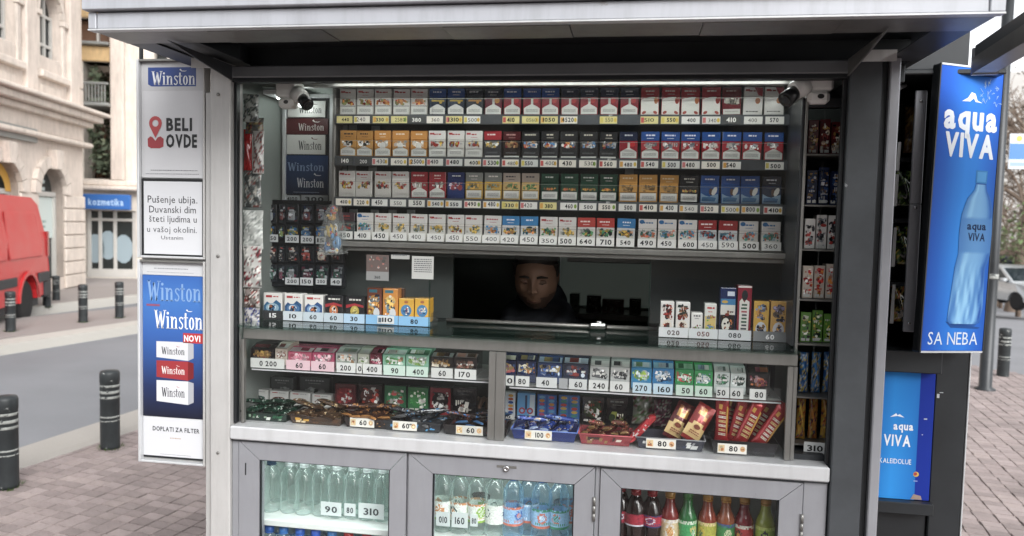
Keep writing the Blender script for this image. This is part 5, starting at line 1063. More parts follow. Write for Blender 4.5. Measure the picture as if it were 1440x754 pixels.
# ================================================================ trays of bars along the counter
TZ = CT + .0015
def tray(x0, x1, base, hgt, label, tagtx=None, tagx=None, inner=None, Yf=2.182, dp=.10, tagc='#d8d2c0', rim=None, deco=None):
    a0, a1 = at(x0, 610, Yf).x, at(x1, 610, Yf).x; w_ = a1 - a0; cx_ = (a0 + a1) / 2
    mb = MB(); t = .0025; fl = .008
    bo = [(-w_ / 2 + fl, fl * .6), (w_ / 2 - fl, fl * .6), (w_ / 2 - fl, dp - fl), (-w_ / 2 + fl, dp - fl)]; to = [(-w_ / 2, 0), (w_ / 2, 0), (w_ / 2, dp), (-w_ / 2, dp)]
    def ringz(pts, z, k): return [(p[0] * (1 - k / w_ * 2), dp / 2 + (p[1] - dp / 2) * (1 - k / dp * 2), z) for p in pts]
    v = ringz(bo, 0, 0) + ringz(to, hgt, 0) + ringz(to, hgt, t) + ringz(bo, .003, t)
    mb.faces(v, [(3, 2, 1, 0), (0, 1, 5, 4), (1, 2, 6, 5), (2, 3, 7, 6), (3, 0, 4, 7), (4, 5, 9, 8), (5, 6, 10, 9), (6, 7, 11, 10), (7, 4, 8, 11), (8, 9, 13, 12), (9, 10, 14, 13), (10, 11, 15, 14), (11, 8, 12, 15), (12, 13, 14, 15)], base)
    n0 = len(mb.f)
    def fr(u, z): k = z / hgt; return (u * (1 - (1 - k) * 2 * fl / w_), (1 - k) * fl * .6 - .0004, z)
    if deco:
        for i in range(12):
            u = rnd.uniform(-w_ * .45, w_ * .40); ww = rnd.uniform(.006, .02); z0 = rnd.uniform(.003, hgt * .5); z1 = z0 + rnd.uniform(.004, hgt * .4)
            q = [fr(u, z0), fr(u + ww, z0), fr(u + ww + .003, z1), fr(u + .003, z1)]; mb.poly([(a, b - .0001 * i, c) for a, b, c in q], rnd.choice(deco))
    if rim: 
        r0 = ringz(to, hgt, -.001); mb.tube([r0[0], r0[1]], .0018, 6, rim); mb.tube([r0[0], r0[3]], .0018, 6, rim); mb.tube([r0[1], r0[2]], .0018, 6, rim)
    o = ob('candy_tray', mb, 'plastic', local=True, loc=(cx_, Yf, TZ), label=label, cat='tray', group='candy trays along the counter')
    if tagtx:
        p0, p1 = at(tagx[0], 610, Yf - .004).x - cx_, at(tagx[1], 610, Yf - .004).x - cx_; m2 = MB(); h2 = .027; y = -.004
        m2.box(p0, p1, y, y + .0012, .004, .004 + h2, '#d6d4cc'); m2.rect(p0 + .002, p0 + (p1 - p0) * .24, .008, h2, y - .0003, '#cdb486'); blobs(m2, p0 + .003, p0 + (p1 - p0) * .23, .009, h2 - .001, y - .0004, ['#c98a4a', '#a8623a', '#d8c8a0'], 3, .005); m2.disc(p1 - (p1 - p0) * .14, .018, (p1 - p0) * .09, .008, y - .0003, '#c9a070', 12); blobs(m2, p1 - (p1 - p0) * .20, p1 - (p1 - p0) * .08, .012, .024, y - .0005, ['#b5784a', '#e0cfa0', '#a8623a'], 3, .004)
        m2.text(tagtx, (p0 + p1) / 2 + (p1 - p0) * .04, .0105, y - .0005, .0145, '#1c1c1e', wid=(p1 - p0) * .30, bold=1); ob('price_tag', m2, 'print_matte', o, local=True)
    return cx_, w_
def bar(x, y, z, L, w_, h_, base, pal, label, rz=0, rx=0, ry=0, end=.10, mat='foil', seed=0, txt=False):
    """flow-wrapped bar: pillow body with crimped, flattened ends; long axis = local X"""
    mb = MB(); ns, nr = 26, 16; i0 = len(mb.v); ph = rnd.uniform(0, 6)
    for i in range(ns + 1):
        u = i / ns; e = min(u, 1 - u) / end; k = min(1, e); f = .10 + .90 * math.sin(k * math.pi / 2); ww = 1.0 if k >= 1 else 1.0 + .22 * (1 - k)
        for j in range(nr):
            a = 2 * math.pi * j / nr; ca, sa = math.cos(a), math.sin(a); r_ = (abs(ca) ** 3 + abs(sa) ** 3) ** (-1 / 3)
            wr = 1 + .06 * math.sin(9 * u + 5 * a + seed) * (1 if k < 1.5 else .4)
            mb.v.append(((u - .5) * L + (.0025 * (j % 2) if i in (0, ns) else 0), ca * r_ * w_ / 2 * ww * wr, sa * r_ * h_ / 2 * f * wr))
    for i in range(ns):
        for j in range(nr):
            j2 = (j + 1) % nr; mb.f.append((i0 + i * nr + j, i0 + i * nr + j2, i0 + (i + 1) * nr + j2, i0 + (i + 1) * nr + j)); c = base
            g_ = math.sin(i * .55 + j * .8 + ph) + math.sin(i * .3 - j * .9 + 2 * ph)
            if 3 < i < ns - 4:
                if g_ > .35: c = tone(pal[int(g_ * 3.1 + ph) % len(pal)], .12)
                else: c = tone(base, .12)
            if txt and 3 < i < ns - 4: c = tone(base, .06)
            if i in (0, 1, ns - 1, ns - 2): c = pal[-1]
            mb.c.append(c); mb.m.append(0); mb.sm.append(True)
    mb.f.append(tuple(i0 + j for j in reversed(range(nr)))); mb.f.append(tuple(i0 + ns * nr + j for j in range(nr))); mb.c += [base, base]; mb.m += [0, 0]; mb.sm += [False, False]
    if txt:                                             # lettering along the wrapper's front
        zf = h_ / 2 * 1.10
        for k in range(6):
            u = -L * .30 + k * L * .085; hh = w_ * rnd.uniform(.20, .30); cc = rnd.choice(['#e0d8cc', '#dcd0bc', '#d8b878'])
            for (du, dw) in ((0, .0028), (.0042, .0024)): mb.poly([(u + du, -hh, zf), (u + du + dw, -hh, zf), (u + du + dw + .002, hh, zf), (u + du + .002, hh, zf)], cc)
            mb.poly([(u + .001, -.0015, zf + .0001), (u + .006, -.0015, zf + .0001), (u + .006, .002, zf + .0001), (u + .001, .002, zf + .0001)], cc)
        mb.poly([(-L * .33, -w_ * .36, zf * .93), (L * .26, -w_ * .42, zf * .93), (L * .30, -w_ * .30, zf * .97), (-L * .1, -w_ * .26, zf * .97)], '#c9962c')
        mb.poly([(L * .22, w_ * .05, zf + .0002), (L * .32, w_ * .0, zf + .0002), (L * .33, w_ * .25, zf * .98), (L * .24, w_ * .28, zf * .98)], '#d09a3a')
    return ob('candy_bar', mb, mat, local=True, loc=(x, y, z), rz=rz, rx=rx, ry=ry, label=label, cat='candy bar', group='wrapped bars in the counter trays')
def fill(cx_, w_, n, base, pal, what, where, L=.105, bw=.036, bh=.016, z=.022, spread=.35, Yc=2.182 + .045):
    n += 2; nm = ['leftmost', 'second', 'third', 'fourth', 'fifth', 'rightmost']; nm = nm[:n - 1] + ['rightmost']
    for i in range(n):
        x = cx_ + (i - (n - 1) / 2) * w_ * .86 / n
        bar(x, Yc + rnd.uniform(-.008, .010), TZ + z + .012 * (i % 2) + rnd.uniform(0, .004), L, bw, bh, base, pal, '%s, %s in the %s' % (what, nm[i], where), rz=rnd.uniform(-spread, spread) + (R(70) if w_ / n < .05 else 0), rx=rnd.uniform(-.3, .1), ry=rnd.uniform(-.2, .2), seed=i * 2.1, end=.17)
    for i in range(2):                                  # two more thrown on top of the heap
        bar(cx_ + (i - .5) * w_ * .42 + rnd.uniform(-.01, .01), Yc + rnd.uniform(-.004, .016), TZ + z + .028 + .004 * i, L * .95, bw, bh, base, pal, '%s lying on top, %s, %s' % (what, ('left', 'right')[i], where), rz=rnd.uniform(-.5, .5), rx=-.25, ry=rnd.uniform(-.15, .15), seed=i * 3.7, end=.17)
c, w_ = tray(341, 404, '#12261e', .026, 'dark green candy tray, leftmost on the counter', deco=['#d0d4cc', '#1f5a3c', '#0f2a20', '#8aa08a']); fill(c, w_, 3, '#173a2c', ['#b9c4bc', '#0e2018', '#2f5f48', '#14301f'], 'dark green wrapped bar', 'leftmost tray')
c, w_ = tray(407, 480, '#3f2c1c', .024, 'brown and gold candy tray, second from the left', deco=['#d8c49a', '#c9962c', '#3a2416', '#5a3a20']); fill(c, w_, 3, '#4f3a28', ['#c4b08a', '#2a1c14', '#9a7a4a', '#3f2c1c'], 'brown and cream wrapped bar', 'brown and gold tray')
c, w_ = tray(483, 551, '#231916', .030, 'dark brown candy tray with a price tag, third from the left', '60', (492, 526), deco=['#8a5a2c', '#b5843a', '#1c1210']); fill(c, w_, 3, '#3a2218', ['#8a5a34', '#1c1210', '#5a3a26', '#a8743a'], 'dark brown wrapped bar', 'dark brown tray', z=.026)
c, w_ = tray(539, 620, '#1f2226', .030, 'black candy tray with blue ends and a price tag', '60', (552, 586), Yf=2.178, deco=['#3f8fc4', '#5aa8d8', '#2a2c30']); fill(c, w_, 3, '#2c2f33', ['#8a8f92', '#3f7fae', '#1a1c20', '#6a6c6e'], 'dark grey wrapped bar', 'black tray with blue ends')
c, w_ = tray(623, 714, '#1b1615', .030, 'black candy tray with a coppery end and an orange price tag', '60', (641, 679), deco=['#6a3222', '#8a4a30', '#2a2220'], Yf=2.176); fill(c, w_, 3, '#2a1c18', ['#7a4030', '#16100e', '#4a2a20', '#3a6a9a'], 'black and copper wrapped bar', 'tray with a coppery end', spread=.5)
c, w_ = tray(719, 811, '#1c2c66', .030, 'bright blue candy tray with a price tag', '100', (738, 776), deco=['#2c4aa8', '#162a6a'], rim='#5a7ac4', Yf=2.176); fill(c, w_, 4, '#26408a', ['#7a94c9', '#c9a878', '#16265a', '#8a9ab8'], 'blue wrapped bar', 'bright blue tray', spread=.6, bw=.024)
c, w_ = tray(814, 889, '#8a3036', .030, 'clear red candy tray full of small bars', None, None, deco=['#c9a8a0', '#3a2622', '#d4c9bc', '#7a1c24', '#8a6a3a'], rim='#c45a60', Yf=2.174); fill(c, w_, 4, '#6a3a2c', ['#c9b08a', '#3a2420', '#a8323a', '#8a6a3a'], 'small brown wrapped bar', 'clear red tray', L=.05, bw=.022)
bar(at(903, 598, 2.20).x, 2.195, TZ + .052, .105, .030, .022, '#b5262e', ['#d8d0cc', '#8a1a22', '#c43a40', '#b5262e'], 'red and white twisted bar leaning over the clear red tray', ry=R(-48), rz=.1, seed=3)
c, w_ = tray(895, 992, '#2a2c38', .032, 'dark tray with white ends holding two chocolate pouches', '80', (909, 951), deco=['#c9cac8', '#d4d6d4', '#26304a', '#8a8c8e'], rim='#8a8c90', Yf=2.172)
def chocpouch(x, y, Y, label, rot, base='#5a1a1c', nuts='#7a4a2c'):
    p = at(x, y, Y); mb = MB(); w2, h2, th = .052, .115, .012; nx, nz = 5, 10; i0 = 0
    for s in (-1, 1):
        i0 = len(mb.v); 
        for j in range(nz + 1):
            for i in range(nx + 1):
                u, v = i / nx - .5, j / nz; mb.v.append((u * w2, s * th * (math.cos(u * math.pi) ** .7 * math.sin(math.pi * min(1, max(.02, v))) ** .6), (v - .5) * h2))
        for j in range(nz):
            for i in range(nx):
                k = i0 + j * (nx + 1) + i; mb.f.append((k, k + 1, k + nx + 2, k + nx + 1) if s < 0 else (k + 1, k, k + nx + 1, k + nx + 2)); u = abs(i - 2); lo = j < 5 - (u == 2) * 1
                mb.c.append('#d8b878' if (lo and s < 0 and j > 0) else (rnd.choice([nuts, '#b5843a', base, '#8a5a34']) if (s < 0 and j in (6, 7, 8) and u < 2) else base)); mb.m.append(0); mb.sm.append(True)
    y_ = -th - .0008; mb.disc(0, -.014, .010, .007, y_, '#7a3a24', 12); scribble(mb, -.015, .016, -.030, y_, .003, '#8a4a34', 2)
    o = ob('chocolate_pouch', mb, 'foil', local=True, loc=p, ry=rot, rx=R(-18), label=label, cat='chocolate', group='chocolate pouches in the tray'); return o
chocpouch(955, 592, 2.225, 'dark red chocolate pouch with a cream panel, left one in the tray', R(26)); chocpouch(982, 595, 2.205, 'dark red chocolate pouch with a nut picture, right one leaning over', R(30), '#8a2420', '#c48a4a')
c, w_ = tray(1001, 1095, '#151417', .038, 'black tray holding upright red chocolate bars', '80', (1010, 1051), deco=['#26242a', '#1c1a1e'], Yf=2.170)
RB = [(1015, 593, 2.235, 0, 'leftmost'), (1038, 595, 2.245, 13, 'second'), (1054, 597, 2.222, 22, 'third'), (1070, 596, 2.262, 24, 'fourth'), (1084, 602, 2.205, 31, 'rightmost of the front row'), (1026, 588, 2.285, 6, 'left one of the rear row'), (1060, 590, 2.30, 20, 'right one of the rear row')]
for i, (x, y, Y, an, nm) in enumerate(RB):
    p = at(x, y - 3, Y); bar(p.x, Y, p.z, .145, .038, .024, '#a01a20', ['#d8cbbc', '#c9a25a', '#dcd2c8', '#c9862c', '#7a1016', '#96161c'], 'glossy red chocolate bar standing in the black tray, %s' % nm, rz=0, ry=R(-90 + an), rx=0, end=.16, seed=i * 1.3, txt=True).rotation_euler = (R(90), R(-90 + an), 0)

# ================================================================ bottles in the fridges
def bottle(x, Y, z, prof, mat, capc, label, lab=None, r=.032, cat='bottle', name='bottle', body='#808080', group=None, capm='plastic', n=18, capr=.015, caph=.018):
    mb = MB(); mb.lathe(prof, n, body)
    o = ob(name, mb, mat, local=True, loc=(x, Y, z), label=label, cat=cat, group=group, rz=rnd.uniform(0, 6))
    zt = prof[-1][1]; m2 = MB(); m2.lathe([(capr, zt + .0005), (capr * 1.02, zt + .002), (capr, zt + caph * .9), (capr * .8, zt + caph)], 16, capc); ob('cap', m2, capm, o, local=True)
    m2 = MB(); m2.lathe([(capr * .9, zt - .006), (capr * 1.05, zt - .004), (capr * .9, zt - .001)], 14, capc); ob('cap_ring', m2, capm, o, local=True)
    if lab:
        z0, z1, cs = lab; m2 = MB(); k = 60; bands = 16; i0 = len(m2.v); rr = r + .0006; ph = rnd.uniform(0, 1); q1, q2 = rnd.uniform(.28, .42), rnd.uniform(.5, .65); ol = [rnd.choice(cs[1:]) for _ in range(4)]
        for j in range(bands + 1):
            for i in range(k + 1): a = 2 * math.pi * i / k; m2.v.append((rr * math.cos(a), rr * math.sin(a), z0 + (z1 - z0) * j / bands))
        for j in range(bands):
            for i in range(k):
                q = i0 + j * (k + 1) + i; m2.f.append((q, q + 1, q + k + 2, q + k + 1)); u = (i / k * 3 + ph) % 1 * 2 - 1; v = (j + .5) / bands * 2 - 1; d_ = math.hypot(u * 1.25, v - .1); c_ = cs[0]
                if d_ < q1: c_ = ol[0] if (i * 3 + j * 2) % 5 < 3 else cs[0]
                elif d_ < q2: c_ = ol[1] if rnd.random() < .7 else cs[0]
                elif v < -.72: c_ = ol[2]
                elif v > .80: c_ = ol[3] if rnd.random() < .8 else cs[0]
                elif abs(v + .5) < .12 and u > -.6: c_ = ol[3] if i % 2 else cs[0]
                m2.c.append(tone(c_, .08)); m2.m.append(0); m2.sm.append(True)
        ob('label_band', m2, 'print', o, local=True)
    return o
PET = [(.020, 0), (.028, .002), (.0305, .010), (.0305, .045), (.0285, .060), (.0285, .10), (.0305, .125), (.031, .142), (.030, .155), (.026, .172), (.018, .188), (.0125, .197), (.0125, .205)]
PETL = [(.022, 0), (.030, .003), (.0325, .012), (.0325, .030), (.0305, .036), (.0325, .042), (.0315, .095), (.0315, .130), (.032, .150), (.030, .165), (.0235, .182), (.015, .195), (.0125, .200), (.0125, .208)]
COKE = [(.022, 0), (.030, .004), (.0325, .018), (.031, .06), (.029, .10), (.029, .115), (.032, .130), (.032, .168), (.029, .182), (.022, .200), (.016, .212), (.0125, .218), (.0125, .224)]
JUICE = [(.024, 0), (.0275, .004), (.0275, .160), (.0265, .170), (.022, .181), (.0168, .192), (.0145, .206), (.0135, .222)]
yb = 2.275
PET = [(r_, z * .76) for r_, z in PET]; PETL = [(r_, z * .88) for r_, z in PETL]
for i, px in enumerate((382, 407, 428, 451, 474, 496, 517, 538)):
    bottle(at(px, 690, yb).x, yb + .004 * (i % 2), FZ1 + .0005, PET, 'pet', '#1f3f5a' if i == 0 else '#c9d4d4', 'clear unlabelled water bottle, %s from left, upper shelf of the left fridge' % ORD[i + 1], None, group='clear water bottles in the left fridge')
for i, px in enumerate((392, 416, 440, 463, 486, 508, 529, 550)):
    bottle(at(px, 690, yb + .085).x, yb + .085, FZ1 + .0005, PET, 'pet', '#c9d4d4', 'clear unlabelled water bottle, %s from left, rear row on upper shelf, left fridge' % ORD[i + 1], None, group='clear water bottles in the left fridge')
lows = [(380, '#1f5fb4', 'blue'), (400, '#2f78c4', 'blue'), (423, '#2a6ad0', 'blue'), (445, '#2a62d0', 'blue'), (468, '#3a80c4', 'blue'), (491, '#c42a2c', 'red'), (517, '#c43034', 'red'), (542, '#b8282c', 'red')]
for i, (px, cc, nm) in enumerate(lows):
    bottle(at(px, 745, yb - .02).x, yb - .025, FZ4 + .0005, PETL, 'pet', cc, 'bottle with a %s cap, %s from left, front lower row of left fridge' % (nm, ORD[i + 1]), (.10, .145, ['#a8c4dc', '#3a74b0', '#d4dce0']), .032, group='capped bottles in the left fridge')
    bottle(at(px + 9, 742, yb + .075).x, yb + .075, FZ4 + .0005, PETL, 'pet', cc, 'bottle with a %s cap, %s from left, rear lower row of left fridge' % (nm, ORD[i + 1]), (.10, .145, ['#a8c4dc', '#3a74b0', '#d4dce0']), .032, group='capped bottles in the left fridge')
for i, px in enumerate((623, 646.5, 671, 696.5)):
    bottle(at(px, 710, yb).x, yb, FZ2 + .0005, PETL, 'pet', '#3f8a4a', 'clear bottle with a white and green label, %s from the left in the middle fridge' % ORD[i + 1], (.042, .100, ['#d4dcd6', '#8ab04a', '#3a5a5a', '#c48a5a', '#d4dcd6']), .0318, group='water bottles in the middle fridge')
for i, (px, dy) in enumerate(((722, 0), (744, .035), (762, 0), (786, .004), (801, .06))):
    bottle(at(px, 710, yb + dy).x, yb + dy, FZ2 + .0005, PETL, 'pet_blue', '#2f6ab0', 'pale blue bottle with a blue label, %s of the blue ones in the middle fridge' % ORD[i + 1], (.042, .100, ['#8ab4d8', '#3a6ab0', '#c9dcec', '#c4705a', '#3a8a6a']), .0318, group='blue water bottles in the middle fridge')
for i, px in enumerate((873, 894, 917)):
    bottle(at(px, 710, yb).x, yb + (.02 if i == 0 else 0), FZ3 + .0005, COKE, 'print_gloss', '#a31c26', 'dark cola bottle with a red cap, %s from the left in the right fridge' % ORD[i + 1], (.131, .167, ['#a8283c', '#8a2038', '#a8283c', '#c9ccd8', '#2c3a6a']), .032, body='#20120f', group='cola bottles in the right fridge')
JU = [(942, '#7a201c', 'red juice bottle with a white swirl label, next to the cola', ['#c9b48a', '#26262c', '#c9862c', '#d8d4cc', '#a8322c']), (967, '#256a38', 'green juice bottle in the right fridge', ['#3a9a5a', '#c9d8c4', '#8ac08a', '#b5b06a']), (995, '#83361f', 'rust red juice bottle with a yellow and green label in the right fridge', ['#a8a83a', '#c9b23a', '#3a6a5a', '#d4c48a']),
      (1021, '#8a4a2a', 'orange brown juice bottle with a green topped label in the right fridge', ['#3a8a4a', '#c9d4a8', '#c9b23a', '#4a5a8a']), (1047, '#701a24', 'dark red juice bottle with a yellow topped label in the right fridge', ['#b03a3a', '#c9a23a', '#2c3a2c', '#d4d0c4']), (1077, '#93a032', 'yellow green juice bottle, rightmost in the fridge', ['#9ab83a', '#c9d48a', '#3a3c4a', '#c4d46a'])]
for i, (px, bc, lb, cs) in enumerate(JU):
    bottle(at(px, 715, yb).x, yb, FZ3 + .0005, JUICE, 'print_gloss', '#b5842c' if i != 1 else '#3a7a3a', lb, (.078, .158, cs), .0277, body=bc)
# price cards standing in the fridges
def fcard(px0, px1, y0_, y1_, tx, label, Y=2.232):
    p, q = at(px0, y1_, Y), at(px1, y0_, Y); mb = MB(); mb.box(p.x, q.x, Y, Y + .0012, p.z, q.z, '#c0cccc'); mb.text(tx, (p.x + q.x) / 2, p.z + (q.z - p.z) * .24, Y - .0003, (q.z - p.z) * .44, '#3c4549', bold=1, wid=(q.x - p.x) * .6); tag(ob('price_card', mb, 'print_matte'), label, 'price card', 'price cards in the fridges')
fcard(451, 480, 707.5, 724, '90', 'price card reading 90, leftmost card in the left fridge'); fcard(484, 500, 709, 725, '80', 'narrow price card reading 80 between two wider ones, left fridge'); fcard(504, 540, 710, 728, '310', 'wide price card reading 310 in the left fridge')
fcard(613, 633, 721, 739, '010', 'price card reading 010, leftmost in the middle fridge'); fcard(635, 658, 722, 741, '160', 'price card reading 160, second in the middle fridge'); fcard(661, 672, 724, 740, '80', 'small price card reading 80 in the middle fridge')
# ================================================================ advertising panel on the left side
AY = 2.138
def A_(x, y): p = at(x, y, AY); return p.x, p.z
px0, px1 = -1.5125, -1.287
zt, zm, zb_ = A_(240, 83)[1], A_(240, 365)[1], A_(240, 652)[1]
adp = empty('advertising_panel', ((px0 + px1) / 2, AY, zb_), 'tall narrow white and blue advertising panel fixed left of the kiosk post', 'sign')
def ap(n, x0, x1, y0, y1, z0, z1, m='white_alu', b=.0015, c='#808080', parent=None): mb = MB(); mb.box(x0, x1, y0, y1, z0, z1, c, b=b); return ob(n, mb, m, parent or adp)
ap('panel_back', px0 + .003, px1 - .003, AY + .014, AY + .03, zb_ + .004, zt - .004, 'light_post')
for (z0, z1) in ((zm + .003, zt), (zb_, zm - .003)):
    ap('frame_side', px0, px0 + .008, AY - .006, AY + .03, z0, z1); ap('frame_side', px1 - .006, px1, AY - .006, AY + .03, z0, z1, 'light_post')
    ap('frame_rail', px0 + .0085, px1 - .0065, AY - .005, AY + .03, z1 - .007, z1, 'mid_metal'); ap('frame_rail', px0 + .0085, px1 - .0065, AY - .005, AY + .03, z0, z0 + .007)
ap('hook', px0 + .006, px0 + .014, AY, AY + .012, zt + .0005, zt + .045, 'dark_metal')
ap('mounting_bar', px1 - .03, XL - .001, AY + .01, AY + .028, 1.3, 1.33, 'mid_metal')
ix0, ix1 = px0 + .009, px1 - .007; iw = ix1 - ix0; W_ = lambda x: A_(x, 300)[0]
def sheet(n, z0, z1, c, Y=AY + .008): mb = MB(); mb.box(ix0, ix1, Y, Y + .004, z0, z1, c); return mb, Y - .0003
Z = lambda y: A_(240, y)[1]
# top sheet
mb, y = sheet('p', Z(250), zt - .0075, '#c6c7ca'); ob('top_sheet', mb, 'print', adp)
mb = MB(); y = AY + .0072; x0, x1 = W_(207), W_(274); mb.rect(W_(199), W_(283), Z(127), Z(87), y + .0002, '#b9babd')
mb.flat([(x0 + .012, Z(121)), (x1, Z(121)), (x1, Z(94)), (x0, Z(94)), (x0, Z(118))], y, '#1f3f86'); winston(mb, x0 + .012, Z(119), (x1 - x0) - .016, (Z(99) - Z(119)) * .98, y - .0003, '#e2e4e8'); bird(mb, W_(256), Z(100), .013, y - .0004, '#d8dade'); ob('logo_plate', mb, 'print', adp)
mb = MB(); cx_, cz_ = W_(217), Z(173); r_ = (W_(226) - W_(208)) / 2
mb.ring(cx_, cz_, r_, r_ * .48, y, '#b0383c', 18); mb.flat([(cx_ - r_ * .93, cz_ - r_ * .38), (cx_ - r_ * .40, cz_ - r_ * .62), (cx_, cz_ - r_ * .70), (cx_ + r_ * .40, cz_ - r_ * .62), (cx_ + r_ * .93, cz_ - r_ * .38), (cx_, Z(194))], y - .0002, '#b0383c')
mb.flat([(W_(206.5), Z(206)), (W_(211), Z(208.5)), (W_(223), Z(208.5)), (W_(228), Z(206)), (W_(228.5), Z(195)), (W_(224), Z(191.5)), (W_(220), Z(193)), (cx_, Z(198)), (W_(213), Z(193)), (W_(210), Z(191.5)), (W_(206), Z(195))], y, '#9c2c34')
ob('location_pin', mb, 'print', adp)
mb = MB(); mb.text('BELI', W_(232.5), Z(183), y, Z(166) - Z(183), '#131417', align='l', bold=1, fat=.0006, wid=W_(268) - W_(232.5), gap=.13); ob('lettering', mb, 'print', adp); mb = MB(); mb.text('OVDE', W_(232), Z(206.5), y, Z(189) - Z(206.5), '#131417', align='l', bold=1, fat=.0006, wid=W_(275) - W_(232), gap=.13); ob('lettering', mb, 'print', adp); mb = MB()
scribble(mb, W_(210), W_(276), Z(240), y, .0022, '#74767a', 1); scribble(mb, W_(203), W_(278), Z(245), y, .0022, '#8a8c90', 1); ob('small_print', mb, 'print', adp)
# health warning
z0, z1 = Z(361.5), Z(251.5); mb, yy = sheet('w', z0, z1, '#15161a', AY + .006); ob('warning_border', mb, 'print', adp)
mb = MB(); mb.rect(ix0 + .0075, ix1 - .0075, z0 + .008, z1 - .008, AY + .0056, '#cdcfd3'); ob('warning_sheet', mb, 'print', adp)
mb = MB(); y2 = AY + .0052
for tx, yb_, xa, xb, hh in (('Pušenje ubija.', 285.5, 206, 276, 10.2), ('Duvanski dim', 299.5, 208, 274, 10), ('šteti ljudima u', 312.5, 208, 275, 9.4), ('u vašoj okolini.', 327, 205, 275, 8.6), ('Ustanim', 337, 225, 256, 5.2)):
    mb.text(tx, W_((xa + xb) / 2), Z(yb_), y2, Z(yb_ - hh) - Z(yb_), '#24272c' if hh > 9 else '#3c4046', wid=W_(xb) - W_(xa), bold=0); ob('lettering', mb, 'print', adp); mb = MB()
# lower poster
mb, yy = sheet('s', Z(387.5), zm - .0105, '#c4c6c9'); scribble(mb, W_(214), W_(262), Z(379), yy, .003, '#8a8d92', 1); scribble(mb, W_(204), W_(270), Z(384), yy, .0018, '#a0a3a8', 1); ob('header_sheet', mb, 'print', adp)
mb = MB(); Yp = AY + .008; za, zb2 = Z(588), Z(388); zmid = Z(470)
for (u0, u1, c0, c1) in ((za, Z(545), '#14182a', '#1c2c58'), (Z(545), zmid, '#1c2c58', '#2a5ca8'), (zmid, Z(420), '#2a5ca8', '#3672bc'), (Z(420), zb2, '#3672bc', '#2a60ae')): mb.poly([(ix0, Yp, u0), (ix1, Yp, u0), (ix1, Yp, u1), (ix0, Yp, u1)], [c0, c0, c1, c1])
ob('blue_poster', mb, 'print', adp)
mb = MB(); y = Yp - .0004; winston(mb, W_(204), Z(424), W_(280) - W_(204), Z(396) - Z(424), y, '#7ba0d0'); mb.rect(W_(203), W_(222), Z(432), Z(429), y, '#8a4a6a'); winston(mb, W_(214), Z(463), W_(282) - W_(214), Z(437) - Z(463), y - .0003, '#eceef2'); bird(mb, W_(264), Z(438), .012, y - .0004, '#eceef2')
ob('poster_lettering', mb, 'print', adp)
mb = MB(); mb.rect(W_(255), ix1 - .001, Z(482), Z(468), y, '#b5282e'); mb.text('NOVI', W_(268), Z(479.5), y - .0003, Z(471) - Z(479.5), '#f0f0f0', bold=1, wid=W_(280) - W_(257)); ob('banner', mb, 'print', adp)
mb = MB()
for (ya, yb2, c_, cs, tc) in ((481, 507, '#cdced2', '#a8aab0', '#3a3c42'), (508, 535, '#9c2a30', '#74181e', '#e6e2e0'), (536, 569, '#d0d1d5', '#a3a5ac', '#2a2c32')):
    xa, xb, xc = W_(217), W_(262), W_(270); mb.flat([(xa, Z(yb2 - 3)), (xb, Z(yb2)), (xb, Z(ya)), (xa, Z(ya + .5))], y, c_); mb.flat([(xb, Z(yb2)), (xc, Z(yb2 - 4)), (xc, Z(ya + 2)), (xb, Z(ya))], y, cs); hh = Z(ya) - Z(yb2); winston(mb, W_(224), Z(yb2) + hh * .30, W_(257) - W_(224), hh * .40, y - .0003, tc); bird(mb, W_(248), Z(ya) - hh * .28, .006, y - .0003, '#a8323a' if c_ != '#9c2a30' else '#e6e2e0')
ob('pack_picture', mb, 'print', adp)
mb, yy = sheet('b', Z(643.5), Z(588.6), '#ccced2'); mb.text('DOPLATI ZA FILTER', W_(244.5), Z(608), yy, Z(602) - Z(608), '#33363b', wid=W_(278) - W_(211), bold=1); scribble(mb, W_(236), W_(252), Z(618), yy, .003, '#b59a8a', 1); scribble(mb, W_(222), W_(266), Z(641), yy, .0015, '#8a8d92', 1); ob('bottom_sheet', mb, 'print', adp)
ap('shadow_gap', ix0, ix1, AY + .009, AY + .012, Z(646.5), Z(643.8), 'black_metal', 0)

# ================================================================ cooler rack and light box at the right
CY = 2.40
cool = empty('drinks_cooler', (.84, 2.6, 0), 'dark grey drinks cooler with a blue front panel right of the kiosk', 'cooler')
def cb(n, x0, x1, y0, y1, z0, z1, m, b=.003, c='#808080', parent=None): mb = MB(); mb.box(x0, x1, y0, y1, z0, z1, c, b=b); return ob(n, mb, m, parent or cool)
cb('column', .895, .985, 2.405, 2.86, 0, 2.055, 'dark_metal'); cb('edge_strip', .9855, .990, 2.404, 2.86, 0.0, 2.05, 'white_alu', .001)
cb('side_panel', .675, .69, 2.30, 2.86, 0, 2.055, 'black_metal'); cb('back_panel', .6905, .8945, 2.83, 2.86, 0, 2.055, 'black_metal', 0); cb('top_panel', .675, .985, 2.28, 2.86, 2.056, 2.07, 'dark_metal')
cb('lower_body', .6905, .8945, 2.415, 2.82, .0, 1.27, 'black_metal'); cb('shelf_front', .6905, .8948, 2.36, 2.4145, 1.21, 1.275, 'dark_metal')
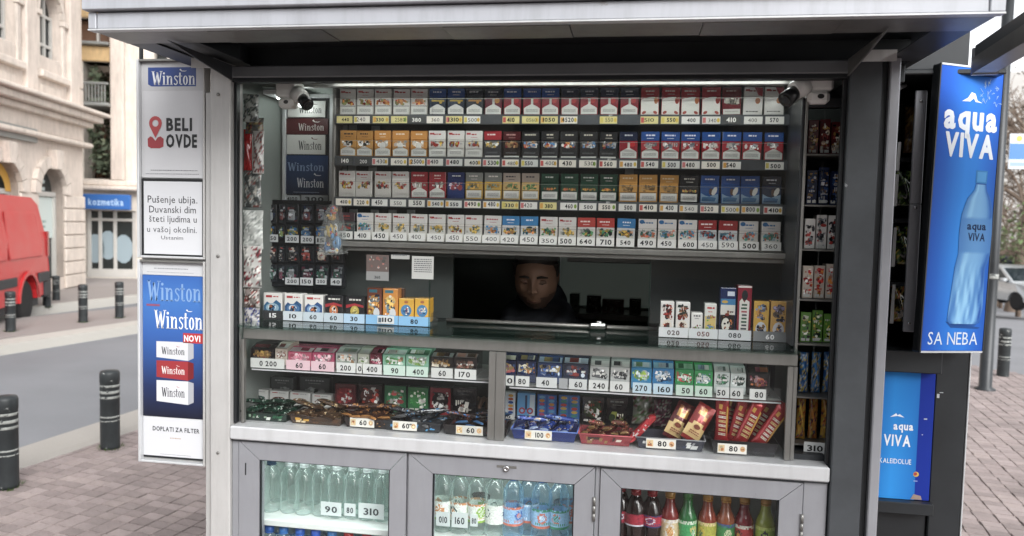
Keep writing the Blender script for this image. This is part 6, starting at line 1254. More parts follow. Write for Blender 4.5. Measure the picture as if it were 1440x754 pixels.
# blue front panel with lettering
bx0, bx1 = at(1236, 600, CY).x - .03, at(1312, 600, CY).x; bz0, bz1 = at(1270, 702, CY).z, at(1275, 524, CY).z; xs = at(1291, 600, CY).x
mb = MB(); mb.box(bx0, bx1, CY, CY + .012, bz0, bz1, '#122f96', b=.001); fp = ob('front_panel', mb, 'satin', cool)
mb = MB(); y = CY - .0005; xm = (bx0 + xs) / 2; mb.poly([(bx0, y, bz0), (xm, y, bz0), (xm, y, bz1), (bx0, y, bz1)], ['#0068bc', '#1492e6', '#0884d8', '#005cae']); mb.poly([(xm, y, bz0), (xs, y, bz0), (xs, y, bz1), (xm, y, bz1)], ['#1492e6', '#0470c4', '#0470c4', '#0884d8']); ob('blue_sheet', mb, 'satin', fp)
mb = MB(); y = CY - .001; C_ = lambda x, yy: at(x, yy, CY)
mb.text('aqua', C_(1284, 604).x, C_(1262, 604).z, y, .0232, '#e8eef4', align='r', bold=1, sq=.80); ob('lettering', mb, 'print', fp); mb = MB(); mb.text('VIVA', C_(1280, 628).x, C_(1262, 627).z, y, .0330, '#e8eef4', align='r', bold=1, sq=.62); ob('lettering', mb, 'print', fp); mb = MB(); mb.text('KALEIDOLUE', C_(1281, 652).x, C_(1262, 652).z, y, .0150, '#e8eef4', align='r', sq=.72); ob('lettering', mb, 'print', fp); mb = MB()
p = C_(1262, 584); mb.flat([(p.x - .02, p.z - .006), (p.x - .004, p.z + .006), (p.x, p.z), (p.x + .006, p.z + .004), (p.x + .02, p.z - .006), (p.x, p.z - .002)], y, '#e8eef4'); ob('mountain_mark', mb, 'print', fp)
mb = MB(); p = C_(1288, 667); mb.disc(p.x, p.z, .008, .008, y, '#c9a23a', 12); mb.disc(p.x - .002, p.z + .001, .005, .005, y - .0003, '#a8323a', 10); mb.rect(p.x - .006, p.x + .005, p.z - .022, p.z - .019, y, '#8a9ad0'); ob('sticker', mb, 'print', fp); mb = MB(); mb.flat([(p.x - .012, bz0 + .002), (p.x + .02, bz0 + .002), (p.x + .016, bz0 + .014), (p.x - .004, bz0 + .018)], y - .0002, '#9a8478'); ob('sticker', mb, 'print', fp)
cb('panel_ledge', bx0, bx1 + .004, CY - .03, CY - .001, bz0 - .036, bz0 - .001, 'dark_metal', .002)
mb = MB()
for (u, v, w2, h2) in ((1299, 590, .018, .006), (1318, 560, .014, .020), (1322, 553, .02, .004), (1296, 612, .006, .005)): p = C_(u, v); mb.rect(p.x, p.x + w2 * .5, p.z, p.z + h2 * .6, CY + .0035 if u > 1312 else CY - .0012, '#b9bcc0')
ob('paint_chip', mb, 'print_matte', cool)
# open shelves above with goods, and the grey guard strip
for z in (1.275, 1.47, 1.66, 1.84): cb('shelf', .6905, .80, 2.42, 2.82, z - .012, z, 'dark_metal', .001)
gx = at(1288, 300, 2.33).x
for (z0, z1) in ((1.335, 1.70), (1.701, 2.02)): cb('guard_strip', gx - .019, gx + .012, 2.325, 2.335, z0, z1, 'grey_alu', .002)
for z in (1.36, 1.99, 1.69):
    mb = MB(); mb.lathe([(.0045, 0), (.0045, .002), (.002, .003)], 8); ob('screw', mb, 'chrome', cool, local=True, loc=Vector((gx - .004, 2.325, z)) - wloc(cool), rx=R(90))
for i, (x, y0_, y1_, Y, base, pal, lb) in enumerate(((1284, 150, 215, 2.44, '#6a4a1c', ['#8a6a2c', '#4a2c14', '#a8843a'], 'brown snack pouch on the top shelf of the cooler rack'), (1272, 240, 290, 2.43, '#1c2418', ['#4a6a2c', '#101410', '#8aa84a'], 'black and green snack pouch on the second shelf of the cooler rack'), (1270, 318, 372, 2.43, '#20281a', ['#5a7a2c', '#101410', '#c9b23a'], 'dark green snack pouch on the third shelf of the cooler rack'), (1264, 398, 452, 2.43, '#2c2a1a', ['#8a7a2c', '#14120e', '#a8622c'], 'brown and green snack pouch on the lowest shelf of the cooler rack'))): pouch('snack_pouch', x - 14, x + 12, y0_, y1_, Y, base, pal, lb, 'snack', th=.02)
for i, (x, y0_, y1_) in enumerate(((1262, 200, 240), (1259, 245, 290), (1256, 320, 375), (1254, 400, 455))):
    p = at(x, y1_, 2.385); q = at(x, y0_, 2.385); mb = MB(); mb.prism([(p.x - .006, p.z), (p.x + .004, p.z), (q.x + .010, q.z), (q.x + .002, q.z)], 2.384, 2.386, '#b9bcbc'); ob('plastic_flap', mb, 'print_gloss', cool)
# the light box
LBt, LBb = at(1321, 86, 2.25), at(1288, 493, 2.25)
A0 = Vector((.792, 2.25)); ang = R(24); lw = .218; z0, z1 = 1.288, 2.083
lb_ = empty('light_box', (A0.x, A0.y, z0), 'bright blue light box with a water bottle picture at the right', 'light box', rz=ang); lb_.rotation_euler = (0, R(1.3), ang); 
LH = z1 - z0
def LB(n, mb, m): return ob(n, mb, m, lb_, local=True)
mb = MB(); mb.box(0, lw, .004, .030, 0, LH, '#1a1c1f', b=.003); LB('housing', mb, 'black_metal')
for (a, b, c, d_) in ((-.001, .003, 0, LH), (lw - .003, lw + .001, 0, LH)): mb = MB(); mb.box(a, b, -.001, .0038, c, d_); LB('edge_trim', mb, 'dark_metal')
for c in (-.001, LH - .004): mb = MB(); mb.box(.0035, lw - .0035, -.001, .0038, c, c + .005); LB('edge_trim', mb, 'white_alu')
mb = MB(); nU, nV = 6, 12
def bluec(u, v):
    g = math.exp(-((u - .55) / .42) ** 2) * (.55 + .45 * math.exp(-((v - .42) / .38) ** 2)); a = (0, 70, 178); b = (24, 152, 252); c = [int(a[i] + (b[i] - a[i]) * g) for i in range(3)]; return '#%02x%02x%02x' % tuple(c)
for i in range(nU):
    for j in range(nV):
        u0, u1, v0, v1 = i / nU, (i + 1) / nU, j / nV, (j + 1) / nV
        mb.poly([(.004 + u0 * (lw - .008), 0, .005 + v0 * (LH - .01)), (.004 + u1 * (lw - .008), 0, .005 + v0 * (LH - .01)), (.004 + u1 * (lw - .008), 0, .005 + v1 * (LH - .01)), (.004 + u0 * (lw - .008), 0, .005 + v1 * (LH - .01))], [bluec(u0, v0), bluec(u1, v0), bluec(u1, v1), bluec(u0, v1)])
LB('blue_sheet', mb, 'satin')
mb = MB(); y = -.0006
mb.text('aqua', lw * .52, LH * .785, y, .068, '#e6eef6', bold=1, fat=.0013, wid=lw * .82, gap=.12); LB('lettering', mb, 'print'); mb = MB(); mb.text('VIVA', lw * .53, LH * .690, y, .062, '#e6eef6', bold=1, fat=.0013, wid=lw * .76, gap=.12); LB('lettering', mb, 'print'); mb = MB()
mb.flat([(lw * .36, LH * .878), (lw * .45, LH * .892), (lw * .50, LH * .912), (lw * .56, LH * .908), (lw * .60, LH * .885), (lw * .68, LH * .878), (lw * .57, LH * .880), (lw * .54, LH * .892), (lw * .49, LH * .880)], y, '#e6eef6'); LB('mountain_mark', mb, 'print'); mb = MB(); mb.text('SA NEBA', lw * .50, LH * .028, y, .036, '#d8e6f2', wid=lw * .78); LB('lettering', mb, 'print')
mb = MB()   # printed bottle
def bp(u, v): return (lw * u, LH * v)
out = [(.38, .115), (.44, .098), (.82, .095), (.90, .108), (.93, .16), (.92, .30), (.98, .345), (.985, .43), (.975, .50), (.93, .545), (.86, .575), (.84, .60), (.68, .60), (.66, .575), (.56, .545), (.49, .49), (.47, .43), (.48, .35), (.44, .30), (.41, .20)]
mb.flat([bp(u, v) for u, v in out], y, '#1c5aa8'); mb.flat([bp(.685 + (u - .685) * .955, .345 + (v - .345) * .972) for u, v in out], y - .0003, '#5cb0ea')
mb.flat([bp(*q) for q in ((.67, .60), (.845, .60), (.85, .645), (.665, .645))], y, '#2f86cc'); mb.flat([bp(*q) for q in ((.69, .605), (.825, .605), (.83, .64), (.685, .64))], y - .0003, '#4aa0e0')

def edges(v):
    L_ = [(p[0], p[1]) for p in out]; xs_ = []
    for a_, b_ in zip(L_, L_[1:] + L_[:1]):
        if (a_[1] > v) != (b_[1] > v): xs_.append(a_[0] + (b_[0] - a_[0]) * (v - a_[1]) / (b_[1] - a_[1]))
    return min(xs_), max(xs_)
def bcol(f_, v):
    g_ = .45 + .35 * math.sin(f_ * math.pi) + .25 * math.exp(-((f_ - .25) / .09) ** 2) - .3 * math.exp(-((f_ - .93) / .08) ** 2)
    if v < .33: g_ += .26 * math.sin(34 * v + 6 * f_ + 2.2 * math.sin(19 * f_ + 11 * v)) * math.sin(math.pi * min(1, v / .33))
    if .36 < v < .48: g_ = .42 + .18 * math.sin(f_ * math.pi)
    g_ = max(0, min(1, g_)); a = (6, 74, 170); b = (150, 212, 252); return '#%02x%02x%02x' % tuple(int(a[k] + (b[k] - a[k]) * g_) for k in range(3))
NV, NF = 44, 14
for iv in range(NV):
    v0, v1 = .102 + (.596 - .102) * iv / NV, .102 + (.596 - .102) * (iv + 1) / NV; (l0, r0), (l1, r1) = edges(v0), edges(v1)
    for f_ in range(NF):
        f0, f1 = f_ / NF, (f_ + 1) / NF; q = [(l0 + (r0 - l0) * f0, v0), (l0 + (r0 - l0) * f1, v0), (l1 + (r1 - l1) * f1, v1), (l1 + (r1 - l1) * f0, v1)]
        mb.poly([(bp(*p)[0], y - .0005, bp(*p)[1]) for p in q], [bcol(f0, v0), bcol(f1, v0), bcol(f1, v1), bcol(f0, v1)])
mb.text('aqua', lw * .735, LH * .437, y - .0009, .021, '#16305a', bold=1, wid=lw * .30, gap=.06); mb.text('VIVA', lw * .745, LH * .398, y - .0009, .021, '#16305a', bold=1, wid=lw * .27, gap=.06)
mb.flat([bp(*q) for q in ((.36, .11), (.92, .09), (.88, .085), (.45, .088))], y, '#14509c')
LB('bottle_picture', mb, 'satin')
mb = MB()
for k in range(26): u, v = rnd.uniform(.60, .97), rnd.uniform(.88, .955); mb.line([bp(u, v), bp(u + rnd.uniform(-.03, .03), v + rnd.uniform(-.012, .012)), bp(u + rnd.uniform(-.04, .04), v + rnd.uniform(-.012, .012))], .0012, y, '#8ab0d0')
LB('scratch', mb, 'print')
kbox('side_beam', .66, .70, 2.20, 3.6, 2.02, SO - .006, 'dark_metal', .002)
mb = MB(); mb.tube([(.668, 2.26, 2.0), (.70, 2.30, 2.012), (.74, 2.36, 2.035), (.77, 2.42, 2.05)], .007, 8, '#b9bcc0'); tag(ob('hanging_cable', mb, 'plastic'), 'pale cable hanging under the roof right of the post', 'cable')
mb = MB(); mb.box(.705, .895, 2.30, 2.40, 2.0715, 2.2, b=.003); kp('roof_side_box', mb, 'dark_metal')
# ---- neighbouring awning that reaches in at the upper right
aw = empty('awning', (1.02, 1.7, 2.0), 'grey metal awning edge reaching in at the upper right', 'awning')
P0, P1 = at(1368, 84, 2.12), at(1440, 40, 1.79); dv = Vector((P1.x - P0.x, P1.y - P0.y, 0)).normalized(); pv = Vector((-dv.y, dv.x, 0)) * -1
if pv.x < 0: pv = -pv
hz = P0.z
def slab(n, s0, s1, o0, o1, z0, z1, m, tilt=0):
    mb = MB(); q = [Vector((P0.x, P0.y, 0)) + dv * s + pv * o for s in (s0, s1) for o in (o0, o1)]
    v = [(p.x, p.y, zz) for p in q for zz in (z0, z1)]; mb.faces(v, [(0, 1, 3, 2), (4, 6, 7, 5), (0, 4, 5, 1), (2, 3, 7, 6), (0, 2, 6, 4), (1, 5, 7, 3)]); return ob(n, mb, m, aw)
slab('edge_beam', 0, 1.3, 0, .05, hz - .035, hz + .005, 'mid_metal'); slab('edge_channel', 0, 1.3, .004, .06, hz + .0055, hz + .035, 'dark_post'); slab('awning_sheet', 0, 1.3, .06, .9, hz + .012, hz + .03, 'fascia')
slab('end_bracket', -.012, -.0005, .0, .06, hz - .038, hz + .03, 'grey_alu')

# ================================================================ the seller behind the hatch
painted('skin_tone', '#a07860', .5, 0, .06, 20, .004); painted('jacket_cloth', '#33363d', .75, 0, .25, 30, .03); painted('trouser_cloth', '#23262c', .85, 0, .15, 30, .02); painted('hair_dark', '#2c2420', .6, 0, .3, 60, .06, stretch=(1, 1, .25)); painted('stubble_skin', '#6f5548', .6, 0, .12, 160, .01); painted('eye_shade_skin', '#7d5b4a', .5, 0, .06, 20, 0); painted('lip', '#96645a', .5, 0, .05, 20, 0)
HC = Vector((at(754, 393, 2.80).x, 2.80, 1.425)); DY = -.15
per = empty('person', (HC.x, 2.85, .06), 'man in a black hooded jacket looking down behind the hatch', 'person')
tiltm = Matrix.Rotation(R(-14), 3, 'X')                                # head bowed towards the counter
def H(x, y, z): return HC + Vector((0, .02, -.03)) + tiltm.inverted() @ Vector((x, y, z + .03)) if False else HC + (Matrix.Rotation(R(14), 3, 'X') @ Vector((x, y, z)))
hr = Matrix.Rotation(R(14), 3, 'X')
mb = MB(); hx = HC.x
E = lambda c, r, n=16, m=12: mb.ellipsoid(c, r, n, m, rot=hr)

def head(nu=56, nv=44, off=0, keep=None):
    # one smooth surface: skull ellipsoid, narrowing jaw, then soft features added as bumps around the face direction (-Y)
    B = [((0, -1, -.02), .085, .012), ((0, -1, .12), .09, .006), ((0, -1, -.16), .085, .016), ((0, -1, -.27), .085, .015), ((-.42, -.9, .20), .20, .005), ((.42, -.9, .20), .20, .005), ((0, -1, .30), .30, .004),
         ((-.36, -.93, .04), .15, -.020), ((.36, -.93, .04), .15, -.020), ((-.36, -.93, .01), .09, .009), ((.36, -.93, .01), .09, .009), ((0, -1, -.44), .10, -.005), ((-.55, -.82, -.22), .26, .005), ((.55, -.82, -.22), .26, .005),
         ((0, -1, -.56), .10, .007), ((0, -1, -.67), .09, .007), ((0, -1, -.62), .05, -.004), ((0, -.9, -1.05), .24, .010), ((-.5, -.7, -.75), .25, -.003), ((.5, -.7, -.75), .25, -.003)]
    B = [(Vector(d).normalized(), s_, a) for d, s_, a in B]; vs = []; fs = []; ds = []
    for i in range(nv + 1):
        t = math.pi * i / nv
        for j in range(nu):
            a = 2 * math.pi * j / nu; d = Vector((math.sin(t) * math.cos(a), math.sin(t) * math.sin(a), math.cos(t)))
            low = max(0, -d.z); p = Vector((d.x * .077 * (1 + .34 * low * (1 - low) - .05 * low), d.y * (.098 if d.y > 0 else .092) * (1 - (.30 * low if d.y > 0 else .06 * low)), d.z * (.112 if d.z > 0 else .124)))
            for bd, s_, am in B:
                q = 1 - d.dot(bd)
                if q < s_ * s_ * 4: p += Vector((d.x * .6, d.y * 1.0, d.z * .5)) * am * math.exp(-q / (s_ * s_))
            p += d * off; vs.append(H(p.x, p.y, p.z)); ds.append(d)
    for i in range(nv):
        for j in range(nu): j2 = (j + 1) % nu; fs.append((i * nu + j, (i + 1) * nu + j, (i + 1) * nu + j2, i * nu + j2))
    if keep: fs = [f for f in fs if all(keep(ds[k]) for k in f)]
    mb.faces(vs, fs, smooth=True)
head()
for s in (-1, 1): E(H(s * .076, .022, -.004), (.008, .018, .030)); E(H(s * .012, -.098, -.030), (.008, .010, .007))
mb.tube([H(0, .026, -.06), Vector((hx, 3.0, 1.26)), Vector((hx, 2.870, 1.18))], [.046, .052, .062], 14)
# trunk, arms, hands, legs under the clothes
mb.ellipsoid((hx, 2.880, 1.07), (.16, .10, .20)); mb.ellipsoid((hx, 2.910, .83), (.15, .11, .16))
hands = []
for s in (-1, 1):
    sh_, el, wr = Vector((hx + s * .20, 2.870, 1.17)), Vector((hx + s * .25, 2.780, .97)), Vector((hx + s * .13, 2.590, 1.02)); mb.tube([Vector((hx + s * .10, 2.870, 1.14)), sh_, el, wr], [.06, .05, .04, .026], 12)
    mb.ellipsoid(wr + Vector((-s * .01, -.05, 0)), (.038, .045, .015)); 
    for k, (dx, L) in enumerate(((-.030, .068), (-.010, .078), (.010, .074), (.028, .058))): b0 = wr + Vector((-s * .01 + dx, -.085, .003)); mb.tube([b0, b0 + Vector((dx * .15, -L * .55, .004)), b0 + Vector((dx * .2, -L, -.014))], [.0095, .009, .0075], 8)
    b0 = wr + Vector((-s * .042, -.035, 0)); mb.tube([b0, b0 + Vector((-s * .022, -.025, 0)), b0 + Vector((-s * .030, -.055, -.006))], [.012, .010, .008], 8)
    mb.tube([Vector((hx + s * .09, 2.890, .78)), Vector((hx + s * .14, 2.630, .66)), Vector((hx + s * .13, 2.710, .16)), Vector((hx + s * .13, 2.590, .10))], [.08, .06, .045, .04], 12)
def remesh(o, v, it=2): 
    m = o.modifiers.new('surface', 'REMESH'); m.mode = 'VOXEL'; m.voxel_size = v; m.use_smooth_shade = True; s = o.modifiers.new('soft', 'SMOOTH'); s.factor = .5; s.iterations = it
remesh(ob('body', mb, 'skin_tone', per), .0036, 4)
mb = MB(); E(H(0, .024, .070), (.081, .097, .074), 24, 16); E(H(0, .050, .010), (.078, .070, .085), 20, 14)
for s in (-1, 1): mb.tube([H(s * .077, -.012, .055), H(s * .079, -.004, .0)], [.010, .006], 8)
for k in range(60): a = rnd.uniform(0, 6.28); t = rnd.uniform(.2, 1); mb.ellipsoid(H(.076 * math.cos(a) * t, .022 + .09 * math.sin(a) * t * (1 if math.sin(a) > 0 else .8), .062 + .078 * math.sqrt(max(0, 1 - t * t)) + .002), (.010, .014, .008), 6, 4, rot=hr)
remesh(ob('hair', mb, 'hair_dark', per), .005, 1)
for s in (-1, 1):
    mb = MB(); mb.tube([H(s * .014, -.091, .022), H(s * .030, -.090, .026), H(s * .052, -.076, .019)], [.0036, .0050, .0025], 8); ob('eyebrow', mb, 'hair_dark', per)
    mb = MB(); mb.tube([H(s * .018, -.084, .000), H(s * .032, -.0845, -.004), H(s * .047, -.075, -.001)], [.0010, .0016, .0010], 6); ob('eyelashes', mb, 'hair_dark', per)
mb = MB(); head(112, 88, .0012, lambda d: d.z < -.38 - .25 * max(0, -d.y) * (1 - min(1, abs(d.x) * 2.2)) * 0 and d.y < .1 and not (abs(d.x) < .28 and -.60 < d.z < -.46 and d.y < 0) and not (abs(d.x) < .62 and d.z > -.44)); ob('stubble', mb, 'stubble_skin', per)
for s in (-1, 1): mb = MB(); mb.ellipsoid(H(s * .032, -.0775, .003), (.0165, .007, .0085), 14, 8, rot=hr); ob('eyelid_shade', mb, 'eye_shade_skin', per)  # lids in darker skin: the shade of the eye sockets put into the colour
mb = MB(); mb.tube([H(-.022, -.090, -.068), H(0, -.0985, -.067), H(.022, -.090, -.068)], [.0012, .0026, .0012], 8); ob('lips', mb, 'lip', per)
mb = MB(); mb.ellipsoid((hx, 2.880, 1.10), (.205, .135, .20)); mb.ellipsoid((hx, 2.890, .88), (.19, .135, .17))
for s in (-1, 1): mb.tube([Vector((hx + s * .11, 2.880, 1.17)), Vector((hx + s * .205, 2.870, 1.155)), Vector((hx + s * .262, 2.780, .97)), Vector((hx + s * .14, 2.610, 1.02))], [.075, .075, .060, .042], 14)
for s in (-1, 1): mb.tube([Vector((hx + s * .03, 3.0, 1.235)), Vector((hx + s * .20, 2.880, 1.185))], [.07, .05], 12)
pts = [(hx + .105 * math.sin(a), 2.735 - .075 * math.cos(a), 1.225 + .055 * (1 - math.cos(a)) * .75) for a in [R(-150 + 30 * k) for k in range(11)]]
pts = [(hx + .108 * math.cos(a), 2.875 + .090 * math.sin(a), 1.262 + .045 * math.sin(a)) for a in [R(-58 + 29.6 * k) for k in range(11)]]
mb.tube(pts, [.026] + [.040] * 9 + [.026], 12); mb.ellipsoid((hx, 2.985, 1.29), (.11, .06, .12))
remesh(ob('jacket', mb, 'jacket_cloth', per), .009, 3)
mb = MB(); mb.box(hx - .004, hx + .004, 2.743, 2.749, 1.0, 1.16, b=.001); ob('zip', mb, 'mid_metal', per)
mb = MB()
mb.ellipsoid((hx, 2.910, .80), (.165, .125, .14))
for s in (-1, 1): mb.tube([Vector((hx + s * .09, 2.890, .78)), Vector((hx + s * .145, 2.620, .66)), Vector((hx + s * .13, 2.720, .16))], [.095, .075, .06], 12)
remesh(ob('trousers', mb, 'trouser_cloth', per), .012, 2)
for s in (-1, 1): mb = MB(); mb.ellipsoid((hx + s * .13, 2.640, .10), (.05, .13, .042), 14, 8); ob('shoe', mb, 'black_metal', per)
st_ = empty('stool', (hx, 2.940, .06), 'round stool under the seated man', 'stool')
mb = MB(); mb.lathe([(.15, .60), (.165, .61), (.165, .635), (.15, .645)], 20, cx=hx, cy=2.940); ob('seat', mb, 'black_metal', st_)
for a in (45, 135, 225, 315): mb = MB(); mb.tube([(hx + .10 * math.cos(R(a)), 2.940 + .10 * math.sin(R(a)), .60), (hx + .16 * math.cos(R(a)), 2.940 + .16 * math.sin(R(a)), .062)], .012, 8); ob('leg', mb, 'mid_metal', st_)
# dim goods on the shelf behind him
for i, (x, wv, hv, c_, lb) in enumerate(((808, 14, 26, '#7d8a80', 'pale green jar on the shelf behind the man'), (835, 20, 24, '#3a2a2a', 'dark box on the shelf behind the man'), (862, 30, 20, '#5a3a38', 'long reddish box on the shelf behind the man'), (893, 16, 22, '#4a4440', 'brown box at the right of the shelf behind the man'))):
    p = at(x, 436, 3.40); ww = wv * 3.4 / 1070; hh = hv * 3.4 / 1070; carton('stock_box', p.x, 3.38, 1.2305, ww, .06, hh, c_, art_face(None, ['#8a8f8a', '#3a3a3a', c_], '#a8a8a0', n=4), lb, 'box')
# ================================================================ street furniture
printed('worn_paint', .5, bump=.2, bscale=25)
def bollard(x, y, z, label, h=.54, r=.062, bands=True):
    p = gnd(x, y, z); e = empty('bollard', p, label, 'bollard', 'bollards along the kerbs')
    mb = MB(); mb.lathe([(r * .99, 0), (r, .02), (r, h * .86), (r * 1.03, h * .865), (r * 1.03, h * .97), (r * .92, h), (r * .3, h + .006)], 20, '#2b3134', cols=['#2c3a2a', '#2b3134', '#23282b', '#2b3134', '#8a8c88', '#9a9a94']); ob('post', mb, 'bollard_paint', e, local=True)
    for z0, z1 in ((.80, .83), (.72, .755), (.655, .685), (.41, .43), (.36, .375)):
        mb = MB(); mb.lathe([(r * 1.005, h * z0), (r * 1.02, h * z0 + .002), (r * 1.02, h * z1 - .002), (r * 1.005, h * z1)], 20, '#8f938f'); ob('band', mb, 'band_paint', e, local=True)
    if z == 0 and x < 300:
        m2 = MB()
        for k in range(46):
            a = rnd.uniform(0, 6.28); q = r * rnd.uniform(1.0, 1.5); l_ = rnd.uniform(.01, .03); dx, dy = math.cos(a), math.sin(a); m2.poly([(q * dx - .004 * dy, q * dy + .004 * dx, 0), (q * dx + .004 * dy, q * dy - .004 * dx, 0), ((q + l_ * .6) * dx, (q + l_ * .6) * dy, l_)], rnd.choice(['#4a6a30', '#3c5a28', '#5a7238']))
        tag(ob('weeds', m2, 'print_matte', loc=p, local=True), 'tuft of green weeds round the foot of the bollard %s' % ('at the left picture edge' if x < 60 else 'beside the advertising panel'), 'weeds', None, 'stuff')
painted('bollard_paint', '#2a2f31', .5, .1, .25, 14, .02, '#b5b8b4', .63, 12); painted('band_paint', '#8f928e', .55, .1, .3, 25, .02, '#2a2e30', .53, 18)
bollard(155, 630, 0, 'dark bollard with pale bands standing beside the advertising panel'); bollard(10, 685, 0, 'scuffed dark bollard cut by the left picture edge')
bollard(1410, 530, -.01, 'dark bollard on the right pavement beside the lamp pole', h=.56)
bollard(15, 466, 0, 'far bollard in front of the red van', .54); bollard(117, 453, 0, 'far bollard across the road, left of the advertising panel', .56); bollard(168, 447, 0, 'far bollard across the road, nearest the advertising panel', .56); bollard(79, 422, .03, 'distant bollard behind the red van near the arched shop window', .44)
bollard(66, 432, .0, 'distant bollard close behind the rear bumper of the van', .5)
# lamp pole with a small sign at the right
p = gnd(1385, 549, -.01); pole = empty('lamp_pole', p, 'dark grey pole with a small blue sign behind the light box', 'pole')
mb = MB(); mb.lathe([(.10, 0), (.10, .02), (.062, .04), (.058, 1.2), (.052, 4.6)], 18); ob('pole_shaft', mb, 'dark_metal', pole, local=True)
mb = MB(); mb.lathe([(.061, 1.17), (.063, 1.18), (.063, 1.21), (.061, 1.22)], 18, '#a8aaa8'); ob('band', mb, 'band_paint', pole, local=True)
mb = MB(); mb.box(.085, .27, -.012, .0, 2.30, 2.66, '#c4ccd4', b=.004); mb.rect(.09, .265, 2.40, 2.56, -.0125, '#3a7ab8'); mb.rect(.10, .255, 2.33, 2.37, -.0125, '#8aa4b8'); mb.disc(.175, 2.61, .03, .03, -.0125, '#c9b23a', 10); ob('sign_plate', mb, 'print', pole, local=True)
mb = MB(); mb.tube([(0, 0, 4.55), (0, -.2, 4.9), (.1, -.9, 5.1)], .045, 10); mb.box(.0, .2, -1.4, -.85, 5.03, 5.12, b=.02); ob('lamp_arm', mb, 'dark_post', pole, local=True)

# ================================================================ red van
painted('van_red', '#c01018', .35, 0, .05, 3, .002); painted('bumper_plastic', '#2b2d31', .6, 0, .15, 20, .01); painted('tyre', '#1a1a1b', .8, 0, .2, 20, .02); painted('rim_alu', '#8f9297', .4, .5, .1, 9, .01)
glassy('car_glass', (.25, .3, .32), 1.5, .03, .3, (.04, .05, .06))
def wheel(parent, x, y, r, side, wd=.2):
    w_ = empty('wheel', (x, y, r)); w_.parent = parent
    mb = MB(); prof = [(r * .62, -wd / 2), (r * .9, -wd / 2), (r, -wd * .36), (r, wd * .36), (r * .9, wd / 2), (r * .62, wd / 2)]; mb.lathe(prof, 28); ob('tyre', mb, 'tyre', w_, local=True, rx=R(90))
    mb = MB(); mb.lathe([(r * .62, -wd * .42), (r * .60, wd * .42)], 24)
    mb.lathe([(r * .20, wd * .44), (r * .16, wd * .47), (.01, wd * .48)], 16)
    for k in range(7): a = 2 * math.pi * k / 7; mb.prism([(math.cos(a + t) * q, math.sin(a + t) * q) for q, t in ((r * .16, -.35), (r * .60, -.16), (r * .60, .16), (r * .16, .35))], wd * .40, wd * .45, axis='z')
    o = ob('rim', mb, 'rim_alu', w_, local=True, rx=R(90) * (1 if side < 0 else -1)); return w_
sdir = Vector((math.sin(R(-24)), math.cos(R(-24)), 0))            # street direction, away from the camera
base = gnd(35, 455, KZ)
van = empty('van', (0, 0, 0), 'red panel van parked at the left picture edge', 'van')
# local: +X forward (towards the camera, left), -Y... side that faces the camera is local +Y
hd = math.atan2(-sdir.y, -sdir.x); van.rotation_euler.z = hd
fwd = Vector((math.cos(hd), math.sin(hd), 0)); lat = Vector((-math.sin(hd), math.cos(hd), 0))
van.location = base - fwd * 1.0 - lat * .88; van.location.z = KZ
def arc(cx, r, n=9): return [(cx + r * math.cos(math.pi * i / n), .36 + r * math.sin(math.pi * i / n)) for i in range(n + 1)]
lowr = [(.0, .42)] + list(reversed(arc(1.0, .40))) + list(reversed(arc(4.1, .40))) + [(5.05, .42), (5.1, .75), (5.0, 1.05), (4.35, 1.28), (3.75, 1.88), (3.4, 1.96), (2.0, 1.99), (.42, 1.97), (.20, 1.86), (.06, 1.30), (.0, .80)]
mb = MB(); hw_ = .93
for s in (-1, 1):
    pass
def vx(z): return hw_ - (0 if z < 1.0 else (z - 1.0) ** 1.6 * .13)
n = len(lowr); L_ = [(x, vx(z), z) for x, z in lowr]; Rr = [(x, -vx(z), z) for x, z in lowr]
mb.faces(L_ + Rr, [tuple(reversed(range(n))), tuple(range(n, 2 * n))] + [(i, (i + 1) % n, n + (i + 1) % n, n + i) for i in range(n)])
ob('body', mb, 'van_red', van, local=True)
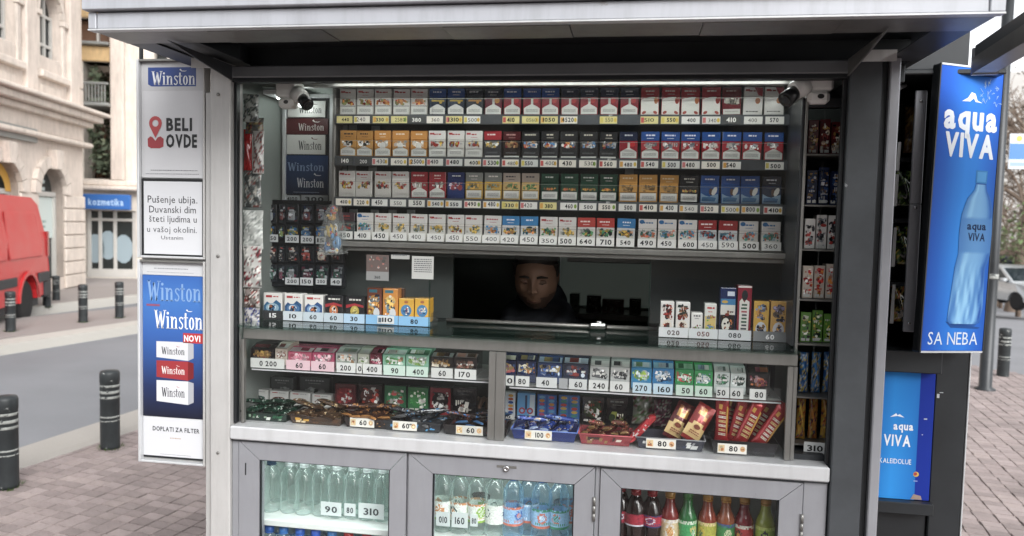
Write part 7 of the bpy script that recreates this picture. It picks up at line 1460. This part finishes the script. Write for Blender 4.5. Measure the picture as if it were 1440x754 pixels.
for s in (1, -1):
    for (a, b) in ((.30, 1.75), (1.80, 3.0)):
        mb = MB(); pts = [(a + .05, 1.02), (b - .03, 1.02), (b, 1.08), (b - .02, 1.68), (b - .06, 1.74), (a + .12, 1.74), (a + .06, 1.68), (a, 1.10)]
        mb.faces([(x, s * (vx(z) + .004), z) for x, z in pts] + [(x + (.5 * (a + b) - x) * .06, s * (vx(z) + .009), z + (1.38 - z) * .05) for x, z in pts], [tuple(range(8, 16))] + [(i, (i + 1) % 8, 8 + (i + 1) % 8, 8 + i) for i in range(8)]); ob('side_panel', mb, 'van_red', van, local=True)
    mb = MB(); mb.box(1.5, 3.62, s * .925, s * .955, .62, .76, b=.01); ob('rub_strip', mb, 'bumper_plastic', van, local=True)
    mb = MB(); mb.box(.05, .56, s * .925, s * .955, .60, .76, b=.01); ob('rub_strip', mb, 'bumper_plastic', van, local=True)
    for cx in (1.0, 4.1):
        mb = MB(); q = [(cx + r_ * math.cos(math.pi * i / 12), .36 + r_ * math.sin(math.pi * i / 12)) for r_ in (.40, .46) for i in range(13)]
        mb.faces([(x, s * .935, z) for x, z in q] + [(x, s * .965, z) for x, z in q], [(13 + i, 14 + i, 27 + 12 + 1 + i - 0, 26 + 13 + i) for i in range(12)] + [(26 + i, 27 + i, 40 + i, 39 + i) for i in range(12)]); ob('arch_flare', mb, 'van_red', van, local=True)
        wheel(van, cx, s * .80, .34, s)
    mb = MB(); mb.box(-.02, .08, s * .80, s * .935, 1.0, 1.42, b=.01); ob('tail_lamp', mb, 'van_lamp' if 'van_lamp' in M else painted('van_lamp', '#8a1a1a', .2, 0, .1, 9, 0).name, van, local=True)
    mb = MB(); mb.faces([(x, s * (vx(z) + .006), z) for x, z in ((3.05, 1.30), (4.15, 1.30), (3.72, 1.80), (3.1, 1.84))], [(0, 1, 2, 3)]); ob('side_window', mb, 'car_glass', van, local=True)
mb = MB(); mb.box(-.06, .30, -.95, .95, .34, .60, b=.03); ob('bumper', mb, 'bumper_plastic', van, local=True)
mb = MB(); mb.box(4.75, 5.16, -.95, .95, .34, .62, b=.03); ob('bumper', mb, 'bumper_plastic', van, local=True)
mb = MB(); mb.box(.3, 4.8, -.85, .85, .22, .415); ob('chassis', mb, 'bumper_plastic', van, local=True)
mb = MB(); mb.faces([(4.34, .80, 1.295), (4.34, -.80, 1.295), (3.77, -.74, 1.885), (3.77, .74, 1.885)], [(0, 1, 2, 3)]); ob('windscreen', mb, 'car_glass', van, local=True)

# ================================================================ cars in the side street
def car(px, py, dist, rz, paint, label):
    c0 = far(px, py, dist); c = empty('parked_car', c0, label, 'car', 'cars in the side street', rz)
    prof = [(-2.0, .32), (-1.98, .62), (-1.9, .86), (-1.2, .93), (1.15, .90), (1.75, .80), (2.02, .62), (2.04, .34)]
    def aw_(x): return .86 - (abs(x) / 2.04) ** 4 * .13
    low = [(-2.0, .30)] + [(-1.25 - .33 * math.cos(math.pi * i / 7), .30 + .33 * math.sin(math.pi * i / 7)) for i in range(8)] + [(1.25 - .33 * math.cos(math.pi * i / 7), .30 + .33 * math.sin(math.pi * i / 7)) for i in range(8)] + [(2.02, .30)]
    loop = low + list(reversed(prof[1:])); n = len(loop); mb = MB()
    mb.faces([(x, aw_(x) - (.06 if z > .8 else 0), z) for x, z in loop] + [(x, -aw_(x) + (.06 if z > .8 else 0), z) for x, z in loop], [tuple(range(n)), tuple(reversed(range(n, 2 * n)))] + [((i + 1) % n, i, n + i, n + (i + 1) % n) for i in range(n)]); ob('body', mb, paint, c, local=True)
    cab = [(-1.85, .885), (1.05, .895), (.25, 1.40), (-.15, 1.47), (-1.0, 1.46), (-1.55, 1.30)]; mb = MB(); n = len(cab); tw = [.79, .79, .60, .58, .58, .64]
    mb.faces([(x, t, z) for (x, z), t in zip(cab, tw)] + [(x, -t, z) for (x, z), t in zip(cab, tw)], [tuple(range(n)), tuple(reversed(range(n, 2 * n)))] + [((i + 1) % n, i, n + i, n + (i + 1) % n) for i in range(n)]); ob('cabin', mb, paint, c, local=True)
    def pane(pts): mb = MB(); mb.faces(pts, [tuple(range(len(pts)))]); ob('window', mb, 'car_glass', c, local=True)
    pane([(1.0, .70, .925), (1.0, -.70, .925), (.30, -.55, 1.385), (.30, .55, 1.385)])
    for s in (-1, 1):
        pane([(-.35, s * .782, .93), (.86, s * .782, .93), (.20, s * .634, 1.36), (-.35, s * .617, 1.40)]); pane([(-1.6, s * .775, .94), (-.45, s * .782, .93), (-.45, s * .617, 1.40), (-1.0, s * .617, 1.39), (-1.4, s * .66, 1.27)])
        for x in (-1.25, 1.25): wheel(c, x, s * .73, .30, s, .19)
        mb = MB(); mb.ellipsoid((1.86, s * .60, .66), (.15, .17, .09), 12, 8); ob('headlight', mb, 'chrome', c, local=True)
        mb = MB(); mb.box(.62, .82, s * .80, s * .97, .93, 1.05, b=.03); ob('mirror', mb, paint, c, local=True)
    mb = MB(); mb.box(1.99, 2.06, -.40, .40, .56, .66, b=.01); ob('grille', mb, 'black_metal', c, local=True); mb = MB(); mb.box(1.95, 2.10, -.80, .80, .30, .46, b=.03); ob('bumper', mb, paint, c, local=True)
    mb = MB(); mb.box(2.065, 2.11, -.26, .26, .47, .555, '#d4d4d0', b=.004); ob('number_plate', mb, 'print', c, local=True)
painted('car_silver', '#b9bdc0', .3, .5, .04, 5, 0); painted('car_dark', '#2c3034', .3, .3, .04, 5, 0); painted('car_white', '#b9bcbc', .3, .1, .04, 5, 0)
car(1420, 431, 27.0, R(-75), 'car_silver', 'silver car driving up the side street at the right picture edge')
car(1392, 402, 36.0, R(-80), 'car_dark', 'dark parked car farther down the side street'); car(1440, 398, 40.0, R(-85), 'car_white', 'pale parked car far down the side street')

# ================================================================ buildings across the street
painted('stucco_cream', '#cdbfb3', .8, 0, .14, 1.5, .01, dirt=.30); painted('stone_pale', '#d0c3b7', .8, 0, .14, 2.5, .02, dirt=.30); painted('stucco_yellow', '#c9a874', .8, 0, .14, 2, .01, dirt=.30); painted('stucco_white', '#cfc6ba', .8, 0, .14, 2, .01, dirt=.30); painted('wood_brown', '#6a4a34', .6, 0, .15, 6, .01); painted('window_white', '#b9b6b0', .5, 0, .05, 4, 0); painted('yellow_sign', '#c9962c', .5, 0, .05, 4, 0); painted('sign_blue', '#1f5fa8', .4, 0, .05, 3, 0); painted('balcony_grey', '#8f918e', .5, .2, .1, 8, 0)
glassy('dark_pane', (.10, .12, .13), 1.5, .04, .55, (.05, .06, .065)); glassy('shop_pane', (.25, .28, .29), 1.5, .04, .4, (.10, .12, .12))
class Facade:
    """wall plane through P with direction e (local X); front faces local -Y"""
    def __init__(s, P, e, name, label):
        s.P, s.e = P, e.normalized(); s.n = Vector((s.e.y, -s.e.x, 0)); s.o = empty(name, P, label, 'building'); s.o.rotation_euler.z = math.atan2(s.e.y, s.e.x)
    def uv(s, x, y): d = ray(x, y); t = (s.P - CAM).dot(s.n) / d.dot(s.n); q = CAM + d * t; return (q - s.P).dot(s.e), q.z - s.P.z
    def box(s, n, u0, u1, y0, y1, z0, z1, m, b=0, parent=None): mb = MB(); mb.box(u0, u1, y0, y1, z0, z1, b=b); return ob(n, mb, m, parent or s.o, local=True)
    def wall(s, u0, u1, z0, z1, holes, mat, th=.3, name='wall'):
        """holes: (a, b, c, d, arched)"""
        mb = MB(); us = sorted({u0, u1} | {v for h in holes for v in h[:2]}); us = [u for u in us if u0 <= u <= u1]
        for a, b in zip(us[:-1], us[1:]):
            hs_ = sorted([h for h in holes if h[0] <= a + 1e-6 and h[1] >= b - 1e-6], key=lambda h: h[2]); z = z0
            for h in hs_:
                if h[2] > z: mb.rect(a, b, z, h[2], 0, '#808080')
                z = h[3]
                if h[4]:
                    r_ = (h[1] - h[0]) / 2; cu = (h[0] + h[1]) / 2; n = 12
                    for i in range(n):
                        t0, t1 = math.pi * i / n, math.pi * (i + 1) / n; p0, p1 = (cu + r_ * math.cos(t0), h[3] - r_ + r_ * math.sin(t0)), (cu + r_ * math.cos(t1), h[3] - r_ + r_ * math.sin(t1))
                        mb.flat([p1, p0, (p0[0], h[3]), (p1[0], h[3])], 0, '#808080'); mb.poly([(p0[0], 0, p0[1]), (p1[0], 0, p1[1]), (p1[0], th, p1[1]), (p0[0], th, p0[1])])
                    zt_ = h[3] - r_
                else: zt_ = h[3]; mb.poly([(h[0], 0, h[3]), (h[1], 0, h[3]), (h[1], th, h[3]), (h[0], th, h[3])])
                mb.poly([(h[0], 0, h[2]), (h[0], 0, zt_), (h[0], th, zt_), (h[0], th, h[2])]); mb.poly([(h[1], 0, h[2]), (h[1], th, h[2]), (h[1], th, zt_), (h[1], 0, zt_)]); mb.poly([(h[0], 0, h[2]), (h[0], th, h[2]), (h[1], th, h[2]), (h[1], 0, h[2])])
            if z < z1: mb.rect(a, b, z, z1, 0, '#808080')
        for u in (u0, u1): mb.poly([(u, 0, z0), (u, 8, z0), (u, 8, z1), (u, 0, z1)])
        mb.poly([(u0, 0, z1), (u1, 0, z1), (u1, 8, z1), (u0, 8, z1)]); return ob(name, mb, mat, s.o, local=True)
    def arch(s, cu, zs, ri, ro, m, n=11, y0=-.07, y1=.0, name='arch_stone'):
        for i in range(n):
            t0, t1 = math.pi * i / n + .012, math.pi * (i + 1) / n - .012; mb = MB(); mb.prism([(cu + q * math.cos(t), zs + q * math.sin(t)) for q, t in ((ri, t0), (ro, t0), (ro, t1), (ri, t1))], y0, y1); ob(name, mb, m, s.o, local=True)
P1, P0_ = gnd(118, 401, .03), gnd(0, 423, .03); Fa = Facade(P1, P1 - P0_, 'corner_building', 'cream stone building with arched windows at the upper left')
ua, ub = Fa.uv(52, 60)[0], Fa.uv(84, 60)[0]; zs_ = Fa.uv(68, 104)[1]; ztp = Fa.uv(68, -12)[1]; wu = ub - ua; cu = (ua + ub) / 2
pit = cu - Fa.uv(0, 60)[0]
la, lb2 = Fa.uv(52, 300)[0], Fa.uv(89, 300)[0]; lzt = Fa.uv(70, 235)[1]; lzb = Fa.uv(70, 392)[1]; lw2 = lb2 - la; lc = (la + lb2) / 2
zc = Fa.uv(60, 150)[1]
NW = 5; holes = []
for k in range(NW):
    o_ = k * pit; holes.append((cu - o_ - wu / 2, cu - o_ + wu / 2, zs_, ztp, True)); holes.append((lc - o_ - lw2 / 2, lc - o_ + lw2 / 2, max(.15, lzb), lzt, True))
Ht = zc + (ztp - zc) * 2.1; u_l = cu - NW * pit + pit * .4
Fa.wall(u_l, 0, -.2, Ht, holes, 'stucco_cream', .35)
for k in range(NW):
    o_ = k * pit; r_ = wu / 2; c_ = cu - o_
    f = empty('window', (c_, .2, zs_)); f.parent = Fa.o
    mb = MB(); mb.flat([(-r_, 0), (r_, 0)] + [(r_ * math.cos(math.pi * i / 12), ztp - r_ - zs_ + r_ * math.sin(math.pi * i / 12)) for i in range(13)], 0, '#808080'); ob('pane', mb, 'dark_pane', f, local=True)
    mb = MB(); hh = ztp - zs_
    for x in (-r_ + .03, -r_ * .33, r_ * .33, r_ - .03): mb.box(x - .025, x + .025, -.06, -.005, 0, hh - r_ * (1 if abs(x) > r_ * .5 else .25), b=.004)
    for z in (.04, hh * .36, hh - r_, hh * .18): mb.box(-r_, r_, -.055, -.004, z - .03, z + .03, b=.004)
    ob('frame', mb, 'window_white', f, local=True)
    Fa.box('sill', c_ - r_ * 1.25, c_ + r_ * 1.25, -.16, .0, zs_ - .14, zs_ - .002, 'stone_pale', .02); Fa.box('apron', c_ - r_ * .9, c_ + r_ * .9, -.05, .0, zs_ - .75, zs_ - .25, 'stone_pale', .02)
    Fa.arch(c_, ztp - r_, r_ * 1.02, r_ * 1.25, 'stone_pale', 9); 
    for s in (-1, 1): Fa.box('window_jamb', c_ + s * r_ * 1.14 - .07, c_ + s * r_ * 1.14 + .07, -.06, 0, zs_ + .002, ztp - r_ - .12, 'stone_pale', .01); Fa.box('impost', c_ + s * r_ * 1.16 - .10, c_ + s * r_ * 1.16 + .10, -.10, 0, ztp - r_ - .118, ztp - r_ - .01, 'stone_pale', .01)
    Fa.box('pilaster', c_ + pit / 2 - .20, c_ + pit / 2 + .20, -.12, 0, zc + .15, Ht - .6, 'stucco_cream', .02)
    # ground floor
    c_ = lc - o_; r2 = lw2 / 2; hh = lzt - max(.15, lzb); z0 = max(.15, lzb); f = empty('shop_window', (c_, .22, z0)); f.parent = Fa.o
    mb = MB(); mb.flat([(-r2, 0), (r2, 0)] + [(r2 * math.cos(math.pi * i / 12), hh - r2 + r2 * math.sin(math.pi * i / 12)) for i in range(13)], 0, '#808080'); ob('pane', mb, 'shop_pane', f, local=True)
    mb = MB(); mb.box(-r2, r2, -.08, -.005, hh - r2 - .05, hh - r2 + .05, b=.01); mb.box(-r2, -r2 + .06, -.08, -.005, 0, hh - r2 - .051); mb.box(r2 - .06, r2, -.08, -.005, 0, hh - r2 - .051); ob('frame', mb, 'window_white', f, local=True)
    mb = MB(); mb.box(-r2 * .94, r2 * .94, -.03, -.012, hh * .36, hh - r2 - .06, '#c4d0cc', b=.005); scribble(mb, -r2 * .4, r2 * .4, hh * .50, -.031, .05, '#7a9a94', 2); ob('window_poster', mb, 'print', f, local=True)
    if k == 1:
        mb = MB(); mb.ring(0, hh - r2, r2 * .98, r2 * .62, -.10, '#808080', 14, 0, math.pi); ob('yellow_arch', mb, 'yellow_sign', f, local=True)
    else:
        mb = MB(); scribble(mb, -r2 * .5, r2 * .5, hh - r2 * .6, -.01, .07, '#b9c4c0', 2); ob('window_lettering', mb, 'print', f, local=True)
    Fa.arch(c_, lzt - r2, r2 * 1.02, r2 * 1.42, 'stone_pale', 9, -.09); mb = MB(); mb.prism([(c_ - .09, lzt - .04), (c_ + .09, lzt - .04), (c_ + .15, lzt + r2 * .62), (c_ - .15, lzt + r2 * .62)], -.20, 0); ob('keystone', mb, 'stone_pale', Fa.o, local=True)
    # rusticated piers
    zz = .0; lim = lzt - r2; edges = (c_ + r2 * 1.02, c_ + pit - r2 * 1.02) if k else (c_ + r2 * 1.02, -.01)
    hgt = lim / 7
    for q in range(7): Fa.box('stone_block', edges[0], edges[1], -.05, 0, q * hgt + .012, (q + 1) * hgt - .012, 'stone_pale', .012)
Fa.box('string_course', u_l, .04, -.22, 0, lzt + r2 * .95, lzt + r2 * .95 + .10, 'stone_pale', .03)
for q in range(4): Fa.box('stone_course', u_l, -.01, -.035, 0, lzt + r2 * .95 + .13 + q * .38, lzt + r2 * .95 + .13 + q * .38 + .355, 'stucco_cream', .012)
mb = MB(); mb.box(-.0, .9, -.002, 0, 0, .001); 
Fa.box('name_plate', Fa.uv(0, 180)[0] - .6, Fa.uv(46, 180)[0], -.09, -.036, Fa.uv(20, 196)[1], Fa.uv(20, 176)[1], 'balcony_grey', .005)
for (d0, z0, z1) in ((.18, zc - .20, zc - .08), (.34, zc - .08, zc + .06), (.46, zc + .06, zc + .14)): Fa.box('cornice', u_l, d0 * .8, -d0, -.0, z0 + .001, z1, 'stone_pale', .02)
for (d0, z0, z1) in ((.25, Ht - .5, Ht - .25), (.6, Ht - .25, Ht + .02)): Fa.box('cornice', u_l, d0 * .8, -d0, 0, z0 + .001, z1, 'stone_pale', .03)

# second building, facing the street corner
Pb = gnd(150, 391, .03); eb = Vector((.955, .30, 0)); Fb = Facade(Pb, eb, 'shop_building', 'yellow and cream building with a blue shop sign and planted balcony')
U = lambda x, y=330: Fb.uv(x, y)[0]; V = lambda y, x=150: Fb.uv(x, y)[1]
uL, uR = U(100), U(400)
rec = (U(119), U(158), V(252), V(88), False); brw = (U(112), U(158), V(62), V(28), False); hol = [rec, brw]
dz = V(296)
doors = (U(121), U(191), .02, dz, False)
Fb.wall(uL, uR, -.2, V(-160), hol + [doors] + [(U(218 + i * 40), U(236 + i * 40), V(240), V(190), False) for i in range(4)] + [(U(218 + i * 40), U(236 + i * 40), V(120), V(60), False) for i in range(4)], 'stucco_white', .5)
Fb.box('spandrel', U(112), U(158.5), -.05, 0, V(88) + .01, V(66), 'stucco_yellow', .02); Fb.box('spandrel', U(112), U(158.5), -.05, 0, V(27), V(-40), 'stucco_yellow', .02); Fb.box('window_sill', U(112), U(158), -.2, .0, V(66) + .01, V(61), 'balcony_grey', .02)
Fb.box('recess_wall', rec[0], rec[1], 1.4, 1.5, rec[2], rec[3], 'stucco_cream'); Fb.box('recess_floor', rec[0], rec[1], .02, 1.4, rec[2] - .1, rec[2] - .01, 'balcony_grey'); Fb.box('balcony_slab', rec[0] - .05, rec[1] + .05, -.35, 1.39, V(152), V(147), 'balcony_grey', .02)
Fb.box('window_shutter', brw[0], brw[1], .22, .26, brw[2], brw[3], 'wood_brown'); Fb.box('window_post', U(136), U(139), .1, .2, brw[2], brw[3], 'window_white')
mb = MB(); mb.rect(rec[0] + .15, rec[1] - .15, V(140), V(95), 0, '#808080'); o = ob('recess_window', mb, 'dark_pane', Fb.o, local=True); o.location = (0, 1.38, 0)
for i in range(9): u = rec[0] + (rec[1] - rec[0]) * (i + .5) / 9; Fb.box('balcony_bar', u - .012, u + .012, -.32, -.30, V(146.5), V(122), 'balcony_grey')
Fb.box('balcony_rail', rec[0] - .04, rec[1] + .04, -.34, -.28, V(121.9), V(119), 'balcony_grey', .01)
Fb.box('pillar', U(159), U(178), -.16, 0, V(254), V(-40), 'stucco_cream', .03)
Fb.box('cornice', uL, uR, -.35, 0, V(268), V(262), 'stone_pale', .03); Fb.box('cornice', uL, uR, -.2, 0, V(262) + .002, V(254), 'stone_pale', .03)
for i in range(4): Fb.box('window_pane', U(218 + i * 40), U(236 + i * 40), .2, .24, V(240), V(190), 'dark_pane')
for i in range(4): Fb.box('window_pane', U(218 + i * 40), U(236 + i * 40), .2, .24, V(120), V(60), 'dark_pane')
sg = Fb.box('shop_sign', U(124), U(193), -.5, -.36, V(295), V(274), 'sign_blue', .02)
mb = MB(); mb.text('kozmetika', (U(134) + U(186)) / 2, V(289), -.503, V(280) - V(289), '#a9c6e4', wid=(U(184) - U(136)), bold=1); ob('sign_lettering', mb, 'print', sg, local=True)
for a, b in ((121, 127), (137, 142), (158, 163), (185, 191)): Fb.box('door_frame', U(a), U(b), .05, .14, .03, dz - .01, 'window_white', .01)
Fb.box('door_rail', U(121), U(191), .04, .15, V(311), V(307), 'window_white', .01); Fb.box('door_rail', U(121), U(191), .04, .15, .0, .22, 'window_white', .01)
for a, b, nm in ((127, 137, 'shop_window'), (142, 158, 'shop_door'), (163, 185, 'shop_window')): Fb.box(nm, U(a), U(b), .09, .11, .22, dz - .02, 'shop_pane')
mb = MB()
for (x, y) in ((172, 350), (150, 345), (132, 350)): mb.disc(U(x), V(y), .22, .36, .085, '#8fa0a8', 14)
ob('window_sticker', mb, 'print', Fb.o, local=True)
# leafy plants on the balcony and in front of the recess
leafm = printed('leaf', .6, spec=.3)
def leaves(name, c, rad, n, size, pal, label, cat='plant', parent=None, seed=1, kind=None, gap=.35):
    r_ = random.Random(seed); mb = MB(); cl = [(Vector((r_.gauss(0, .45), r_.gauss(0, .45), r_.gauss(0, .45))), r_.uniform(.25, .5)) for _ in range(14)]
    for i in range(n):
        cc, cr = r_.choice(cl); v = Vector((r_.gauss(0, 1), r_.gauss(0, 1), r_.gauss(0, 1))).normalized() * cr * r_.uniform(.3, 1) + cc
        p = Vector((c[0] + v.x * rad[0], c[1] + v.y * rad[1], c[2] + v.z * rad[2])); a = Vector((r_.gauss(0, 1), r_.gauss(0, 1), r_.gauss(0, .6))).normalized(); b = a.cross(Vector((r_.gauss(0, 1), r_.gauss(0, 1), r_.gauss(0, 1)))).normalized(); s = size * r_.uniform(.6, 1.3)
        mb.poly([p - a * s, p + b * s * .5, p + a * s, p - b * s * .5], r_.choice(pal))
    return ob(name, mb, 'leaf', parent, label=label if not parent else None, cat=cat if not parent else None)
GP = ['#63705a', '#6c7a60', '#5a6652', '#7a8468', '#727c66']
cpl = Fb.o.matrix_basis @ Vector(((rec[0] + rec[1]) / 2, .3, 0))
def plant_at(x, y, rx_, rz_, n, lb, sd_, dy=.75):
    q = CAM + ray(x, y) * (((Pb - CAM).dot(Fb.n)) / ray(x, y).dot(Fb.n) + dy); e = empty('balcony_plant', (q.x, q.y, q.z - rz_), lb, 'plant')
    leaves('foliage', q, (rx_, .6, rz_), n, .09, GP, '', parent=e, seed=sd_)
    mb = MB()
    for k in range(5): mb.tube([(q.x + rnd.uniform(-.2, .2), q.y + .1, q.z - rz_), (q.x + rnd.uniform(-.4, .4) * rx_, q.y, q.z), (q.x + rnd.uniform(-.8, .8) * rx_, q.y, q.z + rz_ * .6)], [.03, .02, .006], 5)
    ob('stem', mb, 'wood_brown', e)
plant_at(140, 128, .45, .6, 350, 'green plant on the balcony of the yellow building', 3); plant_at(138, 190, .55, 1.1, 600, 'green climbing plant hanging below the balcony', 4); plant_at(142, 232, .45, .6, 250, 'sparse green plant above the blue shop sign', 5)
# pale building closing the view behind the kiosk, far off
painted('far_wall', '#a3a09c', .85, 0, .08, .8, .01)
Pc = far(1190, 378, 62); Pc.z = -2.4; Fc = Facade(Pc, Vector((.99, .12, 0)), 'far_building', 'pale building behind the bare trees at the right')
hol = [(i * 3.2 + 1, i * 3.2 + 2.4, 3.6 + j * 3.2, 5.5 + j * 3.2, False) for i in range(11) for j in range(4)]
Fc.wall(-2, 36, 0, 17, hol, 'far_wall', .3)
for h in hol: Fc.box('window_pane', h[0], h[1], .18, .22, h[2], h[3], 'dark_pane')
Fc.box('shop_band', -2, 36, -.3, 0, 2.9, 3.3, 'stone_pale', .02)
# row behind the kiosk on the far side of the street
Fe = Facade(Vector((-22.5, 36, .03)), Vector((1, 0, 0)), 'rear_building', 'cream building hidden behind the kiosk on the far side of the street')
hol = [(i * 2.9 + 1, i * 2.9 + 2.2, 1.2 + j * 3.4, 3.2 + j * 3.4, j == 0) for i in range(10) for j in range(4)]
Fe.wall(0, 31, -.2, 14.2, hol, 'stucco_cream', .3)
for h in hol: Fe.box('window_pane', h[0], h[1], .18, .22, h[2], h[3], 'dark_pane')
for h in hol: Fe.box('window_sill', h[0] - .1, h[1] + .1, -.12, 0, h[2] - .12, h[2] - .002, 'stone_pale', .01)
Fe.box('cornice', -.1, 31.1, -.5, 0, 13.7, 14.1, 'stone_pale', .03)
# houses on the photographer's side of the street: they show only as reflections in the glass
painted('near_wall', '#8f867c', .85, 0, .1, .8, .01)
Fd = Facade(Vector((16, -22, KZ)), Vector((-1, 0, 0)), 'opposite_building', 'grey building behind the photographer, seen only as a reflection')
hol = [(i * 3.0 + 1, i * 3.0 + 2.3, 1.0 + j * 3.3, 2.9 + j * 3.3, False) for i in range(9) for j in range(4)]
Fd.wall(0, 32, 0, 14.0, hol, 'near_wall', .3)
for h in hol: Fd.box('window_pane', h[0], h[1], .18, .22, h[2], h[3], 'dark_pane')
# ================================================================ trees at the right
painted('bark', '#6b5b4e', .9, 0, .2, 8, .05)
def tree(base, h, label, seed, green=0, spread=1.0):
    r_ = random.Random(seed); e = empty('tree', base, label, 'tree', 'trees along the side street'); tr = MB(); cr = MB(); tips = []
    def grow(p, d, L, rad, lv):
        n = 3; pts = [p]; q = p
        for i in range(n): d = (d + Vector((r_.gauss(0, .13), r_.gauss(0, .13), r_.gauss(.04, .08)))).normalized(); q = q + d * L / n; pts.append(q)
        (tr if lv < 2 else cr).tube(pts, [rad * (1 - .45 * i / n) for i in range(n + 1)], 7 if lv < 2 else 3, cap=False)
        if lv >= 5: tips.append(q); return
        for k in range(r_.choice((3, 4)) if lv < 4 else 4):
            nd = (d * .8 + Vector((r_.gauss(0, .55), r_.gauss(0, .55), r_.gauss(.1, .4))) * spread).normalized(); st = pts[-1] if k < 2 else pts[r_.choice((1, 2, 2))]
            grow(st, nd, L * r_.uniform(.62, .82), rad * (.56 if lv < 2 else .6), lv + 1)
    grow(Vector((0, 0, 0)), Vector((r_.gauss(0, .03), r_.gauss(0, .03), 1)), h * .30, h * .022, 0)
    ob('trunk', tr, 'bark', e, local=True); ob('crown', cr, 'bark', e, local=True)
    lf = MB()
    for t in tips:
        for k in range(green): 
            p = t + Vector((r_.gauss(0, .25), r_.gauss(0, .25), r_.gauss(0, .25))); a = Vector((r_.gauss(0, 1), r_.gauss(0, 1), r_.gauss(0, 1))).normalized(); b = a.cross(Vector((r_.gauss(0, 1), r_.gauss(0, 1), 1))).normalized(); s = .09 * r_.uniform(.6, 1.4); lf.poly([p - a * s, p + b * s * .5, p + a * s, p - b * s * .5], r_.choice(['#5f7048', '#6a7f50', '#54663c'] if h < 6 else ['#7a6f62', '#746c5e', '#857a6c']))
    if green: ob('foliage', lf, 'leaf', e, local=True)
def tbase(x, dist): p = far(x, 377, dist); return Vector((p.x, p.y, sz(p.y)))
tree(tbase(1425, 33), 13, 'bare brown street tree nearest the silver car', 11, 1, 1.1); tree(tbase(1400, 41), 14, 'bare street tree behind the lamp pole', 12, 1, 1.1); tree(tbase(1475, 36), 13, 'bare street tree just outside the right picture edge', 13, 1); tree(tbase(1448, 46), 14, 'bare street tree farthest down the side street', 16, 1); tree(tbase(1436, 28), 4.6, 'small green leafy tree beside the silver car', 14, 1, .9); tree(tbase(1410, 38), 4.4, 'small green leafy tree behind the lamp pole', 15, 1, .9)
